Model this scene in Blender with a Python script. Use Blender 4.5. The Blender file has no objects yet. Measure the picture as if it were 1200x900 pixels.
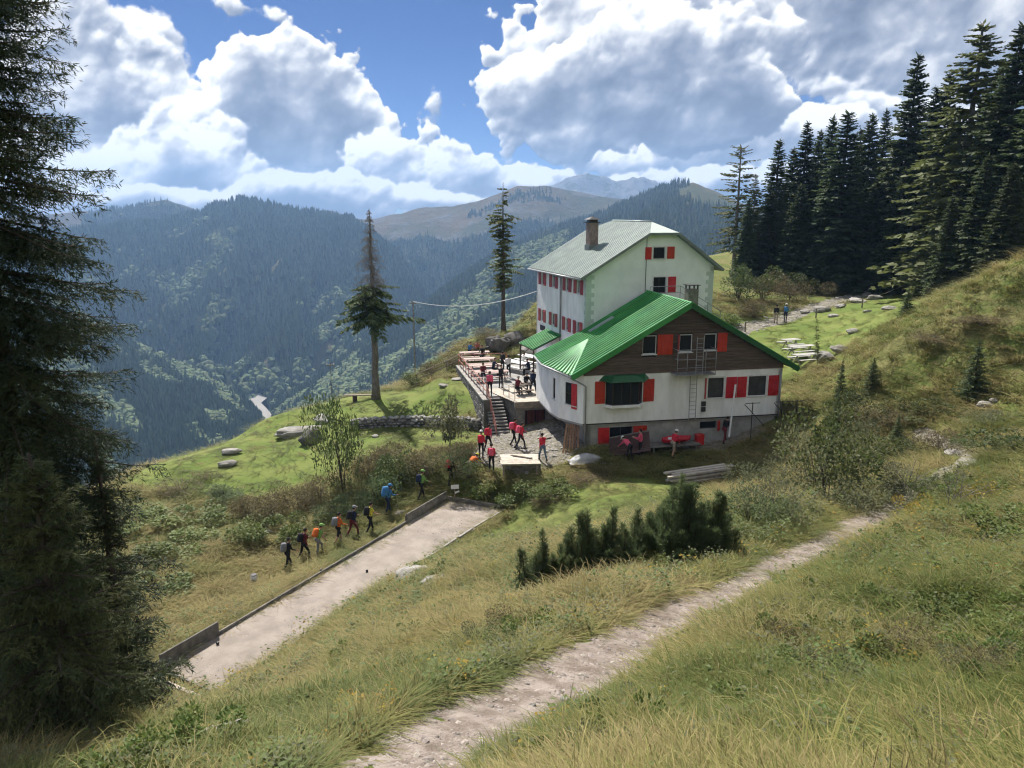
import bpy, math, random
import numpy as np
from mathutils import Vector, Matrix

random.seed(7); RNG = np.random.default_rng(7)
S = bpy.context.scene
COL = S.collection
R = math.radians

# ------------------------------------------------------------------ camera
CAM_H = 17.0
PITCH = math.atan(202 / 900.0)
cd = bpy.data.cameras.new('camera'); cam = bpy.data.objects.new('camera', cd); COL.objects.link(cam)
cd.sensor_width = 36; cd.lens = 27; cd.clip_start = 0.1; cd.clip_end = 30000
cam.location = (0, 0, CAM_H); cam.rotation_euler = (math.pi / 2 - PITCH, 0, 0)
S.camera = cam

# ------------------------------------------------------------------ light and sky
SUN_AZ, SUN_EL = -22.0, 51.0         # azimuth measured from +Y (view direction), negative = left
S.view_settings.view_transform = 'Standard'; S.view_settings.look = 'None'
S.view_settings.exposure = 1.18; S.view_settings.gamma = 1.0
S.render.engine = 'CYCLES'
S.cycles.use_denoising = True; S.cycles.denoising_prefilter = 'ACCURATE'
S.cycles.pixel_filter_type = 'BLACKMAN_HARRIS'; S.cycles.filter_width = 1.2
S.cycles.sample_clamp_indirect = 4.0
S.cycles.volume_bounces = 0
S.cycles.max_bounces = 5
S.cycles.diffuse_bounces = 2
S.cycles.glossy_bounces = 2
S.cycles.transmission_bounces = 2
S.cycles.transparent_max_bounces = 8
S.cycles.use_adaptive_sampling = True
S.cycles.adaptive_threshold = 0.016
S.cycles.use_light_tree = False
S.cycles.caustics_reflective = False; S.cycles.caustics_refractive = False
sd = bpy.data.lights.new('sun', 'SUN'); sun = bpy.data.objects.new('sun', sd); COL.objects.link(sun)
sd.energy = 3.8; sd.angle = R(0.6); sd.color = (1.0, 0.95, 0.87)
_a, _e = R(SUN_AZ), R(SUN_EL)
SUN_DIR = Vector((math.sin(_a) * math.cos(_e), math.cos(_a) * math.cos(_e), math.sin(_e)))
sun.rotation_euler = SUN_DIR.to_track_quat('Z', 'Y').to_euler()
sun.location = SUN_DIR * 200

CP, SP = math.cos(PITCH), math.sin(PITCH)
def ray(px, py):
    u = (px - 600) / 900.0; v = (450 - py) / 900.0
    return np.array([u, CP + v * SP, -SP + v * CP])
def at(px, py, Y):
    "point seen at that place of the photograph, Y metres ahead"
    r = ray(px, py); return np.array([0, 0, CAM_H]) + r * (Y / r[1])
def atz(px, py, z):
    r = ray(px, py); return np.array([0, 0, CAM_H]) + r * ((z - CAM_H) / r[2])
def azel(px, py):
    r = ray(px, py); return math.atan2(r[0], r[1]), math.atan2(r[2], math.hypot(r[0], r[1]))

class NT:
    "small helper to write node trees"
    def __init__(s, tree): s.t = tree; s.n = tree.nodes; s.l = tree.links
    def new(s, typ, **kw):
        n = s.n.new(typ)
        for k, v in kw.items(): setattr(n, k, v)
        return n
    def put(s, sock, v):
        if isinstance(v, bpy.types.NodeSocket): s.l.new(v, sock)
        elif v is not None: sock.default_value = v
    def math(s, op, a, b=None, c=None, clamp=False):
        n = s.new('ShaderNodeMath', operation=op, use_clamp=clamp)
        for i, v in enumerate((a, b, c)):
            if v is not None: s.put(n.inputs[i], v)
        return n.outputs[0]
    def vec(s, op, a, b=None, scale=None):
        n = s.new('ShaderNodeVectorMath', operation=op)
        s.put(n.inputs[0], a)
        if b is not None: s.put(n.inputs[1], b)
        if scale is not None: s.put(n.inputs['Scale'], scale)
        return n.outputs['Value'] if op in ('DOT_PRODUCT', 'LENGTH', 'DISTANCE') else n.outputs[0]
    def noise(s, vec, scale, detail=4, rough=0.55, dist=0.0, lac=2.0):
        n = s.new('ShaderNodeTexNoise'); s.put(n.inputs['Vector'], vec)
        n.inputs['Scale'].default_value = scale; n.inputs['Detail'].default_value = detail
        n.inputs['Roughness'].default_value = rough; n.inputs['Distortion'].default_value = dist
        n.inputs['Lacunarity'].default_value = lac
        return n.outputs[0], n.outputs[1]
    def voro(s, vec, scale, detail=0, rough=0.5, feature='F1', smooth=None, out='Distance'):
        n = s.new('ShaderNodeTexVoronoi', feature=feature); s.put(n.inputs['Vector'], vec)
        n.inputs['Scale'].default_value = scale; n.inputs['Detail'].default_value = detail
        n.inputs['Roughness'].default_value = rough
        if smooth is not None: n.inputs['Smoothness'].default_value = smooth
        return n.outputs[out]
    def mapr(s, v, a, b, c=0.0, d=1.0, smooth=True):
        n = s.new('ShaderNodeMapRange', interpolation_type='SMOOTHSTEP' if smooth else 'LINEAR')
        s.put(n.inputs[0], v)
        for i, q in enumerate((a, b, c, d)): s.put(n.inputs[i + 1], q)
        return n.outputs[0]
    def mix(s, f, a, b, blend='MIX'):
        n = s.new('ShaderNodeMix', data_type='RGBA', blend_type=blend)
        s.put(n.inputs[0], f)
        for k, v in ((6, a), (7, b)):
            if isinstance(v, tuple) and len(v) == 3: v = (*v, 1)
            s.put(n.inputs[k], v)
        return n.outputs[2]
    def ramp(s, f, stops):
        n = s.new('ShaderNodeValToRGB'); s.put(n.inputs[0], f)
        e = n.color_ramp.elements
        while len(e) < len(stops): e.new(0.5)
        for k, (p, c) in enumerate(stops): e[k].position = p; e[k].color = (*c, 1)
        return n.outputs[0]

# cumulus bodies, far ones first: (dark core 0..1, hardness, [centre and half-size as seen in the photograph])
BODIES = [
 (0.62, 0.7, [(1000, 20, 230, 62), (1120, 60, 170, 60), (1230, 50, 200, 90), (900, 30, 120, 50)]),
 (0.20, 0.6, [(985, 97, 60, 17), (1060, 125, 90, 28), (1120, 150, 130, 40)]),
 (0.15, 0.5, [(200, 50, 60, 22), (305, 9, 26, 5), (500, 96, 30, 13), (130, 70, 60, 30), (610, 195, 60, 22)]),
 (0.35, 0.8, [(120, 120, 85, 90), (60, 60, 60, 60), (20, 150, 90, 110), (185, 150, 60, 60)]),
 (0.95, 1.0, [(335, 150, 112, 98), (390, 170, 80, 75), (270, 175, 70, 75), (440, 190, 60, 55)]),
 (0.40, 0.9, [(500, 200, 85, 52), (560, 215, 50, 34), (440, 220, 60, 34), (620, 228, 60, 18)]),
 (0.50, 0.9, [(225, 195, 85, 62), (150, 215, 80, 45), (60, 215, 90, 50), (290, 220, 50, 35)]),
 (0.5, 0.9, [(370, 232, 90, 28), (260, 245, 120, 22), (500, 245, 120, 16), (120, 245, 120, 22), (440, 240, 60, 24)]),
 (0.45, 0.9, [(790, 190, 115, 32), (860, 175, 60, 34), (720, 190, 60, 24), (910, 165, 55, 26), (980, 150, 70, 26), (1050, 165, 90, 34)]),
 (0.30, 0.9, [(880, 215, 140, 22), (1020, 200, 140, 30), (720, 214, 60, 12), (790, 222, 100, 14)]),
 (0.55, 1.0, [(690, 40, 100, 62), (640, 95, 66, 44), (780, 30, 120, 60), (870, 60, 80, 55)]),
 (1.0, 1.0, [(720, 95, 90, 52), (790, 75, 120, 62), (860, 105, 100, 52), (640, 110, 80, 52), (740, 130, 150, 44), (690, 160, 80, 30), (920, 105, 45, 22)]),
]
# --- numpy noise
def _hash(ix, iy, iz, seed):
    h = (ix.astype(np.int64) * 374761393 + iy.astype(np.int64) * 668265263 + iz * 2147483647 + seed * 974634533) & 0xffffffff
    h = ((h ^ (h >> 13)) * 1274126177) & 0xffffffff
    return ((h ^ (h >> 16)) & 0xffff) / 65535.0
def vnoise(x, y, seed=0):
    x = np.asarray(x, float); y = np.asarray(y, float)
    ix = np.floor(x); iy = np.floor(y); fx = x - ix; fy = y - iy
    u = fx * fx * fx * (fx * (fx * 6 - 15) + 10); v = fy * fy * fy * (fy * (fy * 6 - 15) + 10)
    a = _hash(ix, iy, 0, seed); b = _hash(ix + 1, iy, 0, seed); c = _hash(ix, iy + 1, 0, seed); d = _hash(ix + 1, iy + 1, 0, seed)
    return (a * (1 - u) + b * u) * (1 - v) + (c * (1 - u) + d * u) * v * 1.0
def fbm(x, y, oct=5, seed=0, gain=0.5, lac=2.03):
    t = 0; a = 1; n = 0; x = np.asarray(x, float); y = np.asarray(y, float)
    for k in range(oct):
        t = t + a * vnoise(x, y, seed + k * 17); n += a; a *= gain
        x, y = (0.8 * x - 0.6 * y) * lac + 5.3, (0.6 * x + 0.8 * y) * lac - 2.7
    return t / n
def cells(x, y, seed=0):
    "distance to the nearest cell point"
    ix = np.floor(x); iy = np.floor(y); best = np.full(np.shape(x), 9.0)
    for dx in (-1, 0, 1):
        for dy in (-1, 0, 1):
            px = ix + dx + _hash(ix + dx, iy + dy, 1, seed); py = iy + dy + _hash(ix + dx, iy + dy, 2, seed)
            best = np.minimum(best, (px - x) ** 2 + (py - y) ** 2)
    return np.sqrt(best)
def sstep(a, b, x):
    t = np.clip((x - a) / (b - a), 0, 1); return t * t * (3 - 2 * t)

def link_mesh(name, verts, faces, mat=None, parent=None, smooth=False):
    me = bpy.data.meshes.new(name)
    verts = np.asarray(verts, np.float32).reshape(-1, 3); faces = np.asarray(faces, np.int32)
    me.vertices.add(len(verts)); me.vertices.foreach_set('co', verts.ravel())
    k = faces.shape[1]
    me.loops.add(faces.size); me.loops.foreach_set('vertex_index', faces.ravel())
    me.polygons.add(len(faces)); me.polygons.foreach_set('loop_start', np.arange(0, faces.size, k, dtype=np.int32))
    me.update(calc_edges=True)
    if smooth: me.polygons.foreach_set('use_smooth', np.ones(len(faces), bool))
    if mat: me.materials.append(mat)
    o = bpy.data.objects.new(name, me); COL.objects.link(o)
    if parent: o.parent = parent
    return o
def grid_faces(nx, ny):
    i = np.arange((ny - 1) * (nx - 1)); r = i // (nx - 1); c = i % (nx - 1); a = r * nx + c
    return np.stack([a, a + 1, a + nx + 1, a + nx], 1)

def build_world():
    w = bpy.data.worlds.new('World'); S.world = w; w.use_nodes = True
    T = NT(w.node_tree); T.n.clear()
    sky = T.new('ShaderNodeTexSky', sky_type='NISHITA'); sky.sun_disc = False
    sky.sun_elevation = R(SUN_EL); sky.sun_rotation = R(SUN_AZ); sky.altitude = 1600; sky.air_density = 0.75; sky.dust_density = 0.05; sky.ozone_density = 3.5
    bg = T.new('ShaderNodeBackground'); T.put(bg.inputs[0], T.mix(1.0, sky.outputs[0], (0.40, 0.50, 0.68), 'MULTIPLY')); bg.inputs[1].default_value = 0.05
    out = T.new('ShaderNodeOutputWorld'); T.l.new(bg.outputs[0], out.inputs[0])
    w.cycles.sampling_method = 'MANUAL'; w.cycles.sample_map_resolution = 512
build_world()

def gauss(a, n):
    for ax in (0, 1):
        for _ in range(2):
            c = np.cumsum(np.pad(a, [(n + 1, n) if k == ax else (0, 0) for k in (0, 1)], mode='edge'), axis=ax)
            a = (np.take(c, range(2 * n + 1, c.shape[ax]), ax) - np.take(c, range(0, c.shape[ax] - 2 * n - 1), ax)) / (2 * n + 1)
    return a
def billow(X, Y, seed):
    bx = X + (fbm(X / 34, Y / 34, 3, seed + 8) - 0.5) * 16; by = Y + (fbm(X / 34 + 9, Y / 34, 3, seed + 9) - 0.5) * 16
    b = 0.0; am = 1.0
    for k, sc in enumerate((64, 33, 17, 8.5)):
        b = b + am * (0.45 - cells(bx / sc, by / sc, seed + 50 + k)); am *= 0.56
    return b
def body_density(X, Y, banks, seed, hard):
    px = X + (fbm(X / 130, Y / 130, 4, seed + 3) - 0.5) * 70; py = Y + (fbm(X / 130 + 40, Y / 130, 4, seed + 4) - 0.5) * 50
    m = np.full(np.shape(X), -3.0)
    for (cx, cy, rx, ry) in banks:
        a, e = azel(cx, cy)
        v = 1 - np.sqrt(((px - a * 900) / rx) ** 2 + ((py - e * 900) / ry) ** 2)
        v = v * math.sqrt(rx * ry) / 60.0
        m = np.maximum(m, v)
    m = np.clip(m, -1.6, 1.3)
    f = fbm(X / 80, Y / 80, 6, seed + 12, 0.55) - 0.5
    return m * hard + 0.56 * billow(X, Y, seed) * hard + (1.0 + (1 - hard)) * f
def general_density(az, el):
    "the rest of the sky: broken cumulus out of view, coverage raised to fill the shade"
    X = az * 900; Y = el * 900
    gen = (fbm(X / 420, Y / 260, 3, 31) - 0.45) * 5
    gap = ((az - R(SUN_AZ)) / 0.55) ** 2 + ((el - R(SUN_EL)) / 0.36) ** 2     # the sun stands in a gap
    return gen - 6 * np.exp(-gap * 0.8) + (fbm(X / 70, Y / 70, 5, 12) - 0.5) * 1.3

def build_clouds():
    az = np.arange(-0.86, 0.8601, 0.0018); el = np.arange(-0.05, 0.4601, 0.0018)
    A, E = np.meshgrid(az, el); X = A * 900; Y = E * 900
    CC = np.zeros_like(A); AL = np.zeros_like(A); RAD = np.full_like(A, 9000.0)
    for bi, (dark, hard, banks) in enumerate(BODIES):
        d = body_density(X, Y, banks, 100 * bi, hard)
        al = sstep(0.0, 0.10 + 0.40 * (1 - hard), d)
        t = np.clip(d, 0, 1.0)
        occ = np.zeros_like(d); k = 0
        for q in (3, 6, 10, 16, 24, 34):                     # march towards the sun, up and a little to the left
            occ += np.roll(np.roll(t, -int(round(0.9 * q)), 0), int(round(0.42 * q)), 1); k += 1
        occ /= k
        hb = np.sqrt(np.clip(gauss(d, 2), 0, 2) + 0.03); hs = np.sqrt(np.clip(d, 0, 2) + 0.03)
        rel = lambda h: np.gradient(h, axis=1) * 0.42 - np.gradient(h, axis=0) * 0.9
        hm = gauss(d, 6)
        bil = billow(X * 0.8 + 300, Y * 0.8, 100 * bi + 7)
        hb2 = gauss(bil, 1)
        relief = 0.10 * sstep(0.35, 0.02, d) + np.clip(rel(hb) * 5.0, -0.26, 0.32) + np.clip(rel(hs) * 2.4, -0.14, 0.16) + np.clip(rel(hm) * 5.0, -0.30, 0.30) + np.clip(rel(hb2) * 3.0, -0.22, 0.22)
        core = sstep(0.15, 0.95, gauss(t, 5)) * 0.55 + 0.45 * sstep(0.1, 0.8, occ)
        patch = fbm(X / 110, Y / 80, 4, 100 * bi + 70) - 0.5
        b = 0.69 - dark * (0.40 + 0.9 * patch) * core + 0.60 * patch * t + 0.52 * bil * np.clip(t * 2.5, 0, 1) + relief * (1.0 - 0.50 * core * dark)
        b = np.clip(b, 0.10, 1.1)
        CC = CC * (1 - al) + b * al; AL = AL + al * (1 - AL)
        RAD = np.where(al > 0.02, 9000.0 - 60.0 * bi - 500.0 * np.clip(d, 0, 1), RAD)
    b = CC / np.maximum(AL, 1e-3); al = AL
    V = np.stack([np.sin(A) * np.cos(E), np.cos(A) * np.cos(E), np.sin(E)], -1) * gauss(RAD, 3)[..., None]
    F = grid_faces(len(az), len(el))
    keep = (al.ravel()[F].max(1) > 0.002)
    # rest of the sky, coarser
    az2 = np.concatenate([np.linspace(0.86, 2 * math.pi - 0.86, 150)]); el2 = np.linspace(-0.05, 0.46, 24)
    A2, E2 = np.meshgrid(az2, el2); az3 = np.linspace(-math.pi, math.pi, 200); el3 = np.linspace(0.46, math.pi / 2, 50)
    A3, E3 = np.meshgrid(az3, el3)
    VV = [V.reshape(-1, 3)]; FF = [F[keep]]; BB = [b.ravel()]; AA = [al.ravel()]; n = V.size // 3
    for (a, e) in ((A2, E2), (A3, E3)):
        aw = np.mod(a + math.pi, 2 * math.pi) - math.pi
        dd = general_density(aw, e)
        v = np.stack([np.sin(a) * np.cos(e), np.cos(a) * np.cos(e), np.sin(e)], -1) * 9000.0
        VV.append(v.reshape(-1, 3)); al2 = sstep(0.0, 0.30, dd); gf = grid_faces(a.shape[1], a.shape[0]); FF.append(gf[al2.ravel()[gf].max(1) > 0.002] + n); n += a.size
        BB.append((1.0 - 0.22 * sstep(0.2, 1.2, dd)).ravel()); AA.append(al2.ravel())  # clouds out of view set brighter than those in view, as fill light
    VV = np.concatenate(VV); FF = np.concatenate(FF); BB = np.concatenate(BB); AA = np.concatenate(AA)
    used = np.zeros(len(VV), bool); used[FF.ravel()] = True
    idx = np.cumsum(used) - 1
    VV = VV[used]; BB = BB[used]; AA = AA[used]; FF = idx[FF]
    VV[:, 2] += CAM_H
    m = bpy.data.materials.new('cloud'); m.use_nodes = True; T = NT(m.node_tree); T.n.clear()
    at1 = T.new('ShaderNodeAttribute', attribute_name='bright'); at2 = T.new('ShaderNodeAttribute', attribute_name='cover')
    tc = T.new('ShaderNodeNewGeometry')
    nz = T.noise(tc.outputs['Position'], 0.022, 4, 0.6)[0]
    al = T.mapr(T.math('ADD', at2.outputs['Fac'], T.math('MULTIPLY', T.math('SUBTRACT', nz, 0.5), 0.45)), 0.10, 0.80)
    br = T.math('ADD', at1.outputs['Fac'], T.math('MULTIPLY', T.math('SUBTRACT', nz, 0.5), 0.16))
    col = T.ramp(br, [(0.0, (0.13, 0.16, 0.23)), (0.35, (0.24, 0.28, 0.36)), (0.60, (0.40, 0.43, 0.50)), (0.85, (0.74, 0.75, 0.77)), (1.0, (1.0, 1.0, 1.0))])
    em = T.new('ShaderNodeEmission'); T.put(em.inputs[0], col); em.inputs[1].default_value = CLOUD_E
    tr = T.new('ShaderNodeBsdfTransparent'); mx = T.new('ShaderNodeMixShader'); T.put(mx.inputs[0], al)
    T.l.new(tr.outputs[0], mx.inputs[1]); T.l.new(em.outputs[0], mx.inputs[2])
    out = T.new('ShaderNodeOutputMaterial'); T.l.new(mx.outputs[0], out.inputs[0])
    m.cycles.emission_sampling = 'NONE'
    o = link_mesh('sky', VV, FF, m, smooth=True)
    for nm, v in (('bright', BB), ('cover', AA)):
        at_ = o.data.attributes.new(nm, 'FLOAT', 'POINT'); at_.data.foreach_set('value', v.astype(np.float32))
    o['kind'] = 'structure'; o['label'] = 'blue sky with towering white and grey cumulus clouds'
    return o
CLOUD_E = 0.56
build_clouds()
# ------------------------------------------------------------------ helpers
def tag(o, label=None, cat=None, group=None, kind=None):
    if label: o['label'] = label
    if cat: o['category'] = cat
    if group: o['group'] = group
    if kind: o['kind'] = kind
    return o
def empty(name, loc=(0, 0, 0), rz=0.0, label=None, cat=None, group=None):
    o = bpy.data.objects.new(name, None); COL.objects.link(o); o.empty_display_size = 0.2
    o.location = loc; o.rotation_euler = (0, 0, rz)
    return tag(o, label, cat, group)
def clone(o, parent=None, data=None):
    c = o.copy(); COL.objects.link(c); c.parent = parent
    return c
def clone_tree(o, loc=None, rz=None, label=None, scale=None, parent=None):
    c = clone(o, parent)
    if loc is not None: c.location = loc
    if rz is not None: c.rotation_euler = (0, 0, rz)
    if scale is not None: c.scale = scale if hasattr(scale, '__len__') else (scale,) * 3
    if label: c['label'] = label
    for ch in list(o.children): clone_tree(ch, parent=c)
    return c

class MB:
    "collects shapes; build() makes ONE mesh object"
    def __init__(s): s.v = []; s.f = []; s.mi = []
    def add(s, verts, faces, m=0):
        b = len(s.v); s.v += [tuple(p) for p in verts]
        for f in faces: s.f.append([i + b for i in f]); s.mi.append(m)
        return s
    def box(s, x0, x1, y0, y1, z0, z1, m=0, M=None):
        v = [(x, y, z) for z in (z0, z1) for y in (y0, y1) for x in (x0, x1)]
        if M is not None: v = [tuple(M @ Vector(p)) for p in v]
        return s.add(v, [(0, 2, 3, 1), (4, 5, 7, 6), (0, 1, 5, 4), (2, 6, 7, 3), (0, 4, 6, 2), (1, 3, 7, 5)], m)
    def bar(s, a, b, w, h=None, up=(0, 0, 1), m=0):
        "square bar from a to b"
        h = h or w; a = Vector(a); b = Vector(b); d = (b - a).normalized(); u = Vector(up)
        if abs(d.dot(u)) > 0.97: u = Vector((1, 0, 0))
        r = d.cross(u).normalized(); u = r.cross(d)
        v = [p + r * sx * w / 2 + u * sz * h / 2 for p in (a, b) for sx, sz in ((-1, -1), (1, -1), (1, 1), (-1, 1))]
        return s.add(v, [(0, 1, 2, 3), (7, 6, 5, 4), (0, 4, 5, 1), (1, 5, 6, 2), (2, 6, 7, 3), (3, 7, 4, 0)], m)
    def tube(s, pts, rad, n=8, m=0, cap=True):
        pts = [Vector(p) for p in pts]; rr = rad if hasattr(rad, '__len__') else [rad] * len(pts)
        rings = []; prev = None
        for i, p in enumerate(pts):
            d = (pts[min(i + 1, len(pts) - 1)] - pts[max(i - 1, 0)]).normalized()
            u = prev if prev is not None else (Vector((0, 0, 1)) if abs(d.z) < 0.9 else Vector((1, 0, 0)))
            r = d.cross(u).normalized(); u = r.cross(d).normalized(); prev = u
            rings.append([p + (r * math.cos(2 * math.pi * k / n) + u * math.sin(2 * math.pi * k / n)) * rr[i] for k in range(n)])
        v = [q for ring in rings for q in ring]; f = []
        for i in range(len(pts) - 1):
            for k in range(n): f.append((i * n + k, i * n + (k + 1) % n, (i + 1) * n + (k + 1) % n, (i + 1) * n + k))
        if cap: f.append(tuple(range(n - 1, -1, -1))); f.append(tuple((len(pts) - 1) * n + k for k in range(n)))
        return s.add(v, f, m)
    def prism(s, poly, z0, z1, m=0):
        n = len(poly)
        v = [(x, y, z0) for x, y in poly] + [(x, y, z1) for x, y in poly]
        f = [tuple(range(n - 1, -1, -1)), tuple(range(n, 2 * n))] + [(i, (i + 1) % n, n + (i + 1) % n, n + i) for i in range(n)]
        return s.add(v, f, m)
    def slab(s, quad, t, m=0):
        "quad (4+ points, counter-clockwise from outside) thickened inwards by t"
        q = [Vector(p) for p in quad]; nrm = (q[1] - q[0]).cross(q[2] - q[0]).normalized(); n = len(q)
        v = q + [p - nrm * t for p in q]
        f = [tuple(range(n)), tuple(range(2 * n - 1, n - 1, -1))] + [(i, n + i, n + (i + 1) % n, (i + 1) % n) for i in range(n)]
        return s.add(v, f, m)
    def build(s, name, mat, parent=None, smooth=False, bevel=0.0):
        me = bpy.data.meshes.new(name); me.from_pydata([tuple(p) for p in s.v], [], s.f)
        mats = mat if isinstance(mat, (list, tuple)) else [mat]
        for m in mats: me.materials.append(MAT[m] if isinstance(m, str) else m)
        if len(mats) > 1: me.polygons.foreach_set('material_index', s.mi)
        if smooth: me.polygons.foreach_set('use_smooth', [True] * len(me.polygons))
        o = bpy.data.objects.new(name, me); COL.objects.link(o)
        if parent is not None: o.parent = parent
        if bevel:
            b = o.modifiers.new('bevel', 'BEVEL'); b.width = bevel; b.segments = 1; b.limit_method = 'ANGLE'
        return o
def box_part(name, mat, parent, *a, **k):
    bv = k.pop('bevel', 0.0)
    return MB().box(*a, **k).build(name, mat, parent, bevel=bv)

# ------------------------------------------------------------------ materials
MAT = {}
def material(name, col, col2=None, rough=0.8, scale=3.0, bump=0.0, bscale=None, spec=0.3, metal=0.0, rand=0.0, trans=0.0, detail=5, streak=None, coord='Object'):
    m = bpy.data.materials.new(name); m.use_nodes = True; T = NT(m.node_tree)
    b = T.n['Principled BSDF']; b.inputs['Roughness'].default_value = rough; b.inputs['Specular IOR Level'].default_value = spec; b.inputs['Metallic'].default_value = metal
    tc = T.new('ShaderNodeTexCoord'); v = tc.outputs[coord]
    if streak: v = T.vec('MULTIPLY', v, streak)
    c = None
    if col2 is None: col2 = tuple(x * 0.82 for x in col)
    nz = T.noise(v, scale, detail, 0.6)[0]
    c = T.mix(T.mapr(nz, 0.32, 0.68), col, col2)
    if rand:
        oi = T.new('ShaderNodeObjectInfo')
        hs = T.new('ShaderNodeHueSaturation'); T.put(hs.inputs['Color'], c)
        T.put(hs.inputs['Value'], T.mapr(oi.outputs['Random'], 0, 1, 1 - rand, 1 + rand, smooth=False))
        rn2 = T.math('FRACT', T.math('MULTIPLY', oi.outputs['Random'], 7.31))
        T.put(hs.inputs['Hue'], T.mapr(rn2, 0, 1, 0.5 - rand * 0.06, 0.5 + rand * 0.06, smooth=False))
        c = hs.outputs[0]
    T.put(b.inputs['Base Color'], c)
    if bump:
        bn = T.new('ShaderNodeBump'); bn.inputs['Strength'].default_value = bump; bn.inputs['Distance'].default_value = 0.05
        T.put(bn.inputs['Height'], T.noise(v, bscale or scale * 4, 5, 0.6)[0]); T.l.new(bn.outputs[0], b.inputs['Normal'])
    if trans:
        tl = T.new('ShaderNodeBsdfTranslucent'); T.put(tl.inputs[0], c); mx = T.new('ShaderNodeMixShader'); mx.inputs[0].default_value = trans
        out = T.n['Material Output']; T.l.new(b.outputs[0], mx.inputs[1]); T.l.new(tl.outputs[0], mx.inputs[2]); T.l.new(mx.outputs[0], out.inputs[0])
    MAT[name] = m
    return m
M_ = material
M_('white_plaster', (0.86, 0.86, 0.85), (0.70, 0.70, 0.68), 0.9, 0.9, 0.25, 40, streak=(1.6, 1.6, 0.45), detail=8)
M_('green_plaster', (0.795, 0.815, 0.785), (0.70, 0.725, 0.695), 0.9, 0.8, 0.2, 40)
M_('quoin_plaster', (0.52, 0.58, 0.53), (0.46, 0.52, 0.47), 0.9, 2.0, 0.3, 40)
M_('concrete', (0.36, 0.35, 0.33), (0.25, 0.245, 0.23), 0.95, 1.6, 0.4, 25)
M_('dark_wood', (0.125, 0.092, 0.067), (0.066, 0.049, 0.036), 0.75, 5.0, 0.5, 30, rand=0.25, streak=(0.25, 4, 4))
M_('old_wood', (0.30, 0.25, 0.195), (0.17, 0.14, 0.11), 0.9, 4.0, 0.5, 30, rand=0.22, streak=(0.3, 4, 4))
M_('grey_wood', (0.24, 0.225, 0.20), (0.13, 0.122, 0.11), 0.9, 3.0, 0.6, 25, rand=0.15)
M_('pale_wood', (0.52, 0.47, 0.40), (0.38, 0.33, 0.27), 0.85, 3.0, 0.3, 30, rand=0.12)
M_('red_wood', (0.40, 0.17, 0.13), (0.28, 0.11, 0.085), 0.7, 4.0, 0.3, 30)
M_('red_paint', (0.52, 0.020, 0.016), (0.40, 0.014, 0.012), 0.45, 4.0, 0.25, 18, 0.5, rand=0.12)
M_('faded_red', (0.40, 0.062, 0.056), (0.30, 0.045, 0.042), 0.6, 4.0, 0.25, 18, 0.4, rand=0.15)
M_('green_roof', (0.060, 0.330, 0.085), (0.030, 0.225, 0.050), 0.42, 0.8, 0.08, 6, 0.5, rand=0.16, detail=8)
M_('green_trim', (0.015, 0.10, 0.032), (0.011, 0.075, 0.025), 0.4, 1.5, 0.0, None, 0.5)
M_('grey_roof', (0.245, 0.310, 0.280), (0.190, 0.240, 0.220), 0.42, 1.2, 0.2, 12, 0.5, rand=0.08)
M_('grey_trim', (0.19, 0.215, 0.20), (0.15, 0.17, 0.16), 0.5, 1.2)
M_('brick', (0.27, 0.205, 0.175), (0.17, 0.13, 0.11), 0.9, 6.0, 0.5, 20, rand=0.2)
M_('chimney_stone', (0.19, 0.165, 0.135), (0.11, 0.095, 0.08), 0.9, 5.0, 0.6, 16, rand=0.2)
M_('dark_metal', (0.045, 0.042, 0.04), None, 0.5, 4.0)
M_('grey_metal', (0.34, 0.35, 0.355), (0.27, 0.275, 0.28), 0.45, 5.0, metal=0.5)
M_('white_metal', (0.72, 0.72, 0.71), (0.62, 0.62, 0.61), 0.5, 4.0)
M_('white_frame', (0.70, 0.70, 0.68), None, 0.6, 4.0)
M_('dark_frame', (0.035, 0.03, 0.028), None, 0.6, 4.0)
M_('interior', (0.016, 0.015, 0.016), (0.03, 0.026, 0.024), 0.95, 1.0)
M_('curtain', (0.33, 0.31, 0.29), (0.12, 0.11, 0.10), 0.95, 2.0)
M_('bark', (0.105, 0.082, 0.064), (0.052, 0.041, 0.033), 0.95, 4.0, 0.8, 14, streak=(3, 3, 0.6))
M_('grey_bark', (0.225, 0.20, 0.175), (0.12, 0.105, 0.09), 0.95, 4.0, 0.8, 14, streak=(3, 3, 0.6))
M_('dead_twig', (0.25, 0.225, 0.20), (0.16, 0.14, 0.12), 0.95, 2.0)
M_('rock', (0.33, 0.315, 0.29), (0.17, 0.16, 0.145), 0.95, 1.6, 0.9, 6, rand=0.12)
M_('dark_rock', (0.155, 0.145, 0.13), (0.07, 0.066, 0.06), 0.95, 1.2, 1.0, 5, rand=0.1)
M_('pale_stone', (0.36, 0.34, 0.31), (0.22, 0.205, 0.185), 0.95, 3.0, 0.6, 12, rand=0.15)
M_('court_sand', (0.33, 0.285, 0.245), (0.245, 0.21, 0.18), 0.97, 1.1, 0.6, 30, detail=9)
M_('gravel_path', (0.36, 0.305, 0.265), (0.18, 0.142, 0.112), 0.97, 2.6, 1.0, 26, detail=9)
M_('gravel', (0.40, 0.35, 0.31), (0.24, 0.205, 0.18), 0.95, 8.0, 0.4, 30, rand=0.35)
M_('tarp', (0.40, 0.40, 0.40), (0.27, 0.27, 0.28), 0.55, 1.5, 0.3, 5)
M_('tarp_brown', (0.075, 0.038, 0.034), (0.05, 0.027, 0.025), 0.5, 1.5, 0.3, 5)
M_('red_plastic', (0.55, 0.022, 0.04), (0.45, 0.018, 0.032), 0.4, 2.0, spec=0.5)
M_('black_ball', (0.012, 0.012, 0.014), None, 0.3, 4.0, spec=0.5)
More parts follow.
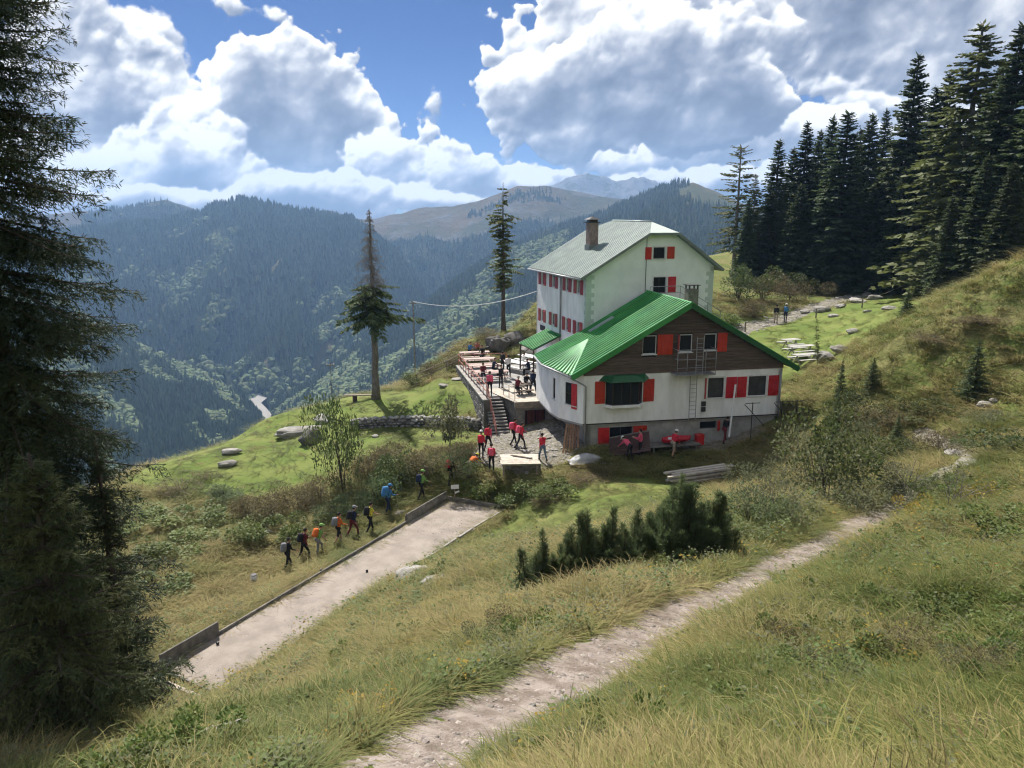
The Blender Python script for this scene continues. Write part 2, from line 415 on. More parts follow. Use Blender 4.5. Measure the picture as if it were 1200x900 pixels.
M_('spruce', (0.056, 0.084, 0.036), (0.092, 0.116, 0.046), 0.7, 0.9, rand=0.25, trans=0.40)
M_('spruce_near', (0.030, 0.050, 0.028), (0.060, 0.076, 0.028), 0.65, 0.7, rand=0.05, trans=0.28)
M_('spruce_young', (0.058, 0.082, 0.032), (0.115, 0.125, 0.044), 0.65, 1.3, rand=0.05, trans=0.3)
M_('larch', (0.100, 0.122, 0.042), (0.150, 0.155, 0.055), 0.7, 0.6, rand=0.15, trans=0.35)
M_('pine', (0.088, 0.130, 0.056), (0.140, 0.172, 0.072), 0.7, 1.5, rand=0.15, trans=0.45)
M_('leaf', (0.060, 0.090, 0.026), (0.110, 0.128, 0.045), 0.6, 1.2, rand=0.2, trans=0.4)
M_('leaf_grey', (0.120, 0.138, 0.070), (0.205, 0.205, 0.105), 0.7, 1.2, rand=0.2, trans=0.4)
M_('leaf_dry', (0.175, 0.135, 0.075), (0.105, 0.098, 0.045), 0.8, 1.2, rand=0.2, trans=0.35)
M_('leaf_yellow', (0.34, 0.235, 0.030), (0.24, 0.19, 0.035), 0.7, 2.0, rand=0.3, trans=0.4)
M_('herb', (0.098, 0.145, 0.036), (0.150, 0.185, 0.048), 0.6, 0.8, rand=0.25, trans=0.4)
M_('grass_green', (0.108, 0.140, 0.030), (0.180, 0.198, 0.050), 0.7, 0.25, rand=0.28, trans=0.45)
M_('grass_straw', (0.345, 0.290, 0.130), (0.255, 0.225, 0.085), 0.8, 0.3, rand=0.28, trans=0.45)
M_('grass_mixed', (0.190, 0.190, 0.054), (0.285, 0.255, 0.085), 0.75, 0.3, rand=0.30, trans=0.45)
M_('far_conifer', (0.058, 0.086, 0.048), (0.105, 0.128, 0.062), 0.9, 0.08, rand=0.35)
M_('far_broadleaf', (0.115, 0.145, 0.060), (0.075, 0.108, 0.042), 0.9, 0.08, rand=0.35)
for nm, c in dict(skin=(0.46, 0.27, 0.19), hair_dark=(0.025, 0.018, 0.014), hair_grey=(0.30, 0.28, 0.26), cloth_black=(0.016, 0.016, 0.018), cloth_red=(0.58, 0.030, 0.055),
                  cloth_pink=(0.72, 0.10, 0.17), cloth_orange=(0.70, 0.16, 0.035), cloth_yellow=(0.62, 0.56, 0.06), cloth_green=(0.20, 0.38, 0.10), cloth_blue=(0.055, 0.19, 0.40),
                  cloth_navy=(0.02, 0.03, 0.065), cloth_white=(0.72, 0.71, 0.69), cloth_grey=(0.22, 0.22, 0.23), cloth_jeans=(0.10, 0.15, 0.21), cloth_beige=(0.36, 0.30, 0.22), cloth_maroon=(0.15, 0.025, 0.03), boot=(0.035, 0.026, 0.02)).items():
    M_(nm, c, tuple(x * 0.8 for x in c), 0.85, 8.0)
def glass_mat():
    m = bpy.data.materials.new('window_glass'); m.use_nodes = True; T = NT(m.node_tree); b = T.n['Principled BSDF']
    b.inputs['Base Color'].default_value = (0.012, 0.015, 0.018, 1); b.inputs['Roughness'].default_value = 0.10; b.inputs['Specular IOR Level'].default_value = 0.22
    tc = T.new('ShaderNodeTexCoord'); bn = T.new('ShaderNodeBump'); bn.inputs['Strength'].default_value = 0.06
    T.put(bn.inputs['Height'], T.noise(tc.outputs['Object'], 1.2, 2)[0]); T.l.new(bn.outputs[0], b.inputs['Normal'])
    MAT['glass'] = m
glass_mat()

# ------------------------------------------------------------------ ground
FIX = []          # control points (x, y, z)
def cpix(*rows):
    for px, py, Y in rows: FIX.append(tuple(at(px, py, Y)))
PATH = [(450, 935, 5.6), (500, 890, 7.0), (570, 850, 8.2), (640, 810, 9.7), (760, 740, 13.0), (880, 680, 17.5), (960, 640, 21.5), (1000, 620, 24.2), (1040, 600, 27.0)]
PATH3 = [tuple(at(*p)) for p in PATH]
FIX += PATH3
# slope around the camera and the grassy bank below the path
FIX += [(0, 0, 15.3), (0, 3, 13.9), (6, 0, 15.6), (-4, 0, 13.6), (12, 6, 14.0), (4, -8, 18.5), (-8, -6, 14.0), (20, -6, 19.0), (14, 12, 12.6)]
cpix((900, 890, 6), (1190, 890, 6.2), (900, 790, 9.2), (1190, 750, 11), (1190, 650, 17), (1100, 700, 13), (1190, 570, 25), (1090, 560, 30), (1140, 470, 41), (1195, 420, 42), (1200, 311, 47), (1120, 340, 55), (1065, 357, 63), (1010, 400, 56),
     (540, 800, 9.2), (700, 705, 14.3), (850, 640, 20.5), (960, 600, 26), (600, 725, 19), (500, 760, 15.5), (400, 830, 12.8), (650, 640, 30), (760, 610, 30), (700, 595, 37), (500, 700, 24), (560, 650, 31), (420, 760, 20), (320, 830, 18.5), (200, 895, 14.5), (235, 838, 20.5),
     (900, 590, 34), (990, 540, 40), (960, 480, 47), (900, 505, 47.5))
# the level of the bowling court and what lies left of it
FIX += [(-13.6, 26.3, -0.15), (-8.7, 34.8, -0.1), (-4.2, 43.2, 0.1), (-10.9, 24.5, 0.0), (-5.8, 33.2, 0.0), (-0.5, 42.0, 0.1), (-12.1, 25.4, 0.0), (-7, 34, 0), (-2.3, 42.7, 0)]
cpix((250, 690, 34), (160, 700, 32.5), (345, 668, 36), (300, 640, 38.7), (160, 620, 40.5), (200, 580, 46), (175, 545, 51.5), (300, 600, 44), (400, 620, 40.2), (455, 600, 42), (495, 583, 43.1), (550, 560, 44.8))
# meadow terrace
cpix((270, 545, 50.5), (220, 545, 50.3), (270, 520, 55), (350, 500, 58.5), (310, 491, 61.5), (390, 470, 62.5), (440, 467, 61), (500, 458, 62.5), (430, 490, 57), (500, 490, 56), (560, 500, 53.6), (470, 512, 51.5), (540, 520, 50), (430, 560, 46.3), (520, 560, 45), (340, 560, 48))
# house ground
cpix((585, 514, 50.3), (600, 545, 44.7), (637, 540, 45.4), (684, 528, 45.6), (750, 532, 45.9), (860, 512, 48.0), (650, 562, 42.9), (750, 552, 43.6), (830, 560, 41.8), (600, 578, 42.6), (900, 560, 40.5), (640, 515, 49))
# behind the houses
cpix((945, 445, 55), (930, 400, 66), (916, 379, 74), (960, 380, 70), (1060, 339, 87), (1000, 352, 81), (870, 350, 82), (850, 332, 98), (950, 332, 95), (1100, 325, 96))
FIX += [(46, 70, 11.0), (60, 90, 11.5), (90, 60, 20), (60, 40, 17.5), (40, 20, 16), (70, 0, 24), (30, 130, 8.5), (70, 130, 12), (110, 110, 18), (8, 70, 5.0), (12, 62, 4.8), (6, 56, 4.0), (2, 60, 4.0), (-2, 58, 3.6), (14, 52, 3.4)]
# terrace end, boulders, the rim and the drop beyond it
cpix((537, 432, 65), (520, 440, 63), (590, 402, 73), (590, 392, 79), (480, 452, 66), (540, 405, 77.5), (610, 375, 90))
FIX += [(-27, 60, -6), (-31, 74, -26), (-20, 78, -14), (-10, 84, -12), (-5, 92, -9), (0, 108, -6), (10, 130, -8), (-38, 44, -8), (-60, 60, -45), (-40, 100, -55), (-10, 130, -46), (25, 165, -18), (-60, 20, -24), (-30, 30, -4), (-24, 18, 2), (-40, 0, -2), (-14, 12, 6.6), (-9, 13, 7.3), (70, 190, 10), (-20, 180, -80), (-80, 130, -110), (-90, 40, -70), (120, 180, 20), (120, 20, 35), (-70, -20, -20), (60, -30, 40)]
FIX = np.array(FIX)
def _tps(pts):
    n = len(pts); P = pts[:, :2] / 40.0
    r2 = ((P[:, None] - P[None]) ** 2).sum(-1); K = 0.5 * r2 * np.log(r2 + 1e-9) + np.eye(n) * 0.0008
    A = np.zeros((n + 3, n + 3)); A[:n, :n] = K; A[:n, n] = 1; A[:n, n + 1:] = P; A[n, :n] = 1; A[n + 1:, :n] = P.T
    b = np.zeros(n + 3); b[:n] = pts[:, 2]
    return np.linalg.solve(A, b), P
_W, _P = _tps(FIX)
def _poly_dist(x, y, pts):
    "distance to a polyline and the height there"
    best = np.full(np.shape(x), 1e9); hz = np.zeros(np.shape(x)); side = np.zeros(np.shape(x)); par = np.zeros(np.shape(x)); acc = 0.0
    for (a, b) in zip(pts[:-1], pts[1:]):
        dx, dy = b[0] - a[0], b[1] - a[1]; L2 = dx * dx + dy * dy; L = math.sqrt(L2)
        t = np.clip(((x - a[0]) * dx + (y - a[1]) * dy) / L2, 0, 1)
        d = np.hypot(x - a[0] - t * dx, y - a[1] - t * dy)
        sel = d < best
        best = np.where(sel, d, best); hz = np.where(sel, a[2] + t * (b[2] - a[2]), hz)
        side = np.where(sel, np.sign((x - a[0]) * dy - (y - a[1]) * dx), side); par = np.where(sel, acc + t * L, par); acc += L
    return best, hz, side, par
COURT = [(-13.25, 26.15), (-10.75, 24.7), (-0.55, 42.1), (-3.95, 43.6)]       # near left, near right, far right, far left
def in_poly_dist(x, y, poly):
    "signed distance to a convex polygon given counter-clockwise or clockwise, negative inside"
    d = np.full(np.shape(x), -1e9); n = len(poly)
    cx = sum(p[0] for p in poly) / n; cy = sum(p[1] for p in poly) / n
    for i in range(n):
        a, b = poly[i], poly[(i + 1) % n]; nx, ny = b[1] - a[1], a[0] - b[0]; L = math.hypot(nx, ny); nx /= L; ny /= L
        if (cx - a[0]) * nx + (cy - a[1]) * ny > 0: nx, ny = -nx, -ny
        d = np.maximum(d, (x - a[0]) * nx + (y - a[1]) * ny)
    return d
def ground(x, y, detail=True):
    x = np.asarray(x, float); y = np.asarray(y, float); sh = x.shape; x = x.ravel(); y = y.ravel()
    z = np.empty(len(x)); n = len(_P)
    for k in range(0, len(x), 20000):
        px = x[k:k + 20000] / 40.0; py = y[k:k + 20000] / 40.0
        r2 = (px[:, None] - _P[:, 0]) ** 2 + (py[:, None] - _P[:, 1]) ** 2
        z[k:k + 20000] = (0.5 * r2 * np.log(r2 + 1e-9)) @ _W[:n] + _W[n] + _W[n + 1] * px + _W[n + 2] * py
    if detail:
        lw = 1 - 0.8 * (1 - sstep(-1.0, 2.0, in_poly_dist(x, y, [(-25.5, 49), (-21, 62), (-11, 64), (-3, 62), (-2.4, 54.0), (-9.5, 50), (-12.5, 46.8), (-21, 46.3)])))
        z = z + lw * ((fbm(x / 6.0, y / 6.0, 4, 5) - 0.5) * 0.6 + (fbm(x / 1.3, y / 1.3, 3, 9) - 0.5) * 0.20)
    d, hz, side, par = _poly_dist(x, y, PATH3)                      # path bed
    k = 1 - sstep(0.75, 1.8, d); z = z * (1 - k) + (hz + (fbm(x / 0.8, y / 0.8, 3, 2) - 0.5) * 0.10) * k
    dc = in_poly_dist(x, y, COURT); k = 1 - sstep(0.15, 1.6, dc); z = z * (1 - k) - 0.02 * k
    kd = 1 - sstep(0.0, 1.2, in_poly_dist(x, y, [(-6.6, 66.8), (-1.9, 52.3), (2.6, 52.3), (6, 60), (2.6, 67.5)])); z = z * (1 - kd) + np.minimum(z, 3.3) * kd   # under the terrace
    return z.reshape(sh)
def gz(x, y): return float(ground(np.array([x]), np.array([y]))[0])
def gpt(px, py, Y0=None):
    "point of the ground seen at that place of the photograph"
    r = ray(px, py); ts = np.concatenate([np.arange(3, 30, 0.15), np.arange(30, 140, 0.4)])
    P = np.array([0, 0, CAM_H]) + r[None] * ts[:, None]
    dz = P[:, 2] - ground(P[:, 0], P[:, 1])
    i = np.argmax(dz < 0)
    if dz[i] >= 0: return None
    t = ts[i - 1] + (ts[i] - ts[i - 1]) * dz[i - 1] / (dz[i - 1] - dz[i])
    p = np.array([0, 0, CAM_H]) + r * t
    return np.array([p[0], p[1], gz(p[0], p[1])])

def ground_material():
    m = bpy.data.materials.new('ground_cover'); m.use_nodes = True; T = NT(m.node_tree); b = T.n['Principled BSDF']
    b.inputs['Roughness'].default_value = 0.95; b.inputs['Specular IOR Level'].default_value = 0.1
    P = T.new('ShaderNodeNewGeometry').outputs['Position']
    def A(n): return T.new('ShaderNodeAttribute', attribute_name=n).outputs['Fac']
    n1 = T.noise(P, 0.35, 6, 0.6)[0]; n2 = T.noise(P, 2.2, 6, 0.65)[0]; n3 = T.noise(P, 9.0, 5, 0.7)[0]
    green = T.mix(T.mapr(n2, 0.3, 0.7), (0.082, 0.115, 0.028), (0.150, 0.175, 0.048))
    straw = T.mix(T.mapr(n3, 0.35, 0.65), (0.215, 0.195, 0.085), (0.140, 0.142, 0.050))
    c = T.mix(T.mapr(T.math('ADD', n1, T.math('MULTIPLY', T.math('SUBTRACT', n2, 0.5), 0.5)), 0.40, 0.62), green, straw)
    lawn = T.mix(T.mapr(n1, 0.35, 0.65), (0.112, 0.160, 0.036), (0.170, 0.198, 0.056))
    lawn = T.mix(T.mapr(n3, 0.5, 0.85), lawn, (0.205, 0.205, 0.075))
    c = T.mix(T.mapr(T.math('ADD', A('lawn'), T.math('MULTIPLY', T.math('SUBTRACT', n2, 0.5), 0.7)), 0.3, 0.7), c, lawn)
    st = T.mix(T.mapr(T.noise(P, 3.5, 7, 0.7)[0], 0.35, 0.65), (0.29, 0.265, 0.23), (0.135, 0.125, 0.085))
    c = T.mix(T.mapr(T.math('ADD', A('stony'), T.math('MULTIPLY', T.math('SUBTRACT', n2, 0.5), 0.9)), 0.42, 0.62), c, st)
    T.put(b.inputs['Base Color'], c)
    bn = T.new('ShaderNodeBump'); bn.inputs['Strength'].default_value = 0.9; bn.inputs['Distance'].default_value = 0.12
    T.put(bn.inputs['Height'], T.math('MULTIPLY', T.noise(P, 5.0, 8, 0.7)[0], T.mapr(A('lawn'), 0.3, 0.8, 1.0, 0.25))); T.l.new(bn.outputs[0], b.inputs['Normal'])
    MAT['ground'] = m
ground_material()
LAWNS = [[(165, 550), (300, 492), (455, 462), (540, 470), (565, 498), (400, 545), (200, 580)], [(480, 525), (570, 512), (560, 530), (500, 545)],
         [(900, 385), (1040, 345), (1060, 365), (990, 420), (930, 430)], [(560, 610), (700, 565), (860, 560), (880, 600), (640, 640), (480, 690)]]
TRACK = [(640, 560, 42), (600, 545, 44.7), (585, 525, 48)]
def zone_masks(x, y):
    lawn = np.zeros(x.shape); stony = np.zeros(x.shape)
    lawn = np.maximum(lawn, 1 - sstep(-1.0, 2.5, in_poly_dist(x, y, [(-25.5, 49), (-21, 62), (-11, 64), (-3, 62), (-2.4, 54.0), (-9.5, 50), (-12.5, 46.8), (-21, 46.3)])))
    lawn = np.maximum(lawn, 1 - sstep(-1.0, 2.0, in_poly_dist(x, y, [(-8.5, 52.5), (-2.2, 53.0), (-1.8, 49.5), (-6.5, 49.5)])))
    lawn = np.maximum(lawn, 1 - sstep(-1.5, 2.5, in_poly_dist(x, y, [(20, 57), (20, 74), (40, 80), (42, 72), (29, 58)])))
    lawn = np.maximum(lawn, 0.55 * (1 - sstep(-2, 3, in_poly_dist(x, y, [(-4, 37), (0, 43), (12, 43.5), (11, 37), (3, 30), (-3, 31)]))))
    stony = np.maximum(stony, 1 - sstep(-0.6, 1.2, in_poly_dist(x, y, [(-1.8, 51), (-2.4, 46.5), (0.5, 44), (3.2, 45), (4.6, 46.4), (3.2, 52)])))
    stony = np.maximum(stony, 0.95 * (1 - sstep(-0.3, 0.8, in_poly_dist(x, y, [(4, 45.8), (9.5, 45.2), (16.2, 47.5), (16, 48.8), (9, 46.4), (4.4, 46.3)]))))
    for (w, pts) in TRACKS:
        d = _poly_dist(x, y, pts)[0]; stony = np.maximum(stony, 1 - sstep(w * 0.5, w * 1.3, d))
    return lawn, stony
TRACKS = [(1.3, [(22, 72.5, 0), (25.5, 74, 0), (29, 77, 0), (33, 80.5, 0), (38, 85, 0), (44, 89, 0)]), (0.9, [(12.5, 64, 0), (20, 68, 0), (22, 72.5, 0)]),
          (0.55, [tuple(at(1040, 600, 27)), tuple(at(1100, 572, 30)), tuple(at(1140, 545, 33)), tuple(at(1120, 528, 36)), tuple(at(1080, 512, 40))])]
def build_ground():
    xs = np.concatenate([np.linspace(-130, -34, 60)[:-1], np.linspace(-34, 34, 250)[:-1], np.linspace(34, 150, 90)])
    ys = np.concatenate([np.linspace(-40, 4, 40)[:-1], np.linspace(4, 36, 150)[:-1], np.linspace(36, 100, 200)[:-1], np.linspace(100, 220, 50)])
    X, Y = np.meshgrid(xs, ys); Z = ground(X, Y)
    o = link_mesh('ground', np.stack([X, Y, Z], -1).reshape(-1, 3), grid_faces(len(xs), len(ys)), MAT['ground'], smooth=True)
    lawn, stony = zone_masks(X.ravel(), Y.ravel())
    for nm, v in (('lawn', lawn), ('stony', stony)):
        a = o.data.attributes.new(nm, 'FLOAT', 'POINT'); a.data.foreach_set('value', v.astype(np.float32))
    tag(o, 'grassy alpine hillside with a level meadow', kind='structure')
build_ground()

# ------------------------------------------------------------------ the footpath
def build_path():
    pts = []
    for a, b in zip(PATH3[:-1], PATH3[1:]):
        L = math.dist(a[:2], b[:2]); n = max(2, int(L / 0.12))
        pts += [tuple(a[i] + (b[i] - a[i]) * k / n for i in range(3)) for k in range(n)]
    p = np.array(pts); k = 15
    for i in range(2): p[:, i] = np.convolve(np.pad(p[:, i], k, mode='edge'), np.ones(2 * k + 1) / (2 * k + 1), 'valid')
    t = np.gradient(p[:, :2], axis=0); t /= np.linalg.norm(t, axis=1)[:, None]; nrm = np.stack([t[:, 1], -t[:, 0]], 1)
    s = np.arange(len(p)) * 0.12
    hw = np.interp(s, [0, 6, 16, 30], [1.0, 0.92, 0.80, 0.70]) + (fbm(s / 1.1, s * 0 + 3, 3, 1) - 0.5) * 0.5; off = (fbm(s / 1.4, s * 0 + 9, 3, 6) - 0.5) * 0.35
    cols = np.linspace(-1, 1, 21)
    XY = p[:, None, :2] + nrm[:, None] * (cols[None, :] * hw[:, None] + off[:, None])[..., None]
    Z = ground(XY[..., 0], XY[..., 1]) + 0.035 * (1 - np.abs(cols[None]) ** 3) - 0.012 + (fbm(XY[..., 0] * 5, XY[..., 1] * 5, 4, 77) - 0.5) * 0.07
    o = link_mesh('path', np.concatenate([XY, Z[..., None]], -1).reshape(-1, 3), grid_faces(21, len(p)), MAT['gravel_path'], smooth=True)
    tag(o, 'bare gravel footpath running along the hillside', kind='structure')
    return p
PATH_C = build_path()
# ------------------------------------------------------------------ far mountains
def mountain_material(name, grass, grass2, rockc, rocky, treeline_bias):
    m = bpy.data.materials.new(name); m.use_nodes = True; T = NT(m.node_tree); b = T.n['Principled BSDF']
    b.inputs['Roughness'].default_value = 1.0; b.inputs['Specular IOR Level'].default_value = 0.05
    P = T.new('ShaderNodeNewGeometry').outputs['Position']
    wood = T.new('ShaderNodeAttribute', attribute_name='wood').outputs['Fac']
    n1 = T.noise(P, 0.004, 6, 0.6)[0]; n2 = T.noise(P, 0.02, 6, 0.65)[0]; n3 = T.noise(P, 0.009, 9, 0.75)[0]
    g = T.mix(T.mapr(n1, 0.38, 0.62), grass, grass2)
    c = T.mix(T.mapr(n3, 0.62 - rocky, 0.72 - rocky), g, rockc)
    fl = T.mix(T.mapr(n2, 0.4, 0.6), (0.028, 0.042, 0.020), (0.055, 0.066, 0.030))
    c = T.mix(T.mapr(T.math('ADD', wood, T.math('MULTIPLY', T.math('SUBTRACT', n2, 0.5), 0.9)), 0.35, 0.65), c, fl)
    T.put(b.inputs['Base Color'], c)
    bn = T.new('ShaderNodeBump'); bn.inputs['Strength'].default_value = 1.0; bn.inputs['Distance'].default_value = 40
    T.put(bn.inputs['Height'], n3); T.l.new(bn.outputs[0], b.inputs['Normal'])
    MAT[name] = m; return m
mountain_material('bald_mountain', (0.082, 0.086, 0.038), (0.155, 0.120, 0.062), (0.165, 0.155, 0.140), 0.12, 0)
mountain_material('wooded_mountain', (0.100, 0.108, 0.048), (0.155, 0.135, 0.065), (0.26, 0.24, 0.21), 0.02, 0)
mountain_material('rocky_mountain', (0.13, 0.125, 0.09), (0.16, 0.15, 0.12), (0.25, 0.24, 0.23), 0.22, 0)
TREES_FAR = {'conifer': [], 'broadleaf': []}
def interp_line(pts, t):
    p = np.array([at(*q) for q in pts]); d = np.concatenate([[0], np.cumsum(np.hypot(np.diff(p[:, 0]), np.diff(p[:, 1])))]); d /= d[-1]
    return np.stack([np.interp(t, d, p[:, i]) for i in range(3)], -1)
def mountain(name, label, ridge, foot, nt, ns, mat, wood, amp=1.0, gully=9, seed=0, density=0, leafy=0.0, hs=(13, 22), sag=0.0):
    "slope between a ridge line and a foot line; wood(t, s, noise) = tree cover 0..1"
    def surf(t, s):
        a = interp_line(ridge, t.ravel()).reshape(*t.shape, 3); f = interp_line(foot, t.ravel()).reshape(*t.shape, 3)
        sf = np.clip(s, 0, None)
        p = a + (f - a) * s[..., None]
        p[..., 2] = a[..., 2] + (f[..., 2] - a[..., 2]) * (sf + sag * sf * (1 - sf))
        H = np.abs(a[..., 2] - f[..., 2]); L = np.linalg.norm((f - a)[..., :2], axis=-1)
        back = s < 0
        p[..., 2] = np.where(back, a[..., 2] + s * H * 0.9, p[..., 2])
        env = np.clip(s, 0, 1) ** 0.6 * 1.0
        rg = 1 - np.abs(2 * fbm(t * gully + 0.6 * fbm(t * 6, s * 3, 3, seed + 2), s * 1.3 + t * 2, 5, seed, 0.55) - 1)
        rg2 = fbm(t * gully * 5, s * 9, 4, seed + 9) - 0.5
        p[..., 2] += ((rg - 0.72) * 0.40 + rg2 * 0.13) * H * env * amp
        p[..., 0] += (fbm(t * gully * 1.5, s * 4, 3, seed + 5) - 0.5) * 0.16 * L * env * amp
        jag = (fbm(t * 60, s * 0 + 2, 4, seed + 21) - 0.5) * H * 0.035 * amp
        p[..., 2] += jag * np.exp(-np.abs(s) * 8)
        return p
    t, s = np.meshgrid(np.linspace(0, 1, nt), np.concatenate([np.linspace(-0.4, 0, 8)[:-1], np.linspace(0, 1.12, ns)]))
    p = surf(t, s)
    w = np.clip(wood(t, s, fbm(t * 14, s * 7, 4, seed + 31)), 0, 1)
    o = link_mesh(name, p.reshape(-1, 3), grid_faces(nt, t.shape[0]), MAT[mat], smooth=True)
    a = o.data.attributes.new('wood', 'FLOAT', 'POINT'); a.data.foreach_set('value', w.ravel().astype(np.float32))
    tag(o, label, kind='structure')
    if density:
        r = np.random.default_rng(seed + 1); tt = r.random(density); ss = r.random(density) * 1.08 - 0.02
        ww = wood(tt, ss, fbm(tt * 14, ss * 7, 4, seed + 31))
        k = r.random(density) < ww; tt, ss = tt[k], ss[k]
        q = surf(tt, ss); h = r.uniform(hs[0], hs[1], len(tt)) * (0.75 + 0.5 * fbm(tt * 20, ss * 20, 2, seed + 40))
        lf = leafy(tt, ss, fbm(tt * 11, ss * 6, 3, seed + 77)) if callable(leafy) else np.full(len(tt), leafy)
        bl = r.random(len(tt)) < lf
        TREES_FAR['conifer'].append(np.concatenate([q[~bl], h[~bl, None]], 1)); TREES_FAR['broadleaf'].append(np.concatenate([q[bl], 0.62 * h[bl, None]], 1))
    return o
def STREAK(t, s):
    "bare gullies and avalanche tracks running down the wooded face"
    q = 0
    for (t0, a, b, w, sl) in ((0.30, 0.35, 0.75, 0.006, 0.05), (0.43, 0.30, 0.95, 0.005, -0.04), (0.52, 0.45, 1.0, 0.006, 0.03), (0.60, 0.40, 0.80, 0.005, -0.03), (0.69, 0.45, 1.0, 0.008, 0.05), (0.78, 0.30, 0.9, 0.006, 0.04)):
        q = q + 0.5 * np.exp(-((t - t0 - sl * (s - 0.5) - 0.03 * (vnoise(s * 7, t0 * 50, 3) - 0.5)) / w) ** 2) * (s > a) * (s < b)
    return q
mountain('mountain', 'far rocky blue peaks behind the bald ridge',
         [(560, 250, 4400), (620, 232, 4400), (650, 216, 4400), (665, 208, 4400), (690, 203, 4400), (712, 207, 4400), (722, 213, 4400), (738, 209, 4400), (754, 207, 4400), (775, 215, 4400), (800, 226, 4400), (860, 240, 4400), (960, 250, 4400)],
         [(560, 360, 3500), (960, 360, 3500)], 160, 50, 'rocky_mountain', lambda t, s, n: 0 * t, 1.0, 7, 11)
mountain('mountain', 'bald grassy ridge running across behind the wooded valley',
         [(-120, 262, 2280), (20, 255, 2356), (70, 251, 2432), (110, 247, 2508), (150, 243, 2508), (175, 237, 2508), (196, 233, 2508), (214, 240, 2508), (240, 251, 2584), (300, 256, 2660), (350, 250, 2660), (388, 247, 2660), (405, 252, 2660), (430, 258, 2584), (470, 250, 2508), (500, 242, 2508), (530, 242, 2508), (565, 234, 2432), (585, 226, 2432), (605, 219, 2432), (640, 217, 2432), (662, 222, 2432), (700, 230, 2432), (760, 236, 2432), (830, 240, 2432), (960, 245, 2432)],
         [(-120, 420, 1748), (300, 400, 1824), (480, 370, 1672), (700, 330, 1672), (960, 300, 1672)], 330, 90, 'bald_mountain',
         lambda t, s, n: sstep(0.24, 0.46, s + (n - 0.5) * 0.8 + 0.22 * (1 - sstep(0.28, 0.42, t))) * 0.95, 1.0, 13, 23, 36000, 0.05, (10, 17))
mountain('mountain', 'steep conifer covered mountain with a rounded top on the left',
         [(-140, 315, 1700), (-20, 288, 1800), (80, 272, 1950), (150, 264, 2000), (205, 257, 2050), (235, 250, 2100), (258, 238, 2100), (285, 235, 2100), (310, 240, 2100), (345, 248, 2100), (375, 251, 2100), (405, 257, 2060), (435, 272, 1960), (465, 300, 1850), (500, 345, 1720)],
         [(-140, 590, 1000), (60, 560, 1000), (200, 530, 1020), (310, 492, 1080), (400, 470, 1150), (470, 440, 1200)], 300, 150, 'wooded_mountain',
         lambda t, s, n: 0.97 * sstep(0.24, 0.40, n + 0.20 - STREAK(t, s)), 1.15, 9, 37, 34000, lambda t, s, n: 0.85 * sstep(0.48, 0.62, n + 0.35 * (s - 0.75)), (13, 23))
mountain('mountain', 'wooded slope rising to the right towards a brown hilltop behind the house',
         [(318, 484, 1050), (370, 447, 1110), (420, 412, 1200), (480, 372, 1300), (540, 328, 1420), (600, 288, 1550), (650, 272, 1650), (700, 256, 1750), (740, 238, 1750), (775, 223, 1700), (795, 217, 1700), (812, 213, 1700), (832, 222, 1700), (870, 238, 1700), (960, 262, 1700), (1080, 280, 1700)],
         [(330, 535, 820), (420, 540, 700), (520, 500, 640), (700, 420, 640), (900, 360, 640), (1080, 340, 640)], 300, 150, 'wooded_mountain',
         lambda t, s, n: 0.97 * sstep(0.22, 0.40, n + 0.25 - 0.56 * sstep(0.50, 0.62, t) * (1 - sstep(0.16, 0.42, s))), 1.0, 10, 53, 34000, lambda t, s, n: 0.95 * sstep(0.42, 0.56, n + 0.25 * (s - 0.35) - 0.3 * (t > 0.55)), (11, 20))
mountain('mountain', 'nearer wooded spur descending into the valley from the left',
         [(-160, 300, 1350), (-40, 318, 1300), (60, 350, 1220), (120, 390, 1150), (180, 417, 1100), (240, 442, 1060), (285, 474, 1010), (305, 492, 980)],
         [(-160, 620, 560), (60, 620, 600), (180, 590, 640), (260, 560, 720), (320, 520, 840)], 220, 120, 'wooded_mountain',
         lambda t, s, n: 0.97 * sstep(0.18, 0.3, n + 0.22), 0.9, 7, 71, 22000, lambda t, s, n: 0.95 * sstep(0.40, 0.55, n + 0.5 * (0.28 - s)), (11, 19))

def river_bed():
    c = [(292, 456, 1160, 5), (296, 461, 1130, 8), (302, 466, 1110, 11), (300, 472, 1090, 6), (305, 478, 1060, 7), (311, 485, 1030, 7), (316, 492, 1000, 6)]
    L = []; Rr = []
    for px, py, Y, w in c: L.append(at(px - w, py, Y)); Rr.append(at(px + w, py, Y))
    v = np.array([q for a, b in zip(L, Rr) for q in (a, (a + b) / 2 + [0, 0, 1.5], b)])
    o = link_mesh('river_bed', v, grid_faces(3, len(c)), MAT['pale_stone'], smooth=True); tag(o, 'pale gravel river bed at the bottom of the valley', kind='structure')
river_bed()

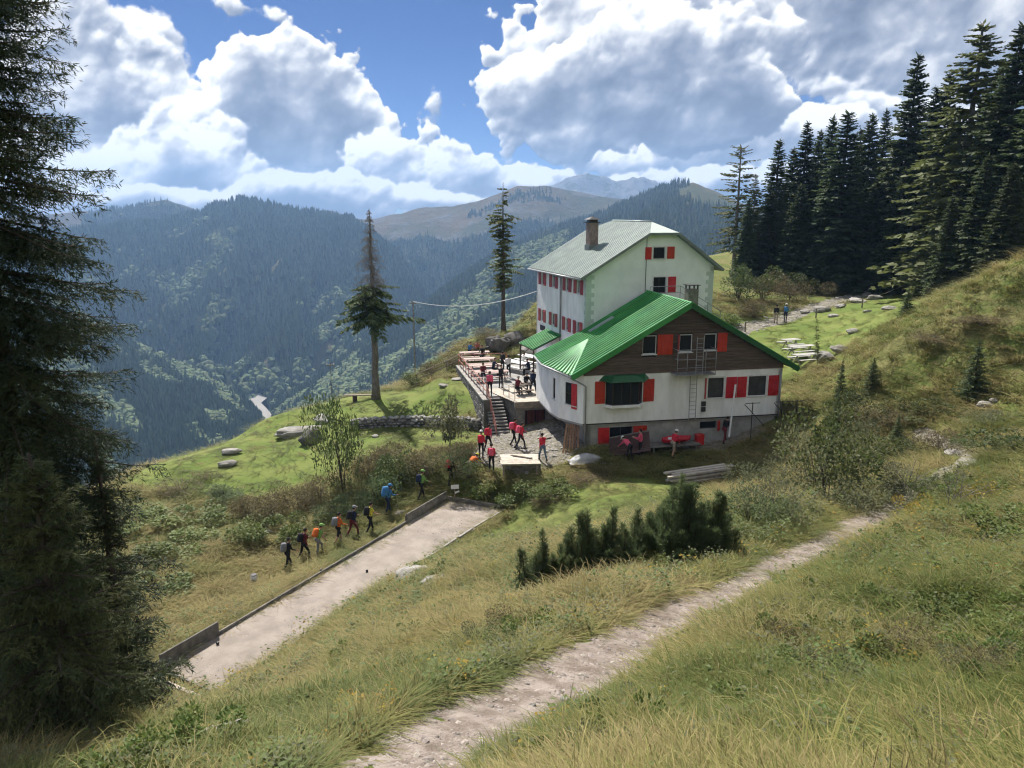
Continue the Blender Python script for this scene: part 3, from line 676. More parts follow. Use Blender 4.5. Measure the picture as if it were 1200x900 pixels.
def proto_mesh(name, mb, mats):
    o = mb.build(name, mats); COL.objects.unlink(o); return o
def far_conifer(seed):
    r = random.Random(seed); mb = MB(); n = 7
    for k in range(4):
        z0 = 0.06 + 0.21 * k; z1 = min(1.0, z0 + 0.40); rad = 0.19 * (1 - 0.21 * k)
        v = [(math.cos(2 * math.pi * i / n + k) * rad * r.uniform(0.7, 1.2), math.sin(2 * math.pi * i / n + k) * rad * r.uniform(0.7, 1.2), z0 + r.uniform(-0.05, 0.05)) for i in range(n)]
        mb.add(v + [(r.uniform(-.02, .02), r.uniform(-.02, .02), z1)], [(i, (i + 1) % n, n) for i in range(n)])
    return mb
def far_broadleaf(seed):
    import bmesh
    r = random.Random(seed); bm = bmesh.new(); bmesh.ops.create_icosphere(bm, subdivisions=2, radius=0.5)
    for v in bm.verts:
        k = r.uniform(0.72, 1.18); v.co = Vector((v.co.x * k * 0.95, v.co.y * k * 0.95, v.co.z * k * 1.05 + 0.42))
    mb = MB(); mb.add([tuple(v.co) for v in bm.verts], [[q.index for q in f.verts] for f in bm.faces]); bm.free(); return mb
def scatter(name, label, pts, protos, scale_xyz, rotz, tilt=None, kind='stuff', parent=None):
    "points with per-point scale and turn, instancing one of a few small meshes (kept as ONE object)"
    n = len(pts); me = bpy.data.meshes.new(name); me.vertices.add(n); me.vertices.foreach_set('co', np.asarray(pts, np.float32).ravel())
    a = me.attributes.new('scl', 'FLOAT_VECTOR', 'POINT'); a.data.foreach_set('vector', np.asarray(scale_xyz, np.float32).ravel())
    rot = np.zeros((n, 3), np.float32); rot[:, 2] = rotz
    if tilt is not None: rot[:, 0] = tilt[:, 0]; rot[:, 1] = tilt[:, 1]
    a = me.attributes.new('rot', 'FLOAT_VECTOR', 'POINT'); a.data.foreach_set('vector', rot.ravel())
    a = me.attributes.new('pick', 'INT', 'POINT'); a.data.foreach_set('value', RNG.integers(0, len(protos), n).astype(np.int32))
    o = bpy.data.objects.new(name, me); COL.objects.link(o)
    g = bpy.data.node_groups.new(name, 'GeometryNodeTree')
    g.interface.new_socket('Geometry', in_out='INPUT', socket_type='NodeSocketGeometry'); g.interface.new_socket('Geometry', in_out='OUTPUT', socket_type='NodeSocketGeometry')
    T = NT(g); gi = T.new('NodeGroupInput'); go = T.new('NodeGroupOutput')
    def attr(nm, typ): q = T.new('GeometryNodeInputNamedAttribute', data_type=typ); q.inputs[0].default_value = nm; return q.outputs[0]
    gm = T.new('GeometryNodeGeometryToInstance')
    for p in reversed(protos):
        oi = T.new('GeometryNodeObjectInfo'); oi.inputs['Object'].default_value = p; T.l.new(oi.outputs['Geometry'], gm.inputs[0])
    ip = T.new('GeometryNodeInstanceOnPoints'); T.l.new(gi.outputs[0], ip.inputs['Points']); T.l.new(gm.outputs[0], ip.inputs['Instance'])
    ip.inputs['Pick Instance'].default_value = True
    T.l.new(attr('pick', 'INT'), ip.inputs['Instance Index']); T.l.new(attr('scl', 'FLOAT_VECTOR'), ip.inputs['Scale']); T.l.new(attr('rot', 'FLOAT_VECTOR'), ip.inputs['Rotation'])
    T.l.new(ip.outputs[0], go.inputs[0])
    md = o.modifiers.new('scatter', 'NODES'); md.node_group = g
    tag(o, label, kind=kind)
    if parent: o.parent = parent
    return o
for kind, fn, mat, lab in (('conifer', far_conifer, 'far_conifer', 'dark conifer forest covering the mountainsides'), ('broadleaf', far_broadleaf, 'far_broadleaf', 'pale green broadleaf woods low on the mountainsides')):
    p = np.concatenate(TREES_FAR[kind]); h = p[:, 3]; w = h * RNG.uniform(0.85, 1.25, len(h))
    q = p[:, :3].copy(); q[:, 2] -= 0.06 * h
    scatter('forest', lab, q, [proto_mesh('far_' + kind, fn(i), [mat]) for i in range(3)], np.stack([w, w, h], 1), RNG.uniform(0, 6.28, len(h)))

def haze():
    m = bpy.data.materials.new('haze'); m.use_nodes = True; T = NT(m.node_tree); T.n.clear()
    v = T.new('ShaderNodeVolumePrincipled'); v.inputs['Color'].default_value = (0.36, 0.60, 1.0, 1); v.inputs['Density'].default_value = HAZE; v.inputs['Anisotropy'].default_value = 0.25
    out = T.new('ShaderNodeOutputMaterial'); T.l.new(v.outputs[0], out.inputs['Volume'])
    o = MB().box(-3300, 2900, -400, 5150, -900, 290).build('haze', m); tag(o, 'thin blue mountain haze filling the valley', kind='stuff')
HAZE = 0.00016
haze()
# ------------------------------------------------------------------ buildings
class Frame:
    "a building's own axes: x along the front, y away from the viewer, z up; yaw in degrees"
    def __init__(s, o, yaw):
        a = R(yaw); s.o = np.array(o, float); s.yaw = a
        s.X = np.array([math.cos(a), math.sin(a), 0]); s.Y = np.array([-math.sin(a), math.cos(a), 0])
    def hit(s, px, py, y=0.0):
        r = ray(px, py); c = np.array([0, 0, CAM_H]); t = np.dot(s.o + s.Y * y - c, s.Y) / np.dot(r, s.Y); p = c + r * t - s.o
        return p @ s.X, p[2]
    def hitx(s, px, py, x=0.0):
        r = ray(px, py); c = np.array([0, 0, CAM_H]); t = np.dot(s.o + s.X * x - c, s.X) / np.dot(r, s.X); p = c + r * t - s.o
        return p @ s.Y, p[2]
    def root(s, name, **k): return empty(name, tuple(s.o), s.yaw, **k)
class Face:
    "a wall plane: origin (x, y), direction u; local coords (along, inward, up)"
    def __init__(s, o, u):
        L = math.hypot(*u); s.o = o; s.u = (u[0] / L, u[1] / L); s.n = (-s.u[1], s.u[0]); s.L = L
    def p(s, a, w, z): return (s.o[0] + s.u[0] * a + s.n[0] * w, s.o[1] + s.u[1] * a + s.n[1] * w, z)
    def mbox(s, mb, a0, a1, w0, w1, z0, z1, m=0):
        v = [s.p(a, w, z) for z in (z0, z1) for w in (w0, w1) for a in (a0, a1)]
        return mb.add(v, [(0, 2, 3, 1), (4, 5, 7, 6), (0, 1, 5, 4), (2, 6, 7, 3), (0, 4, 6, 2), (1, 3, 7, 5)], m)
    def box(s, name, mat, parent, *a, bevel=0.0):
        return s.mbox(MB(), *a).build(name, mat, parent, bevel=bevel)
def wall_mesh(mb, F, a0, a1, z0, top, openings=(), thick=0.30, caps=True):
    "wall with real openings; top = number or [(a, z), ...]; openings = (a0, a1, z0, z1)"
    tp = [(a0, top), (a1, top)] if not hasattr(top, '__len__') else top
    tf = lambda a: float(np.interp(a, [q[0] for q in tp], [q[1] for q in tp]))
    xs = sorted({round(v, 4) for v in [a0, a1] + [q[0] for q in tp if a0 < q[0] < a1] + [v for o in openings for v in o[:2]]})
    for xa, xb in zip(xs[:-1], xs[1:]):
        xm = (xa + xb) / 2; zs = [(z0, z0)]
        for o in sorted((o for o in openings if o[0] < xm < o[1]), key=lambda o: o[2]): zs += [(o[2], o[2]), (o[3], o[3])]
        zs.append((tf(xa), tf(xb)))
        for k in range(0, len(zs), 2):
            (la, lb), (ha, hb) = zs[k], zs[k + 1]
            for w, fl in ((0, False), (thick, True)):
                q = [F.p(xa, w, la), F.p(xb, w, lb), F.p(xb, w, hb), F.p(xa, w, ha)]
                mb.add(q, [(3, 2, 1, 0) if fl else (0, 1, 2, 3)])
        if caps:
            mb.add([F.p(xa, 0, tf(xa)), F.p(xb, 0, tf(xb)), F.p(xb, thick, tf(xb)), F.p(xa, thick, tf(xa))], [(0, 1, 2, 3)])
    for (b0, b1, c0, c1) in openings:
        for q in ([(b0, c0), (b1, c0)], [(b1, c0), (b1, c1)], [(b1, c1), (b0, c1)], [(b0, c1), (b0, c0)]):
            mb.add([F.p(q[0][0], 0, q[0][1]), F.p(q[0][0], thick, q[0][1]), F.p(q[1][0], thick, q[1][1]), F.p(q[1][0], 0, q[1][1])], [(0, 1, 2, 3)])
    if caps:
        for a, fl in ((a0, 0), (a1, 1)):
            q = [F.p(a, 0, z0), F.p(a, thick, z0), F.p(a, thick, tf(a)), F.p(a, 0, tf(a))]; mb.add(q, [(3, 2, 1, 0) if not fl else (0, 1, 2, 3)])
    return mb
def window(parent, F, a0, a1, z0, z1, frame='white_frame', vbars=1, hbars=0, pane='glass', sill='white_frame', depth=0.14, fw=0.055, dressed=False):
    mb = MB()
    F.mbox(mb, a0, a0 + fw, depth - 0.03, depth + 0.05, z0, z1); F.mbox(mb, a1 - fw, a1, depth - 0.03, depth + 0.05, z0, z1)
    F.mbox(mb, a0 + fw, a1 - fw, depth - 0.03, depth + 0.05, z0, z0 + fw); F.mbox(mb, a0 + fw, a1 - fw, depth - 0.03, depth + 0.05, z1 - fw, z1)
    w = mb.build('window', frame, parent)
    F.box('pane', pane, w, a0 + fw, a1 - fw, depth, depth + 0.015, z0 + fw, z1 - fw)
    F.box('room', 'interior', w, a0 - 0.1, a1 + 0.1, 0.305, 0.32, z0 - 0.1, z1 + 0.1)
    for k in range(vbars):
        x = a0 + (a1 - a0) * (k + 1) / (vbars + 1); F.box('glazing_bar', frame, w, x - 0.03, x + 0.03, depth - 0.025, depth + 0.04, z0 + fw, z1 - fw)
    for k in range(hbars):
        z = z0 + (z1 - z0) * (k + 1) / (hbars + 1); F.box('glazing_bar', frame, w, a0 + fw, a1 - fw, depth - 0.022, depth + 0.038, z - 0.022, z + 0.022)
    if sill: F.box('sill', sill, w, a0 - 0.07, a1 + 0.07, -0.07, 0.10, z0 - 0.06, z0 - 0.002)
    if dressed:   # pale band round the opening
        q = MB(); F.mbox(q, a0 - 0.10, a0, -0.012, 0.01, z0, z1 + 0.1); F.mbox(q, a1, a1 + 0.10, -0.012, 0.01, z0, z1 + 0.1); F.mbox(q, a0, a1, -0.012, 0.01, z1, z1 + 0.1)
        q.build('surround', 'white_frame', w)
    return w
def shutter(parent, F, a0, a1, z0, z1, mat='red_paint', w=-0.05, boards=3, swing=0.0):
    "board shutter lying against the wall; swing turns it out about its far edge"
    mb = MB(); n = boards; d = (a1 - a0) / n
    def P(a, ww, z):
        if swing:
            hinge = a1 if swing > 0 else a0; r = a - hinge; s_ = abs(swing); return F.p(hinge + r * math.cos(s_), ww - abs(r) * math.sin(s_), z)
        return F.p(a, ww, z)
    def bx(p0, p1, w0, w1, c0, c1):
        v = [P(a, ww, z) for z in (c0, c1) for ww in (w0, w1) for a in (p0, p1)]
        mb.add(v, [(0, 2, 3, 1), (4, 5, 7, 6), (0, 1, 5, 4), (2, 6, 7, 3), (0, 4, 6, 2), (1, 3, 7, 5)])
    for k in range(n): bx(a0 + k * d + 0.004, a0 + (k + 1) * d - 0.004, w, w + 0.03, z0, z1)
    h = z1 - z0
    for f in (0.16, 0.80): bx(a0 + 0.03, a1 - 0.03, w - 0.022, w, z0 + h * f, z0 + h * f + 0.09)
    return mb.build('shutter', mat, parent)
def pipe(name, mat, parent, pts, r=0.05, n=8): return MB().tube(pts, r, n).build(name, mat, parent, smooth=True)
def roof_panels(parent, mat, e0, e1, r0, r1, width, rib=0.085, t=0.03, lift=0.0, jitter=0.0):
    "sheets between eave line e0-e1 and ridge line r0-r1, each with a raised seam"
    e0, e1, r0, r1 = (Vector(q) for q in (e0, e1, r0, r1)); n = max(1, int(round(max((e1 - e0).length, (r1 - r0).length) / width)))
    nr = (e1 - e0).cross(r0 - e0).normalized()
    if nr.z < 0: nr = -nr
    for k in range(n):
        a, b = k / n, (k + 1) / n; g = 0.012 / width / n * 0.5
        A = e0.lerp(e1, a + g) + nr * lift; B = e0.lerp(e1, b - g) + nr * lift; C = r0.lerp(r1, b - g) + nr * lift; D = r0.lerp(r1, a + g) + nr * lift
        mb = MB(); q = [A, B, C, D]
        if (B - A).cross(D - A).z < 0: q = [B, A, D, C]
        mb.slab(q, t)
        mid0 = A.lerp(B, 0.04) + nr * rib / 2; mid1 = D.lerp(C, 0.04) + nr * rib / 2
        mb.bar(mid0, mid1, 0.09, rib, up=nr)
        mb.build('roof_panel', mat, parent)

# ---- the chalet with the green roof
CH = Frame(at(683, 497, 46.0), 11)
def build_chalet():
    t = CH.root('chalet', label='low white chalet with bright green metal roof, dark timber gable and red shutters', cat='house')
    W = 13.3; ZT = 3.1; RX, RZ, SL = 6.65, 7.40, 0.567; DEP = 7.3
    zr = lambda x: RZ - SL * abs(x - RX)
    F = Face((0, 0), (1, 0))
    # front wall
    op = [(1.42, 3.80, 1.22, 2.70), (8.20, 9.28, 1.28, 2.58), (10.98, 12.22, 1.30, 2.58)]
    mb = wall_mesh(MB(), F, 0, W, 0.0, ZT, op)
    foot = [(0, 0), (-0.21, 0.24), (-1.12, 1.81), (-1.32, 3.30), (-1.32, DEP)]
    for k in range(len(foot) - 1):
        G = Face(foot[k + 1], (foot[k][0] - foot[k + 1][0], foot[k][1] - foot[k + 1][1]))
        o2 = []
        if k == 1: o2 = [(0.62, 1.62, 1.05, 2.45)]
        if k == 2: o2 = [(0.55, 0.95, 1.05, 2.45)]
        wall_mesh(mb, G, 0, G.L, 0.0, ZT, o2, 0.2)
    Rt = Face((W, 0), (0, 1)); wall_mesh(mb, Rt, 0, DEP, 0, ZT)
    wall = mb.build('wall', 'white_plaster', t)
    MB().prism([(0.02, 0.02), (W - .02, 0.02), (W - .02, DEP), (-1.30, DEP), (-1.30, 3.3), (-1.10, 1.83), (-0.19, 0.26)], -0.14, -0.004).build('floor_slab', 'concrete', t)
    # bow windows at the left end
    G = Face(foot[2], (foot[1][0] - foot[2][0], foot[1][1] - foot[2][1])); window(t, G, 0.62, 1.62, 1.05, 2.45, 'dark_frame', 1, 1, depth=0.06); shutter(t, G, 1.20, 1.66, 0.85, 2.45, w=-0.06, boards=2)
    G = Face(foot[3], (foot[2][0] - foot[3][0], foot[2][1] - foot[3][1])); window(t, G, 0.55, 0.95, 1.05, 2.45, 'grey_metal', 0, 0, depth=0.06)
    # bay window with its little green roof
    b = MB(); poly = [(1.42, 0.0), (1.75, -0.42), (3.45, -0.42), (3.80, 0.0)]
    for (p, q) in zip(poly[:-1], poly[1:]):
        n = 2 if p[0] == 1.75 else 0
        H = Face(p, (q[0] - p[0], q[1] - p[1]))
        for a in [0.02] + [H.L * (k + 1) / (n + 1) for k in range(n)] + [H.L - 0.02]: H.mbox(b, a - 0.035, a + 0.035, 0.0, 0.06, 1.26, 2.66)
        H.mbox(b, 0, H.L, 0.002, 0.058, 1.20, 1.26); H.mbox(b, 0, H.L, 0.002, 0.058, 2.66, 2.72)
    bw = b.build('bay_window', 'dark_frame', t)
    for (p, q) in zip(poly[:-1], poly[1:]):
        H = Face(p, (q[0] - p[0], q[1] - p[1])); H.box('pane', 'glass', bw, 0.05, H.L - 0.05, 0.02, 0.035, 1.26, 2.66)
    MB().prism([(1.30, 0.0), (1.68, -0.52), (3.52, -0.52), (3.92, 0.0)], 1.04, 1.198).build('sill', 'white_plaster', bw)
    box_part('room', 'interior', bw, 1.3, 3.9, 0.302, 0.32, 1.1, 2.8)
    top = [(0.98, 0.0, 2.98), (4.24, 0.0, 2.98)]; low = [(0.98, -0.02, 2.74), (1.50, -0.70, 2.70), (3.70, -0.70, 2.70), (4.24, -0.02, 2.74)]
    r = MB(); hi = [(1.30, -0.002, 3.06), (1.95, -0.25, 3.04), (3.30, -0.25, 3.04), (3.95, -0.002, 3.06)]
    for k in range(3): r.slab([low[k], low[k + 1], hi[k + 1], hi[k]], 0.03)
    r.slab([hi[0], hi[1], hi[2], hi[3]], 0.03)
    r.build('bay_roof', 'green_trim', t)
    shutter(t, F, 0.72, 1.38, 1.26, 2.68, boards=3); shutter(t, F, 3.86, 4.58, 1.26, 2.70, boards=3)
    # right hand windows
    for (a0, a1) in ((8.20, 9.28), (10.98, 12.22)): window(t, F, a0, a1, 1.29, 2.58, 'dark_frame', 0, 0, pane='screen', depth=0.10, dressed=True)
    shutter(t, F, 7.97, 8.08, 1.25, 2.60, 'faded_red', boards=1); shutter(t, F, 9.42, 10.16, 1.22, 2.60, boards=3); shutter(t, F, 10.20, 10.84, 1.24, 2.59, boards=3); shutter(t, F, 12.36, 13.08, 1.26, 2.59, boards=3)
    # basement
    B = Face((0.25, 0.12), (1, 0)); ob = [(1.55, 3.05, -1.30, -0.35), (7.60, 8.75, -0.78, -0.30)]
    mb = wall_mesh(MB(), B, 0, W - 0.5, -2.9, -0.14, ob, 0.3)
    Lf = Face((0.25, DEP), (0, -1)); wall_mesh(mb, Lf, 0, DEP - 0.12, -2.9, -0.14)
    bs = mb.build('basement_wall', 'concrete', t)
    window(t, B, 1.55, 3.05, -1.30, -0.35, 'dark_frame', 1, 0, sill=None); window(t, B, 7.60, 8.75, -0.78, -0.30, 'dark_frame', 0, 0, sill=None)
    shutter(t, B, 0.78, 1.52, -1.38, -0.33, boards=3); shutter(t, B, 3.08, 4.0, -1.30, -0.33, boards=3); shutter(t, B, 8.8, 8.98, -0.95, -0.28, boards=1)
    box_part('trim_line', 'dark_metal', t, -0.005, W, -0.012, 0.02, -0.075, -0.012)
    # timber gable, board by board
    back = MB(); back.prism([(0.1, 0), (W - 0.1, 0), (W - 0.1, 1), (0.1, 1)], 0, 1)
    gb = MB(); ys = 0.10
    gb.add([(0, ys, ZT), (W, ys, ZT), (W, ys, zr(W) - 0.1), (RX, ys, RZ - 0.1), (0, ys, zr(0) - 0.1)], [(0, 1, 2, 3, 4)])
    gable = gb.build('gable', 'interior', t)
    ow = [(3.72, 4.62, 4.27, 5.42), (6.14, 6.98, 4.32, 5.42), (7.78, 8.60, 4.38, 5.42)]
    z = ZT - 0.04; k = 0; rr = random.Random(3)
    while z < RZ - 0.25:
        h = 0.205; z1 = z + h - 0.012
        xa = max(-0.02, RX - (RZ - 0.16 - z1) / SL); xb = min(W + 0.02, RX + (RZ - 0.16 - z1) / SL)
        segs = [(xa, xb)]
        for o in ow:
            if z1 > o[2] and z < o[3]:
                ns = []
                for (p, q) in segs:
                    if o[1] <= p or o[0] >= q: ns.append((p, q))
                    else:
                        if o[0] - p > 0.05: ns.append((p, o[0]))
                        if q - o[1] > 0.05: ns.append((o[1], q))
                segs = ns
        dy = rr.uniform(-0.012, 0.012)
        for (p, q) in segs: MB().add([(p, -0.035 + dy, z), (q, -0.035 + dy, z), (q, -0.012 + dy, z1), (p, -0.012 + dy, z1), (p, 0.05, z), (q, 0.05, z), (q, 0.05, z1), (p, 0.05, z1)], [(0, 1, 2, 3), (5, 4, 7, 6), (1, 5, 6, 2), (4, 0, 3, 7), (3, 2, 6, 7), (4, 5, 1, 0)]).build('board', 'dark_wood', gable)
        z += h; k += 1
    for i, o in enumerate(ow):
        window(t, F, *o, 'white_frame', 0, 0, depth=0.08, fw=0.045)
    shutter(t, F, 4.66, 5.66, 4.22, 5.48, w=-0.10, boards=4); shutter(t, F, 5.90, 6.10, 4.36, 5.44, 'faded_red', w=-0.10, boards=1, swing=0.6); shutter(t, F, 8.64, 9.28, 4.28, 5.47, w=-0.10, boards=3)
    # roof
    yf, yb = -0.36, DEP; xl, xr = -0.86, 14.22
    mb = MB()
    for (x, ) in ((xl,), (xr,)):
        q = [(x, yf + 0.03, zr(x) - 0.05), (RX, yf + 0.03, RZ - 0.05), (RX, yb - 0.02, RZ - 0.05), (x, yb - 0.02, zr(x) - 0.05)]
        if x > RX: q = q[::-1]
        q = q if (Vector(q[1]) - Vector(q[0])).cross(Vector(q[2]) - Vector(q[0])).z > 0 else q[::-1]
        mb.slab(q, 0.12)
    rf = mb.build('roof', 'dark_wood', t)
    roof_panels(rf, 'green_roof', (xl, yf, zr(xl)), (xl, yb, zr(xl)), (RX, yf, RZ), (RX, yb, RZ), 0.38)
    roof_panels(rf, 'green_roof', (xr, yf, zr(xr)), (xr, yb, zr(xr)), (RX, yf, RZ), (RX, yb, RZ), 0.38)
    ap = (1.56, 4.3, zr(1.56) + 0.03); e = [(-0.86, yf, zr(xl) + 0.01), (-1.72, 3.95, 3.14), (-1.50, yb, 3.12)]
    roof_panels(rf, 'green_roof', e[0], e[1], (ap[0] - 0.05, ap[1] - 0.12, ap[2]), ap, 0.42, lift=0.012)
    roof_panels(rf, 'green_roof', e[1], e[2], ap, (1.56, yb, zr(1.56) + 0.03), 0.42, lift=0.012)
    for s, x in ((-1, xl), (1, xr)):
        q = MB(); q.bar((x, yf - 0.03, zr(x) - 0.13), (RX, yf - 0.03, RZ - 0.13), 0.05, 0.30); q.build('bargeboard', 'green_trim' if s > 0 else 'green_roof', rf)
    MB().tube([(RX, yf - 0.03, RZ + 0.03), (RX, yb, RZ + 0.03)], 0.07, 8).build('ridge_cap', 'green_roof', rf)
    sk = MB(); A = Vector((2.05, 5.60, zr(2.05) + 0.05)); Bv = Vector((3.75, 5.60, zr(3.75) + 0.05)); sk.slab([A, A + Vector((0, 0.55, 0)), Bv + Vector((0, 0.55, 0)), Bv][::-1], -0.05); sk.build('skylight', 'grey_roof', rf)
    gt = [(-0.90, yf, zr(xl) - 0.10), (-1.76, 3.95, 3.06), (-1.54, yb, 3.04)]; pipe('gutter', 'grey_metal', rf, gt, 0.06)
    pipe('downpipe', 'grey_metal', t, [(-0.90, -0.15, 2.98), (-0.10, -0.10, 2.55), (0.12, -0.09, 2.40), (0.12, -0.09, 0.2), (0.14, -0.02, -0.1), (0.16, 0.02, -1.75)], 0.055)
    pipe('downpipe', 'grey_metal', t, [(13.18, -0.08, 3.0), (13.18, -0.08, -0.6)], 0.045)
    # balcony with cage ladder
    y0 = -0.95; bal = MB(); bal.box(5.62, 8.22, y0, -0.05, 2.98, 3.06); balc = bal.build('balcony', 'grey_metal', t)
    for z in (4.02, 4.62): pipe('rail', 'grey_metal', balc, [(5.66, -0.05, z), (5.66, y0, z), (8.18, y0, z), (8.18, -0.05, z)], 0.022, 6)
    pipe('rail', 'grey_metal', balc, [(5.66, y0, 3.5), (8.18, y0, 3.5)], 0.018, 6)
    for x in (5.66, 6.30, 7.5, 8.18): pipe('post', 'grey_metal', balc, [(x, y0, 3.02), (x, y0, 4.64)], 0.022, 6)
    ld = MB()
    for x in (6.86, 7.30): ld.tube([(x, y0 - 0.04, 5.42), (x, y0 - 0.04, 3.05), (x + 0.02, -0.22, 2.9), (x + 0.06, -0.20, -0.12)], 0.025, 6)
    for k in range(20):
        z = 5.3 - 0.275 * k; yy = y0 - 0.04 if z > 3.0 else -0.21; ld.tube([(6.87, yy, z), (7.33, yy, z)], 0.014, 5)
    ld.build('ladder', 'grey_metal', t)
    # chimney
    cx, cy = 7.75, 2.2; c0 = zr(cx) - 0.3
    ch = MB().box(cx - 0.34, cx + 0.34, cy - 0.34, cy + 0.34, c0, 8.02).build('chimney', 'chimney_stone', t, bevel=0.02)
    q = MB()
    for sx in (-1, 1):
        for sy in (-1, 1): q.box(cx + sx * 0.28 - 0.04, cx + sx * 0.28 + 0.04, cy + sy * 0.28 - 0.04, cy + sy * 0.28 + 0.04, 8.02, 8.26)
    q.box(cx - 0.42, cx + 0.42, cy - 0.42, cy + 0.42, 8.26, 8.31); q.build('chimney_cap', 'dark_metal', ch)
    # meter boxes and cable
    for z in (0.42, 0.78): box_part('meter_box', 'dark_metal', t, 7.80, 8.08, -0.10, -0.002, z, z + 0.30)
    return t
M_('screen', (0.060, 0.060, 0.064), (0.035, 0.035, 0.038), 0.35, 3.0, spec=0.4)
chalet = build_chalet()

# ---- the tall white lodge behind
BH = Frame(at(686, 375, 53.4), 18)
def build_lodge():
    t = BH.root('lodge', label='tall three storey white lodge with grey metal roof behind the green roofed chalet', cat='house')
    k = 53.4 / 58.0
    W = 10.97 * k; DEP = 10.9 * k; zl, zrr = 3.46 * k, 3.92 * k; BX, BZ = 6.30 * k, 7.15 * k
    sl = (BZ - zl) / BX; sr = (BZ - zrr) / (W - BX); HZ = 6.36 * k            # half-hip cuts the gable at HZ
    hx0, hx1 = (HZ - zl) / sl, W - (HZ - zrr) / sr; zb = -6.0
    F = Face((0, 0), (1, 0)); L = Face((0, DEP), (0, -1))
    win = [(5.55 * k, 6.55 * k, 4.50 * k, 5.36 * k), (5.65 * k, 6.75 * k, 1.84 * k, 3.08 * k)]
    top = [(0, zl), (hx0, HZ), (hx1, HZ), (W, zrr)]
    mb = wall_mesh(MB(), F, 0, W, zb, [(a, z - 0.08) for a, z in top], win, 0.35)
    mb.build('gable_wall', 'green_plaster', t)
    def Lx(y): return DEP - y * k
    rows = [(1.86, 2.90), (-1.34, -0.33)]; lw = []; sh = []
    for (z0, z1) in rows:
        for (a, b, s2) in ((9.75, 9.15, 1), (7.10, 6.40, 1), (4.05, 3.45, 1), (1.75, 1.10, 1)):
            lw.append((Lx(a), Lx(b), z0 * k, z1 * k)); sh.append((a, b, z0, z1))
    mb = wall_mesh(MB(), L, 0, DEP, zb, zl - 0.08, lw, 0.35, caps=False)
    Rt = Face((W, 0), (0, 1)); wall_mesh(mb, Rt, 0, DEP, zb, zrr - 0.1); Bk = Face((W, DEP), (-1, 0)); wall_mesh(mb, Bk, 0, W, zb, zl)
    mb.build('side_wall', 'white_plaster', t)
    for o in lw: window(t, L, *o, 'white_frame', 1, 0, depth=0.10)
    for (a, b, z0, z1) in sh:
        w_ = 0.62
        shutter(t, L, Lx(a) - w_ * k, Lx(a) - 0.03, z0 * k - 0.04, z1 * k + 0.04, 'faded_red', boards=2); shutter(t, L, Lx(b) + 0.03, Lx(b) + w_ * k, z0 * k - 0.04, z1 * k + 0.04, 'faded_red', boards=2)
    window(t, F, *win[0], 'dark_frame', 0, 0, dressed=True); window(t, F, *win[1], 'dark_frame', 1, 0, dressed=True)
    shutter(t, F, 4.84 * k, 5.38 * k, 4.45 * k, 5.38 * k, boards=2); shutter(t, F, 6.72 * k, 7.36 * k, 4.48 * k, 5.40 * k, boards=2); shutter(t, F, 6.92 * k, 7.60 * k, 1.84 * k, 3.10 * k, boards=3)
    # quoins: alternate blocks up both corners
    n = 0; z = -3.0
    while z < zl - 0.35:
        w_ = 0.62 if n % 2 else 0.40
        F.box('quoin', 'quoin_plaster', t, 0.0, w_, -0.018, 0.0, z, z + 0.30); L.box('quoin', 'quoin_plaster', t, DEP - (0.20 if n % 2 else 0.12), DEP, -0.018, 0.0, z, z + 0.30)
        F.box('quoin', 'quoin_plaster', t, W - w_, W, -0.018, 0.0, z + 0.05, z + 0.35); z += 0.305; n += 1
    # roof: two slopes, half hips at both gables
    ov = 0.55; of = 0.45
    xl, xr = -ov, W + ov; zel, zer = zl - sl * ov, zrr - sr * ov
    hd = 1.75; yr0, yr1 = hd, DEP - hd                                        # ends of the ridge
    rid0, rid1 = (BX, yr0, BZ + 0.1), (BX, yr1, BZ + 0.1); u = 0.10
    pl = lambda x: (zl + sl * x if x <= BX else zrr + sr * (W - x)) + u
    hA0, hB0 = (hx0, -of, HZ + u), (hx1, -of, HZ + u); hA1, hB1 = (hx0, DEP + of, HZ + u), (hx1, DEP + of, HZ + u)
    mb = MB()
    def dn(p, d=0.07): return (p[0], p[1], p[2] - d)
    for q in ([(xl, -of, zel + u), hA0, rid0, rid1, hA1, (xl, DEP + of, zel + u)], [(xr, -of, zer + u), (xr, DEP + of, zer + u), hB1, rid1, rid0, hB0], [hA0, hB0, rid0], [hB1, hA1, rid1]):
        q = [dn(p) for p in q]
        if (Vector(q[1]) - Vector(q[0])).cross(Vector(q[2]) - Vector(q[0])).z < 0: q = q[::-1]
        mb.slab(q, 0.10)
    rf = mb.build('roof', 'grey_trim', t)
    # left slope sheets: seams run from eave to ridge
    n = 34; y0, y1 = -of, DEP + of
    def upper(y):   # upper end of the slope at depth y
        if y < yr0: f = (y - y0) / (yr0 - y0); return tuple(hA0[i] + (rid0[i] - hA0[i]) * f for i in range(3))
        if y > yr1: f = (y - yr1) / (y1 - yr1); return tuple(rid1[i] + (hA1[i] - rid1[i]) * f for i in range(3))
        return (BX, y, BZ + 0.1)
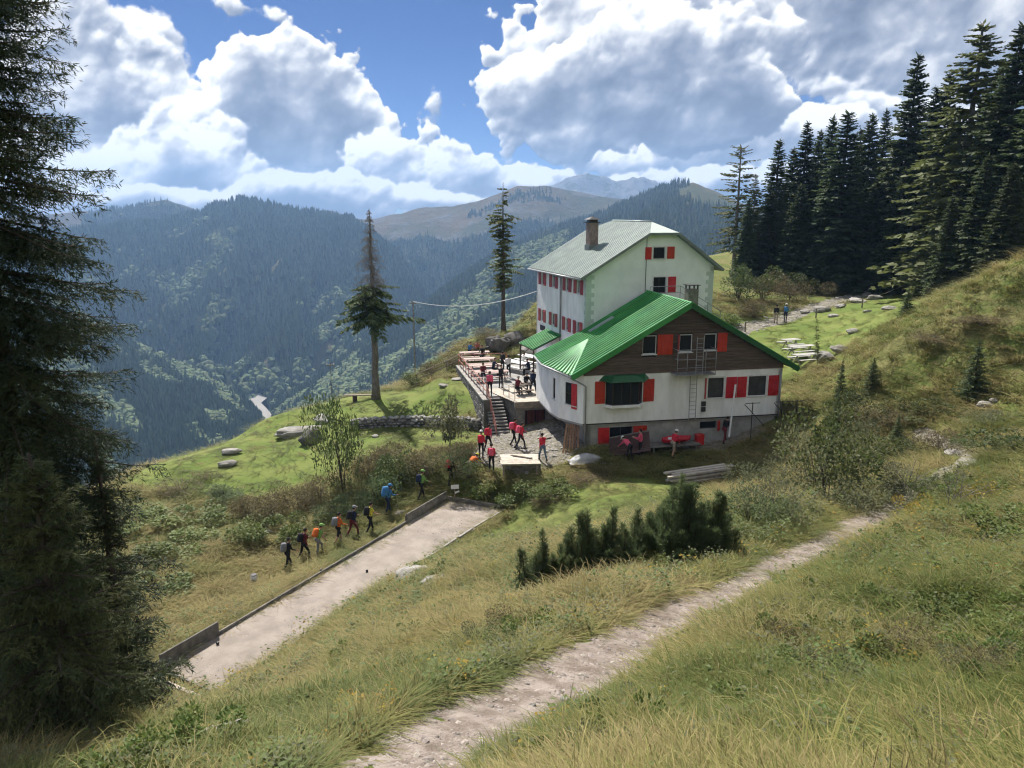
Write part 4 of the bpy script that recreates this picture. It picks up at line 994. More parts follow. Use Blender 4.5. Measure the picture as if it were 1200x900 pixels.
    for i in range(n):
        a, b = y0 + (y1 - y0) * i / n + 0.008, y0 + (y1 - y0) * (i + 1) / n - 0.008
        ua, ub = upper(a), upper(b); q = [(xl - 0.03, a, zel + u), (xl - 0.03, b, zel + u), ub, ua][::-1]
        m2 = MB()
        if (Vector(q[1]) - Vector(q[0])).cross(Vector(q[2]) - Vector(q[0])).z < 0: q = q[::-1]
        m2.slab(q, 0.025); m2.bar((xl - 0.03, a + 0.02, zel + u + 0.015), (ua[0], ua[1] + 0.02, ua[2] + 0.015), 0.05, 0.045)
        m2.bar((xl - 0.03, (a + b) / 2, zel + u + 0.006), tuple((ua[j] + ub[j]) / 2 + (0.006 if j == 2 else 0) for j in range(3)), 0.03, 0.02)
        m2.build('roof_panel', 'grey_roof', rf)
    m2 = MB(); m2.slab([hA0, hB0, rid0] if True else None, 0.03); m2.build('hip_panel', 'quoin_plaster', rf)
    for (p, q) in (((xl, -of - 0.02, zel + 0.02), (hx0, -of - 0.02, HZ + 0.02)), ((hx0, -of - 0.02, HZ + 0.02), (hx1, -of - 0.02, HZ + 0.02)), ((hx1, -of - 0.02, HZ + 0.02), (xr, -of - 0.02, zer + 0.02))):
        MB().bar(p, q, 0.04, 0.17).build('bargeboard', 'grey_trim', rf)
    pipe('ridge_cap', 'grey_roof', rf, [rid0, rid1], 0.09)
    pipe('gutter', 'grey_metal', rf, [(xl - 0.06, -of, zel - 0.02), (xl - 0.06, DEP + of, zel - 0.02)], 0.07)
    pipe('downpipe', 'grey_metal', t, [(xl - 0.02, 6.0 * k, zel - 0.05), (-0.08, 5.0 * k, zl - 0.6), (-0.08, 5.0 * k, -3.4)], 0.06)
    pipe('wall_cable', 'dark_metal', t, [(hx0, -0.03, HZ - 0.05), (hx0, -0.03, 1.2)], 0.02, 6)
    # brick chimney on the left slope
    x, y = 2.75 * k, 4.9; zc = zl + sl * x
    ch = MB().box(x - 0.35, x + 0.35, y - 0.35, y + 0.35, zc - 0.4, 6.58).build('chimney', 'brick', t, bevel=0.01)
    row = 0; z = zc - 0.3
    q = MB(); q.box(x - 0.46, x + 0.46, y - 0.46, y + 0.46, 6.58, 6.65); q.box(x - 0.30, x + 0.30, y - 0.30, y + 0.30, 6.65, 6.82)
    q.add([(x - .5, y - .5, 6.82), (x + .5, y - .5, 6.82), (x + .5, y + .5, 6.82), (x - .5, y + .5, 6.82), (x, y, 7.05)], [(0, 1, 4), (1, 2, 4), (2, 3, 4), (3, 0, 4), (3, 2, 1, 0)]); q.build('chimney_cap', 'dark_metal', ch)
    q = MB().box(x - 0.42, x + 0.42, y - 0.42, y + 0.42, zc - 0.3, zc + 0.30).build('flashing', 'grey_trim', ch)
    # green canopy over the side entrance, plaques beside it
    cn = MB(); A = [(0.0, 4.9 * k, -1.90 * k), (0.0, 8.5 * k, -1.90 * k), (-2.35, 8.3 * k, -2.95 * k), (-2.35, 4.7 * k, -2.95 * k)]
    cn.slab([(p[0], p[1], p[2] - 0.05) for p in A], 0.05); can = cn.build('canopy', 'dark_wood', t)
    roof_panels(can, 'green_roof', A[3], A[2], A[0], A[1], 0.34)
    for y in (4.8 * k, 8.2 * k): MB().bar((-2.25, y, -3.05 * k), (-2.25, y, -4.85), 0.10).build('post', 'dark_wood', can); MB().bar((-2.25, y, -3.7), (-0.02, y, -2.2), 0.06).build('brace', 'dark_wood', can)
    for z in (-2.15, -2.80): L.box('plaque', 'dark_frame', t, Lx(9.9), Lx(8.7), -0.04, -0.002, z * k, (z + 0.45) * k)
    # outside stair railing on the front
    rl = MB(); P = [(4.9 * k, -0.85, 2.45 * k), (7.5 * k, -0.85, 2.45 * k), (8.8 * k, -0.85, 1.70 * k), (11.2 * k, -0.85, 0.35 * k)]
    rl.tube(P, 0.025, 6); rl.tube([(p[0], p[1], p[2] - 0.45) for p in P], 0.02, 6)
    for p in P + [(6.2 * k, -0.85, 2.45 * k), (10 * k, -0.85, 1.02 * k)]: rl.tube([p, (p[0], p[1], p[2] - 0.95)], 0.022, 6)
    st = MB(); st.box(4.9 * k, 7.6 * k, -0.9, -0.001, 1.3 * k, 1.42 * k); st = st.build('stair_landing', 'concrete', t)
    rl.build('stair_railing', 'grey_metal', t)
    for i in range(12):
        xx = 7.6 * k + 0.28 * i; box_part('step', 'concrete', st, xx, xx + 0.30, -0.88, -0.003, 1.25 * k - 0.17 * (i + 1), 1.32 * k - 0.17 * (i + 1))
    return t
lodge = build_lodge()

# ---- stone terrace beside the chalet, with stairs
DZ = 4.05
def stones_on(mb, quad_fn, nu, nv, seed, jit=0.25, depth=0.10):
    "irregular stones over a surface given by quad_fn(u, v) -> (point, normal)"
    r = random.Random(seed)
    for j in range(nv):
        u = 0.0; off = r.uniform(0, 1)
        while u < nu:
            w = r.uniform(0.7, 1.7); h = r.uniform(0.75, 1.0)
            c = [(u + 0.06, j + 0.05 + r.uniform(0, .1)), (u + w - 0.06, j + 0.05 + r.uniform(0, .1)), (u + w - 0.06 - r.uniform(0, .15), j + h), (u + 0.06 + r.uniform(0, .15), j + h)]
            d = depth * r.uniform(0.5, 1.3); q0 = []; q1 = []
            for (a, b) in c:
                p, n = quad_fn(min(a, nu) / nu, b / nv); q0.append(Vector(p) - Vector(n) * 0.05); 
            cen = sum(q0, Vector()) / 4
            for p in q0: q1.append(cen + (p - cen) * 0.84 + Vector(n) * (d + 0.05))
            mb.add(q0 + q1, [(4, 5, 6, 7), (0, 1, 5, 4), (1, 2, 6, 5), (2, 3, 7, 6), (3, 0, 4, 7)]); u += w
    return mb
def build_terrace():
    t = empty('terrace', (-1.0, 56.0, 2.0), 0, 'raised stone terrace with stairs and red railing left of the chalet', 'terrace')
    o = Vector((1.0, -56.0, -2.0)); ox, oy, oz = o
    def W(p): return (p[0] + ox, p[1] + oy, p[2] + oz)
    A, B = Vector((-1.95, 52.35, 0)), Vector((-4.75, 64.8, 0))                  # outer stone wall
    poly = [(-2.0, 53.55), (-0.72, 53.85), (0.28, 51.8), (2.95, 52.35), (4.6, 58), (3.9, 66.0), (-4.75, 64.8)]
    MB().prism([(x + ox, y + oy) for x, y in poly], DZ - 0.22 + oz, DZ + oz).build('slab', 'concrete', t)
    # paving
    dk = MB(); r = random.Random(5)
    f = MB()
    ln = (B - A); nrm = Vector((-ln.y, ln.x, 0)).normalized()
    base = MB(); base.add([W((A.x, A.y, 0.8)), W((B.x, B.y, 1.5)), W((B.x, B.y, DZ)), W((A.x, A.y, DZ)), W((A.x - nrm.x * .45, A.y - nrm.y * .45, 0.8)), W((B.x - nrm.x * .45, B.y - nrm.y * .45, 1.5)), W((B.x - nrm.x * .45, B.y - nrm.y * .45, DZ)), W((A.x - nrm.x * .45, A.y - nrm.y * .45, DZ))],
                          [(0, 1, 2, 3), (5, 4, 7, 6), (4, 0, 3, 7), (1, 5, 6, 2), (3, 2, 6, 7)])
    wl = base.build('stone_wall', 'dark_rock', t)
    n_out = nrm if nrm.x < 0 else -nrm
    def qf(u, v): p = A.lerp(B, u); return W((p.x, p.y, 1.0 + (DZ - 1.0) * v)), n_out
    tag(stones_on(MB(), qf, 42, 11, 4, depth=0.07).build('wall_stones', 'rock', wl), kind='stuff')
    MB().slab([W((A.x - .1, A.y, DZ + 0.07)), W((A.x + .4, A.y + .1, DZ + 0.07)), W((B.x + .4, B.y + .1, DZ + 0.07)), W((B.x - .1, B.y, DZ + 0.07))], 0.09).build('coping', 'pale_stone', t)
    # side wall along the stairs, front wall, cellar door
    C, D, E = Vector((-0.72, 53.85, 0)), Vector((0.28, 51.8, 0)), Vector((2.95, 52.35, 0))
    MB().slab([W((C.x, C.y, 1.2)), W((D.x, D.y, 1.2)), W((D.x, D.y, DZ - 0.02)), W((C.x, C.y, DZ - 0.02))], 0.3).build('side_wall', 'grey_wood', t)
    fr = Face((D.x + ox, D.y + oy), (E.x - D.x, E.y - D.y))
    mb = wall_mesh(MB(), fr, 0.0, fr.L, 1.0 + oz, DZ - 0.40 + oz, [(0.62, 2.15, 1.0 + oz, 3.45 + oz)], 0.3); mb.build('front_wall', 'grey_wood', t)
    fr.box('fascia', 'old_wood', t, -0.12, fr.L, -0.16, 0.2, DZ - 0.38 + oz, DZ + 0.04 + oz)
    dr = fr.box('cellar_door', 'interior', t, 0.62, 2.15, 0.26, 0.30, 1.2 + oz, 3.45 + oz)
    for k in range(7): fr.box('board', 'maroon_wood', dr, 0.64 + k * 0.215, 0.64 + k * 0.215 + (0.19 if k % 3 else 0.09), 0.14 + 0.03 * (k % 2), 0.20 + 0.03 * (k % 2), 1.3 + oz, 3.4 + oz)
    # boards of the upper deck
    dv = (E - D).normalized(); side = Vector((-dv.y, dv.x, 0))
    for k in range(15):
        p = D + side * (0.02 + k * 0.30) + Vector((0.0, 0, DZ + 0.035)); q = E + side * (0.02 + k * 0.30) + Vector((0, 0, DZ + 0.035))
        x0 = p - dv * (0.10 + 0.10 * k); MB().bar(W(x0), W(q), 0.285, 0.05).build('deck_board', 'pale_wood', t)
    # stairs
    stp = empty('x'); bpy.data.objects.remove(stp)
    T0, T1 = Vector((-1.98, 53.55, DZ)), Vector((-0.72, 53.85, DZ)); S0, S1 = Vector((-1.28, 50.55, 1.75)), Vector((-0.08, 50.75, 1.75)); n = 13
    sb = MB(); sb.add([W((T0.x, T0.y, 1.2)), W((T1.x, T1.y, 1.2)), W((S1.x, S1.y, 1.2)), W((S0.x, S0.y, 1.2)), W(T0 - Vector((0, 0, 0.35))), W(T1 - Vector((0, 0, 0.35))), W(S1 - Vector((0, 0, 0.3))), W(S0 - Vector((0, 0, 0.3)))], [(3, 2, 1, 0), (4, 5, 6, 7), (0, 1, 5, 4), (2, 3, 7, 6), (0, 4, 7, 3), (1, 2, 6, 5)])
    stair = sb.build('stairs', 'dark_rock', t)
    for k in range(n):
        a, b = k / n, (k + 1.25) / n
        q = [T0.lerp(S0, a), T1.lerp(S1, a), T1.lerp(S1, b), T0.lerp(S0, b)]; z = T0.z + (S0.z - T0.z) * (k + 0.6) / n
        v = [W((p.x, p.y, z)) for p in q]
        m2 = MB(); m2.slab(v[::-1] if (Vector(v[1]) - Vector(v[0])).cross(Vector(v[2]) - Vector(v[0])).z < 0 else v, 0.09); m2.build('step', 'pale_stone', stair)
    # railings: red brown steel
    def rail(pts, mat='red_wood', h=1.0, step=1.15, name='railing'):
        rr = MB()
        for hh in (h, h * 0.55): rr.tube([W((p[0], p[1], p[2] + hh)) for p in pts], 0.03, 6)
        for (p, q) in zip(pts[:-1], pts[1:]):
            L = math.dist(p, q); m = max(1, int(L / step))
            for k in range(m + 1):
                s_ = tuple(p[i] + (q[i] - p[i]) * k / m for i in range(3)); rr.tube([W(s_), W((s_[0], s_[1], s_[2] + h))], 0.03, 6)
        return rr.build(name, mat, t)
    rail([(-1.80, 52.75, DZ + 0.05), (-4.58, 64.6, DZ + 0.05)]); rail([(-1.75, 53.3, DZ), (-1.08, 50.6, 1.75)], h=0.95)
    rail([(-4.58, 64.7, DZ), (-0.5, 65.4, DZ)], h=1.0)
    rail([(-0.62, 53.9, DZ), (0.2, 52.1, DZ)], 'pale_wood', 0.95, 0.9)
    return t
M_('maroon_wood', (0.10, 0.025, 0.022), (0.06, 0.018, 0.016), 0.8, 4.0, rand=0.3)
terrace = build_terrace()
# ------------------------------------------------------------------ plants
def quads_mesh(name, V, mat, parent=None):
    "V: (n, 4, 3) quads"
    V = np.asarray(V, np.float32); n = len(V)
    return link_mesh(name, V.reshape(-1, 3), np.arange(n * 4).reshape(n, 4), MAT[mat] if isinstance(mat, str) else mat, parent)
def rot_from(dirs, ups=None):
    "orthonormal frames whose x axis follows dirs"
    d = dirs / np.linalg.norm(dirs, axis=-1, keepdims=True)
    u = np.broadcast_to(np.array([0, 0, 1.0]), d.shape) if ups is None else ups
    s = np.cross(u, d); s /= np.maximum(np.linalg.norm(s, axis=-1, keepdims=True), 1e-6); u2 = np.cross(d, s)
    return d, s, u2
def blades(base, dirs, length, width, rng, roll=None):
    "diamond shaped leaves: base (n,3), dirs (n,3)"
    d, s, u = rot_from(dirs)
    a = rng.uniform(-1.2, 1.2, len(base)) if roll is None else roll
    w = s * np.cos(a)[:, None] + u * np.sin(a)[:, None]
    L = np.asarray(length)[:, None]; W = np.asarray(width)[:, None]
    tip = base + d * L; mid = base + d * L * 0.42
    return np.stack([base, mid + w * W, tip, mid - w * W], 1)

def frond(rng, n_side, twig, w, droop):
    "a spruce branch of unit length along +x: side twigs left and right and hanging ones; returns base, dir, length"
    B = []; D = []; L = []
    for k in range(n_side):
        f = 0.10 + 0.90 * (k + rng.uniform(0, 1)) / n_side
        p = np.array([f, 0, -droop * f * f + 0.35 * droop * f ** 4])
        reach = twig * (1.05 - 0.75 * f) * rng.uniform(0.7, 1.2)
        for sgn in (-1, 1):
            d = np.array([rng.uniform(0.35, 0.75), sgn * rng.uniform(0.6, 1.0), rng.uniform(-0.55, 0.12)])
            B.append(p); D.append(d); L.append(reach)
        if rng.random() < 0.6: B.append(p); D.append(np.array([0.5, rng.uniform(-.3, .3), -0.8])); L.append(reach * 0.7)
    B.append(np.array([0.85, 0, -droop * 0.7])); D.append(np.array([1.0, 0, 0.1])); L.append(0.22)
    return np.array(B), np.array(D), np.array(L)
def conifer_crown(rng, whorls=30, per=7, radius=0.11, z0=0.06, n_side=9, twig=0.42, lw=0.085, power=0.85, gap=0.0, droop=0.18, top_up=0.5, low=-0.30):
    Q = []
    fr = [frond(rng, n_side, twig, lw, droop) for _ in range(5)]
    for k in range(whorls):
        f0 = k / whorls
        for i in range(per):
            if rng.random() < gap: continue
            f = max(0.0, f0 + rng.uniform(-0.9, 0.9) / whorls); z = z0 + (1 - z0) * f
            if z > 0.985: continue
            az = 2 * math.pi * (i + rng.uniform(-0.35, 0.35)) / per + k * 2.4
            L = radius * (1 - f) ** power * rng.uniform(0.68, 1.18) + 0.012
            pit = low + (top_up - low) * f ** 1.3 + rng.uniform(-0.12, 0.12)
            B, D, T = fr[rng.integers(len(fr))]
            ca, sa, cp, sp = math.cos(az), math.sin(az), math.cos(pit), math.sin(pit)
            M = np.array([[ca * cp, -sa, -ca * sp], [sa * cp, ca, -sa * sp], [sp, 0, cp]])
            b = (B * L) @ M.T + np.array([0, 0, z]); d = D @ M.T
            d[:, 2] -= 0.12
            Q.append(blades(b, d, T * L * rng.uniform(0.85, 1.15, len(T)), np.full(len(T), lw * 0.5) * L ** 0.5 * radius ** 0.5, rng))
    # leading shoot
    for k in range(6):
        a = rng.uniform(0, 6.28); Q.append(blades(np.array([[0, 0, 0.955 + 0.006 * k]]), np.array([[math.cos(a) * 0.5, math.sin(a) * 0.5, 1.0]]), [0.03], [0.003], rng))
    return np.concatenate(Q)
def trunk_mesh(h, r0, r1, seed, n=9, bend=0.0):
    rr = random.Random(seed); pts = []; rad = []
    for k in range(9):
        f = k / 8; pts.append((bend * f * f + rr.uniform(-1, 1) * r0 * 0.12, rr.uniform(-1, 1) * r0 * 0.12, -0.04 * h + f * 1.04 * h)); rad.append(r0 * (1 - f) + r1 * f + (r0 * 0.45 if k == 0 else 0))
    return MB().tube(pts, rad, n)
PROTO = {}
def make_tree_proto(key, crown_q, crown_mat, trunk, trunk_mat):
    c = quads_mesh('crown', crown_q, crown_mat); t = trunk.build('trunk', trunk_mat, smooth=True)
    COL.objects.unlink(c); COL.objects.unlink(t); PROTO[key] = (c.data, t.data)
def plant_tree(key, name, loc, scale, rz, label, cat='tree', group=None, crown_name='crown'):
    r = empty(name, loc, rz, label, cat, group); r.scale = scale
    for nm, me in (('trunk', PROTO[key][1]), (crown_name, PROTO[key][0])):
        o = bpy.data.objects.new(nm, me); COL.objects.link(o); o.parent = r
    return r
for i in range(4):
    g = np.random.default_rng(100 + i)
    make_tree_proto('spruce%d' % i, conifer_crown(g, 62, 8, 0.125 + 0.01 * i, 0.04, 10, 0.46, 0.115, 0.74), 'spruce', trunk_mesh(0.99, 0.014, 0.002, i), 'bark')
for i in range(2):
    g = np.random.default_rng(200 + i)
    make_tree_proto('larch%d' % i, conifer_crown(g, 54, 7, 0.155, 0.07, 10, 0.42, 0.095, 0.72, 0.12, 0.26, 0.4, -0.25), 'larch', trunk_mesh(0.99, 0.013, 0.002, 20 + i), 'grey_bark')
g = np.random.default_rng(300); make_tree_proto('sparse_larch', conifer_crown(g, 34, 5, 0.13, 0.24, 9, 0.40, 0.075, 0.35, 0.35, 0.2, 0.5, -0.1), 'larch', trunk_mesh(0.99, 0.012, 0.002, 31), 'grey_bark')
for i in range(2):
    g = np.random.default_rng(400 + i); make_tree_proto('young_spruce%d' % i, conifer_crown(g, 22, 8, 0.26, 0.04, 9, 0.46, 0.10, 0.9, 0.0, 0.10, 0.6, -0.05), 'pine', trunk_mesh(0.97, 0.022, 0.004, 40 + i), 'bark')

def top_z(py, Y): return CAM_H + ray(600, py)[2] / ray(600, py)[1] * Y
FOREST = [  # px of the tip, py of the tip, distance, kind, radius factor, what tells it apart
 (869, 170, 100, 'sparse_larch', 1.15, 'thin airy larch with bare trunk, leftmost of the dark wood'),
 (886, 205, 101, 'larch0', 0.75, 'short yellowish larch beside the thin airy larch'),
 (878, 232, 94, 'spruce1', 0.9, 'low spruce at the left end of the wood beside the lodge'),
 (914, 162, 98, 'spruce0', 1.0, 'dark spruce second from the left end of the wood'),
 (931, 172, 101, 'spruce2', 0.9, 'slightly lower dark spruce behind its left neighbour in the wood'),
 (947, 142, 100, 'spruce1', 0.9, 'slim pointed spruce standing above its neighbours left in the wood'),
 (962, 152, 103, 'spruce3', 0.85, 'spruce tip between two taller pointed spruces'),
 (977, 134, 100, 'spruce2', 0.9, 'tall slim spruce left of the broad green one'),
 (995, 129, 90, 'spruce0', 1.3, 'broad green spruce reaching to the ground in front of the wood'),
 (1010, 150, 102, 'spruce1', 0.9, 'spruce half hidden behind the broad green one'),
 (1023, 132, 98, 'spruce3', 1.0, 'dark spruce right of the broad green one'),
 (1040, 127, 100, 'spruce0', 0.85, 'narrow spruce just left of the tallest dark spruce'),
 (1052, 165, 90, 'spruce2', 1.1, 'spruce at the foot of the tallest dark spruce'),
 (1077, 62, 88, 'spruce1', 1.0, 'tallest dark spruce in the middle of the wood'),
 (1098, 100, 92, 'spruce3', 0.9, 'spruce right behind the tallest dark spruce'),
 (1115, 82, 92, 'spruce2', 0.95, 'dark spruce tip left of the big pale larch'),
 (1062, 196, 84, 'spruce0', 1.0, 'low dark spruce at the front edge of the wood'),
 (1132, 150, 74, 'larch1', 1.0, 'pale larch leaning on the big larch'),
 (1153, 24, 76, 'larch0', 1.5, 'biggest pale green larch at the upper right'),
 (1178, 70, 82, 'spruce3', 1.1, 'dark spruce behind the big pale larch'),
 (1200, 26, 70, 'spruce1', 1.25, 'huge dark spruce cut by the right edge'),
 (1235, 60, 66, 'spruce2', 1.2, 'dark spruce beyond the right edge of the view'),
 (1117, 228, 68, 'spruce0', 1.0, 'small spruce at the wood edge above the trail walkers'),
 (1096, 270, 72, 'young_spruce0', 0.7, 'young spruce at the wood edge next to the fallen grey branches'),
 (1160, 180, 66, 'spruce2', 1.1, 'dark spruce low in front of the big larch'),
 (1190, 190, 62, 'spruce3', 1.1, 'dark spruce filling the lower right of the wood'),
 (940, 215, 92, 'spruce3', 1.1, 'lower spruce in front of the left part of the wood'),
 (968, 220, 93, 'spruce1', 1.2, 'lower spruce filling the gap left of the broad green one'),
 (1030, 210, 89, 'spruce2', 1.3, 'lower spruce in front of the middle of the wood'),
 (905, 225, 95, 'spruce2', 1.1, 'lower spruce behind the bushes right of the lodge'),
]
for i, (px, py, Y, key, rf, lab) in enumerate(FOREST):
    x = at(px, py, Y)[0]; z0 = gz(x, Y) - 0.1; h = top_z(py, Y) - z0
    w = h * rf * (1.18 if h > 20 else 1.38)
    kind = 'larch_tree' if 'larch' in key else 'spruce_tree'
    plant_tree(key, kind, (x, Y, z0), (w, w, h), i * 1.7, lab, 'tree', 'conifers of the wood on the right')
for (px, py, h, key, wf, lab) in [(1140, 463, 3.3, 'young_spruce0', 1.1, 'bushy young spruce alone on the dry slope on the right'), (1021, 458, 2.2, 'young_spruce1', 1.1, 'small young spruce lower left of the lone bushy spruce'),
                                  (984, 466, 2.6, 'young_spruce0', 0.7, 'thin young spruce right of the chalet among shrubs'), (978, 512, 3.0, 'young_spruce1', 0.65, 'slim young spruce rising from the grey green shrubs'),
                                  (1062, 370, 2.2, 'young_spruce1', 1.2, 'small spruce by the rope at the end of the lawn'), (1050, 520, 1.8, 'young_spruce0', 1.1, 'low young spruce in the weeds above the path end')]:
    p = gpt(px, py); plant_tree(key, 'young_spruce', (p[0], p[1], p[2] - 0.08), (h * wf, h * wf, h), px, lab, 'tree', 'young spruces on the slope')
p = gpt(958, 432); plant_tree('sparse_larch', 'young_larch', (p[0], p[1], p[2] - 0.1), (2.3, 2.3, 3.9), 1.0, 'thin leaning young larch just right of the chalet', 'tree').rotation_euler = (0.0, -0.12, 0.4)

# ---- lone trees left of the lodge
def lone_dead_top():
    p = gpt(441, 467); h = top_z(243, p[1]) - p[2]; rng = np.random.default_rng(9)
    r = empty('half_dead_spruce', (p[0], p[1], p[2] - 0.1), 0, 'half dead spruce with bare brown top and dark green skirt on the meadow rim', 'tree')
    mb = MB(); rr = random.Random(4); pts = []; rad = []
    for k in range(14): f = k / 13; pts.append((rr.uniform(-.05, .05), rr.uniform(-.05, .05), f * h)); rad.append(0.30 * (1 - f) ** 0.8 + 0.02 + (0.1 if k == 0 else 0))
    mb.tube(pts, rad, 9).build('trunk', 'grey_bark', r, smooth=True)
    tw = MB()
    for k in range(250):                                     # bare branches of the dead top
        f = rng.uniform(0.56, 0.99); a = rng.uniform(0, 6.28); L = (4.6 * (1 - f) ** 1.15 + 0.22) * rng.uniform(0.35, 1.05)
        d = np.array([math.cos(a), math.sin(a), rng.uniform(-0.35, 0.15)])
        q = [np.array([0, 0, f * h]), np.array([0, 0, f * h]) + d * L * 0.5 + [0, 0, 0.05], np.array([0, 0, f * h]) + d * L + [0, 0, -0.15 * L]]
        tw.tube(q, [0.026, 0.016, 0.006], 4, cap=False)
        for j in range(8):
            s = rng.uniform(0.25, 1.0); b = q[0] + (q[2] - q[0]) * s; e = b + np.array([rng.uniform(-.4, .4), rng.uniform(-.4, .4), rng.uniform(-0.5, -0.05)]) * L * 0.55
            tw.tube([b, e], [0.016, 0.006], 3, cap=False)
    tag(tw.build('dead_branches', 'dead_twig', r), 'bare brown dead branches', kind='stuff')
    Q = []
    for k in range(95):
        f = rng.uniform(0.43, 0.62); a = rng.uniform(0, 6.28); L = rng.uniform(1.6, 3.3) * (1.12 - 0.45 * (f - 0.43) / 0.19) * (0.6 + 0.7 * vnoise(a * 1.3, 2.0, 8))
        B, D, T = frond(rng, 16, 0.42, 0.1, 0.32)
        ca, sa = math.cos(a), math.sin(a); pit = rng.uniform(-0.3, 0.15); M = np.array([[ca * math.cos(pit), -sa, -ca * math.sin(pit)], [sa * math.cos(pit), ca, -sa * math.sin(pit)], [math.sin(pit), 0, math.cos(pit)]])
        B = B * [1, 1, 1]; d = D @ M.T; d[:, 2] -= 0.35
        Q.append(blades((B * L) @ M.T + [0, 0, f * h], d, T * L * 0.9, np.full(len(T), 0.085), rng))
    quads_mesh('crown', np.concatenate(Q), 'spruce', r)
lone_dead_top()
def lone_larch():
    p = gpt(590, 396); z0 = p[2] if p is not None else 4.0
    Y = 78.0; x = at(590, 392, Y)[0]; z0 = gz(x, Y) - 0.1; h = top_z(213, Y) - z0; rng = np.random.default_rng(19)
    r = empty('lone_larch', (x, Y, z0), 0, 'lone thin larch with ragged green branches left of the lodge', 'tree')
    trunk_mesh(h, 0.26, 0.02, 77).build('trunk', 'bark', r, smooth=True)
    Q = []
    for k in range(210):
        f = rng.uniform(0.30, 0.97); a = rng.uniform(0, 6.28)
        if f > 0.78 and rng.random() < 0.75: continue
        if math.cos(a) > 0.2 and rng.random() < 0.35: continue
        L = (0.4 + 2.9 * (1 - f) ** 0.7) * (0.45 + 0.9 * vnoise(f * 9, 3.3, 5)) * rng.uniform(0.35, 1.1) * (0.55 if f < 0.42 else 1)
        B, D, T = frond(rng, 11, 0.34, 0.1, 0.25); ca, sa = math.cos(a), math.sin(a); pit = rng.uniform(-0.2, 0.35); M = np.array([[ca * math.cos(pit), -sa, -ca * math.sin(pit)], [sa * math.cos(pit), ca, -sa * math.sin(pit)], [math.sin(pit), 0, math.cos(pit)]])
        d = D @ M.T; d[:, 2] -= 0.25
        Q.append(blades((B * L) @ M.T + [0, 0, f * h], d, T * L * 0.9 + 0.10, np.full(len(T), 0.085), rng))
    quads_mesh('crown', np.concatenate(Q), 'larch', r)
lone_larch()

# ---- the big spruces at the left edge, close to the viewer
def near_spruce(px, Y, top, radius, label, seed, whorls, per, zcut, mat='spruce_near', power=0.8, low=-0.35, dens=1.0, skip=0.0, coarse=1.0):
    rng = np.random.default_rng(seed); x = at(px, 600, Y)[0]; z0 = gz(x, Y) - 0.2; h = top - z0
    r = empty('near_spruce', (x, Y, z0), 0, label, 'tree', 'spruces at the left edge')
    trunk_mesh(h, 0.012 * h + 0.06, 0.02, seed).build('trunk', 'bark', r, smooth=True)
    Q = []; br = MB()
    for k in range(whorls):
        f = max(0.0, min(0.999, (k + rng.uniform(-0.3, 0.3)) / whorls))
        if f < zcut[0] or f > zcut[1]: continue
        for i in range(per):
            az = 2 * math.pi * (i + rng.uniform(-0.5, 0.5)) / per + k * 2.4; fb = f; f = max(0.0, min(0.998, f + rng.uniform(-0.7, 0.7) / whorls))
            if skip and math.cos(az) < -0.3 and rng.random() < skip: f = fb; continue
            L = radius * (1 - f) ** power * rng.uniform(0.50, 1.22); pit = low + 0.75 * f + rng.uniform(-0.15, 0.15); droop = rng.uniform(0.10, 0.26)
            ca, sa = math.cos(az), math.sin(az); M = np.array([[ca * math.cos(pit), -sa, -ca * math.sin(pit)], [sa * math.cos(pit), ca, -sa * math.sin(pit)], [math.sin(pit), 0, math.cos(pit)]])
            spine = lambda s: np.stack([s, 0 * s, -droop * s * s + 0.75 * droop * s ** 4], -1) * L
            s = np.linspace(0, 1, 6); sp = spine(s) @ M.T + [0, 0, f * h]; br.tube(list(sp), [0.030 * (1 - q) + 0.005 for q in s], 4, cap=False)
            n2 = int((13 + 10 * L) * dens)
            ss = np.repeat(rng.uniform(0.12, 1.0, n2), 2); sg = np.tile([-1, 1], n2)
            l2 = L * 0.40 * (1.10 - 0.85 * ss) * rng.uniform(0.6, 1.2, len(ss)) + 0.06
            d2 = np.stack([rng.uniform(0.4, 0.9, len(ss)), sg * rng.uniform(0.5, 1.0, len(ss)), rng.uniform(-0.75, 0.10, len(ss))], -1); d2 /= np.linalg.norm(d2, axis=1)[:, None]
            nsh = np.maximum(3, (l2 / (0.025 * coarse ** 2)).astype(int)); idx = np.repeat(np.arange(len(ss)), nsh)
            u = rng.uniform(0.05, 1.0, len(idx)); p = spine(ss[idx]) + d2[idx] * (u * l2[idx])[:, None]; p[:, 2] -= 0.25 * l2[idx] * u * u
            dd = d2[idx] + rng.normal(0, 0.50, (len(idx), 3)); dd[:, 2] -= 0.05
            ns = int(50 * L); us = rng.uniform(0.2, 1.0, ns); p = np.concatenate([p, spine(us)]); q = rng.normal(0, 0.5, (ns, 3)); q[:, 0] += 0.8; dd = np.concatenate([dd, q])
            Q.append(blades(p @ M.T + [0, 0, f * h], dd @ M.T, coarse * rng.uniform(0.05, 0.115, len(p)), coarse * rng.uniform(0.0055, 0.010, len(p)), rng)); f = fb
    tag(br.build('branches', 'bark', r), kind='stuff')
    quads_mesh('crown', np.concatenate(Q), mat, r)
    return sum(len(q) for q in Q)
n1 = near_spruce(22, 14.5, 31.5, 2.95, 'huge dark spruce filling the upper left edge', 51, 74, 9, (0.06, 0.66), skip=0.5, coarse=1.35, low=-0.45, power=0.52, dens=1.3)
n2 = near_spruce(45, 10.6, 13.6, 1.85, 'younger spruce with light green tips low at the left edge', 52, 20, 9, (0.0, 1.0), 'spruce_young', 0.75, -0.25)
n3 = near_spruce(122, 14.5, 12.6, 0.95, 'slim dark spruce right of the younger one at the left edge', 53, 22, 7, (0.0, 1.0), 'spruce_near', 0.8, -0.3)
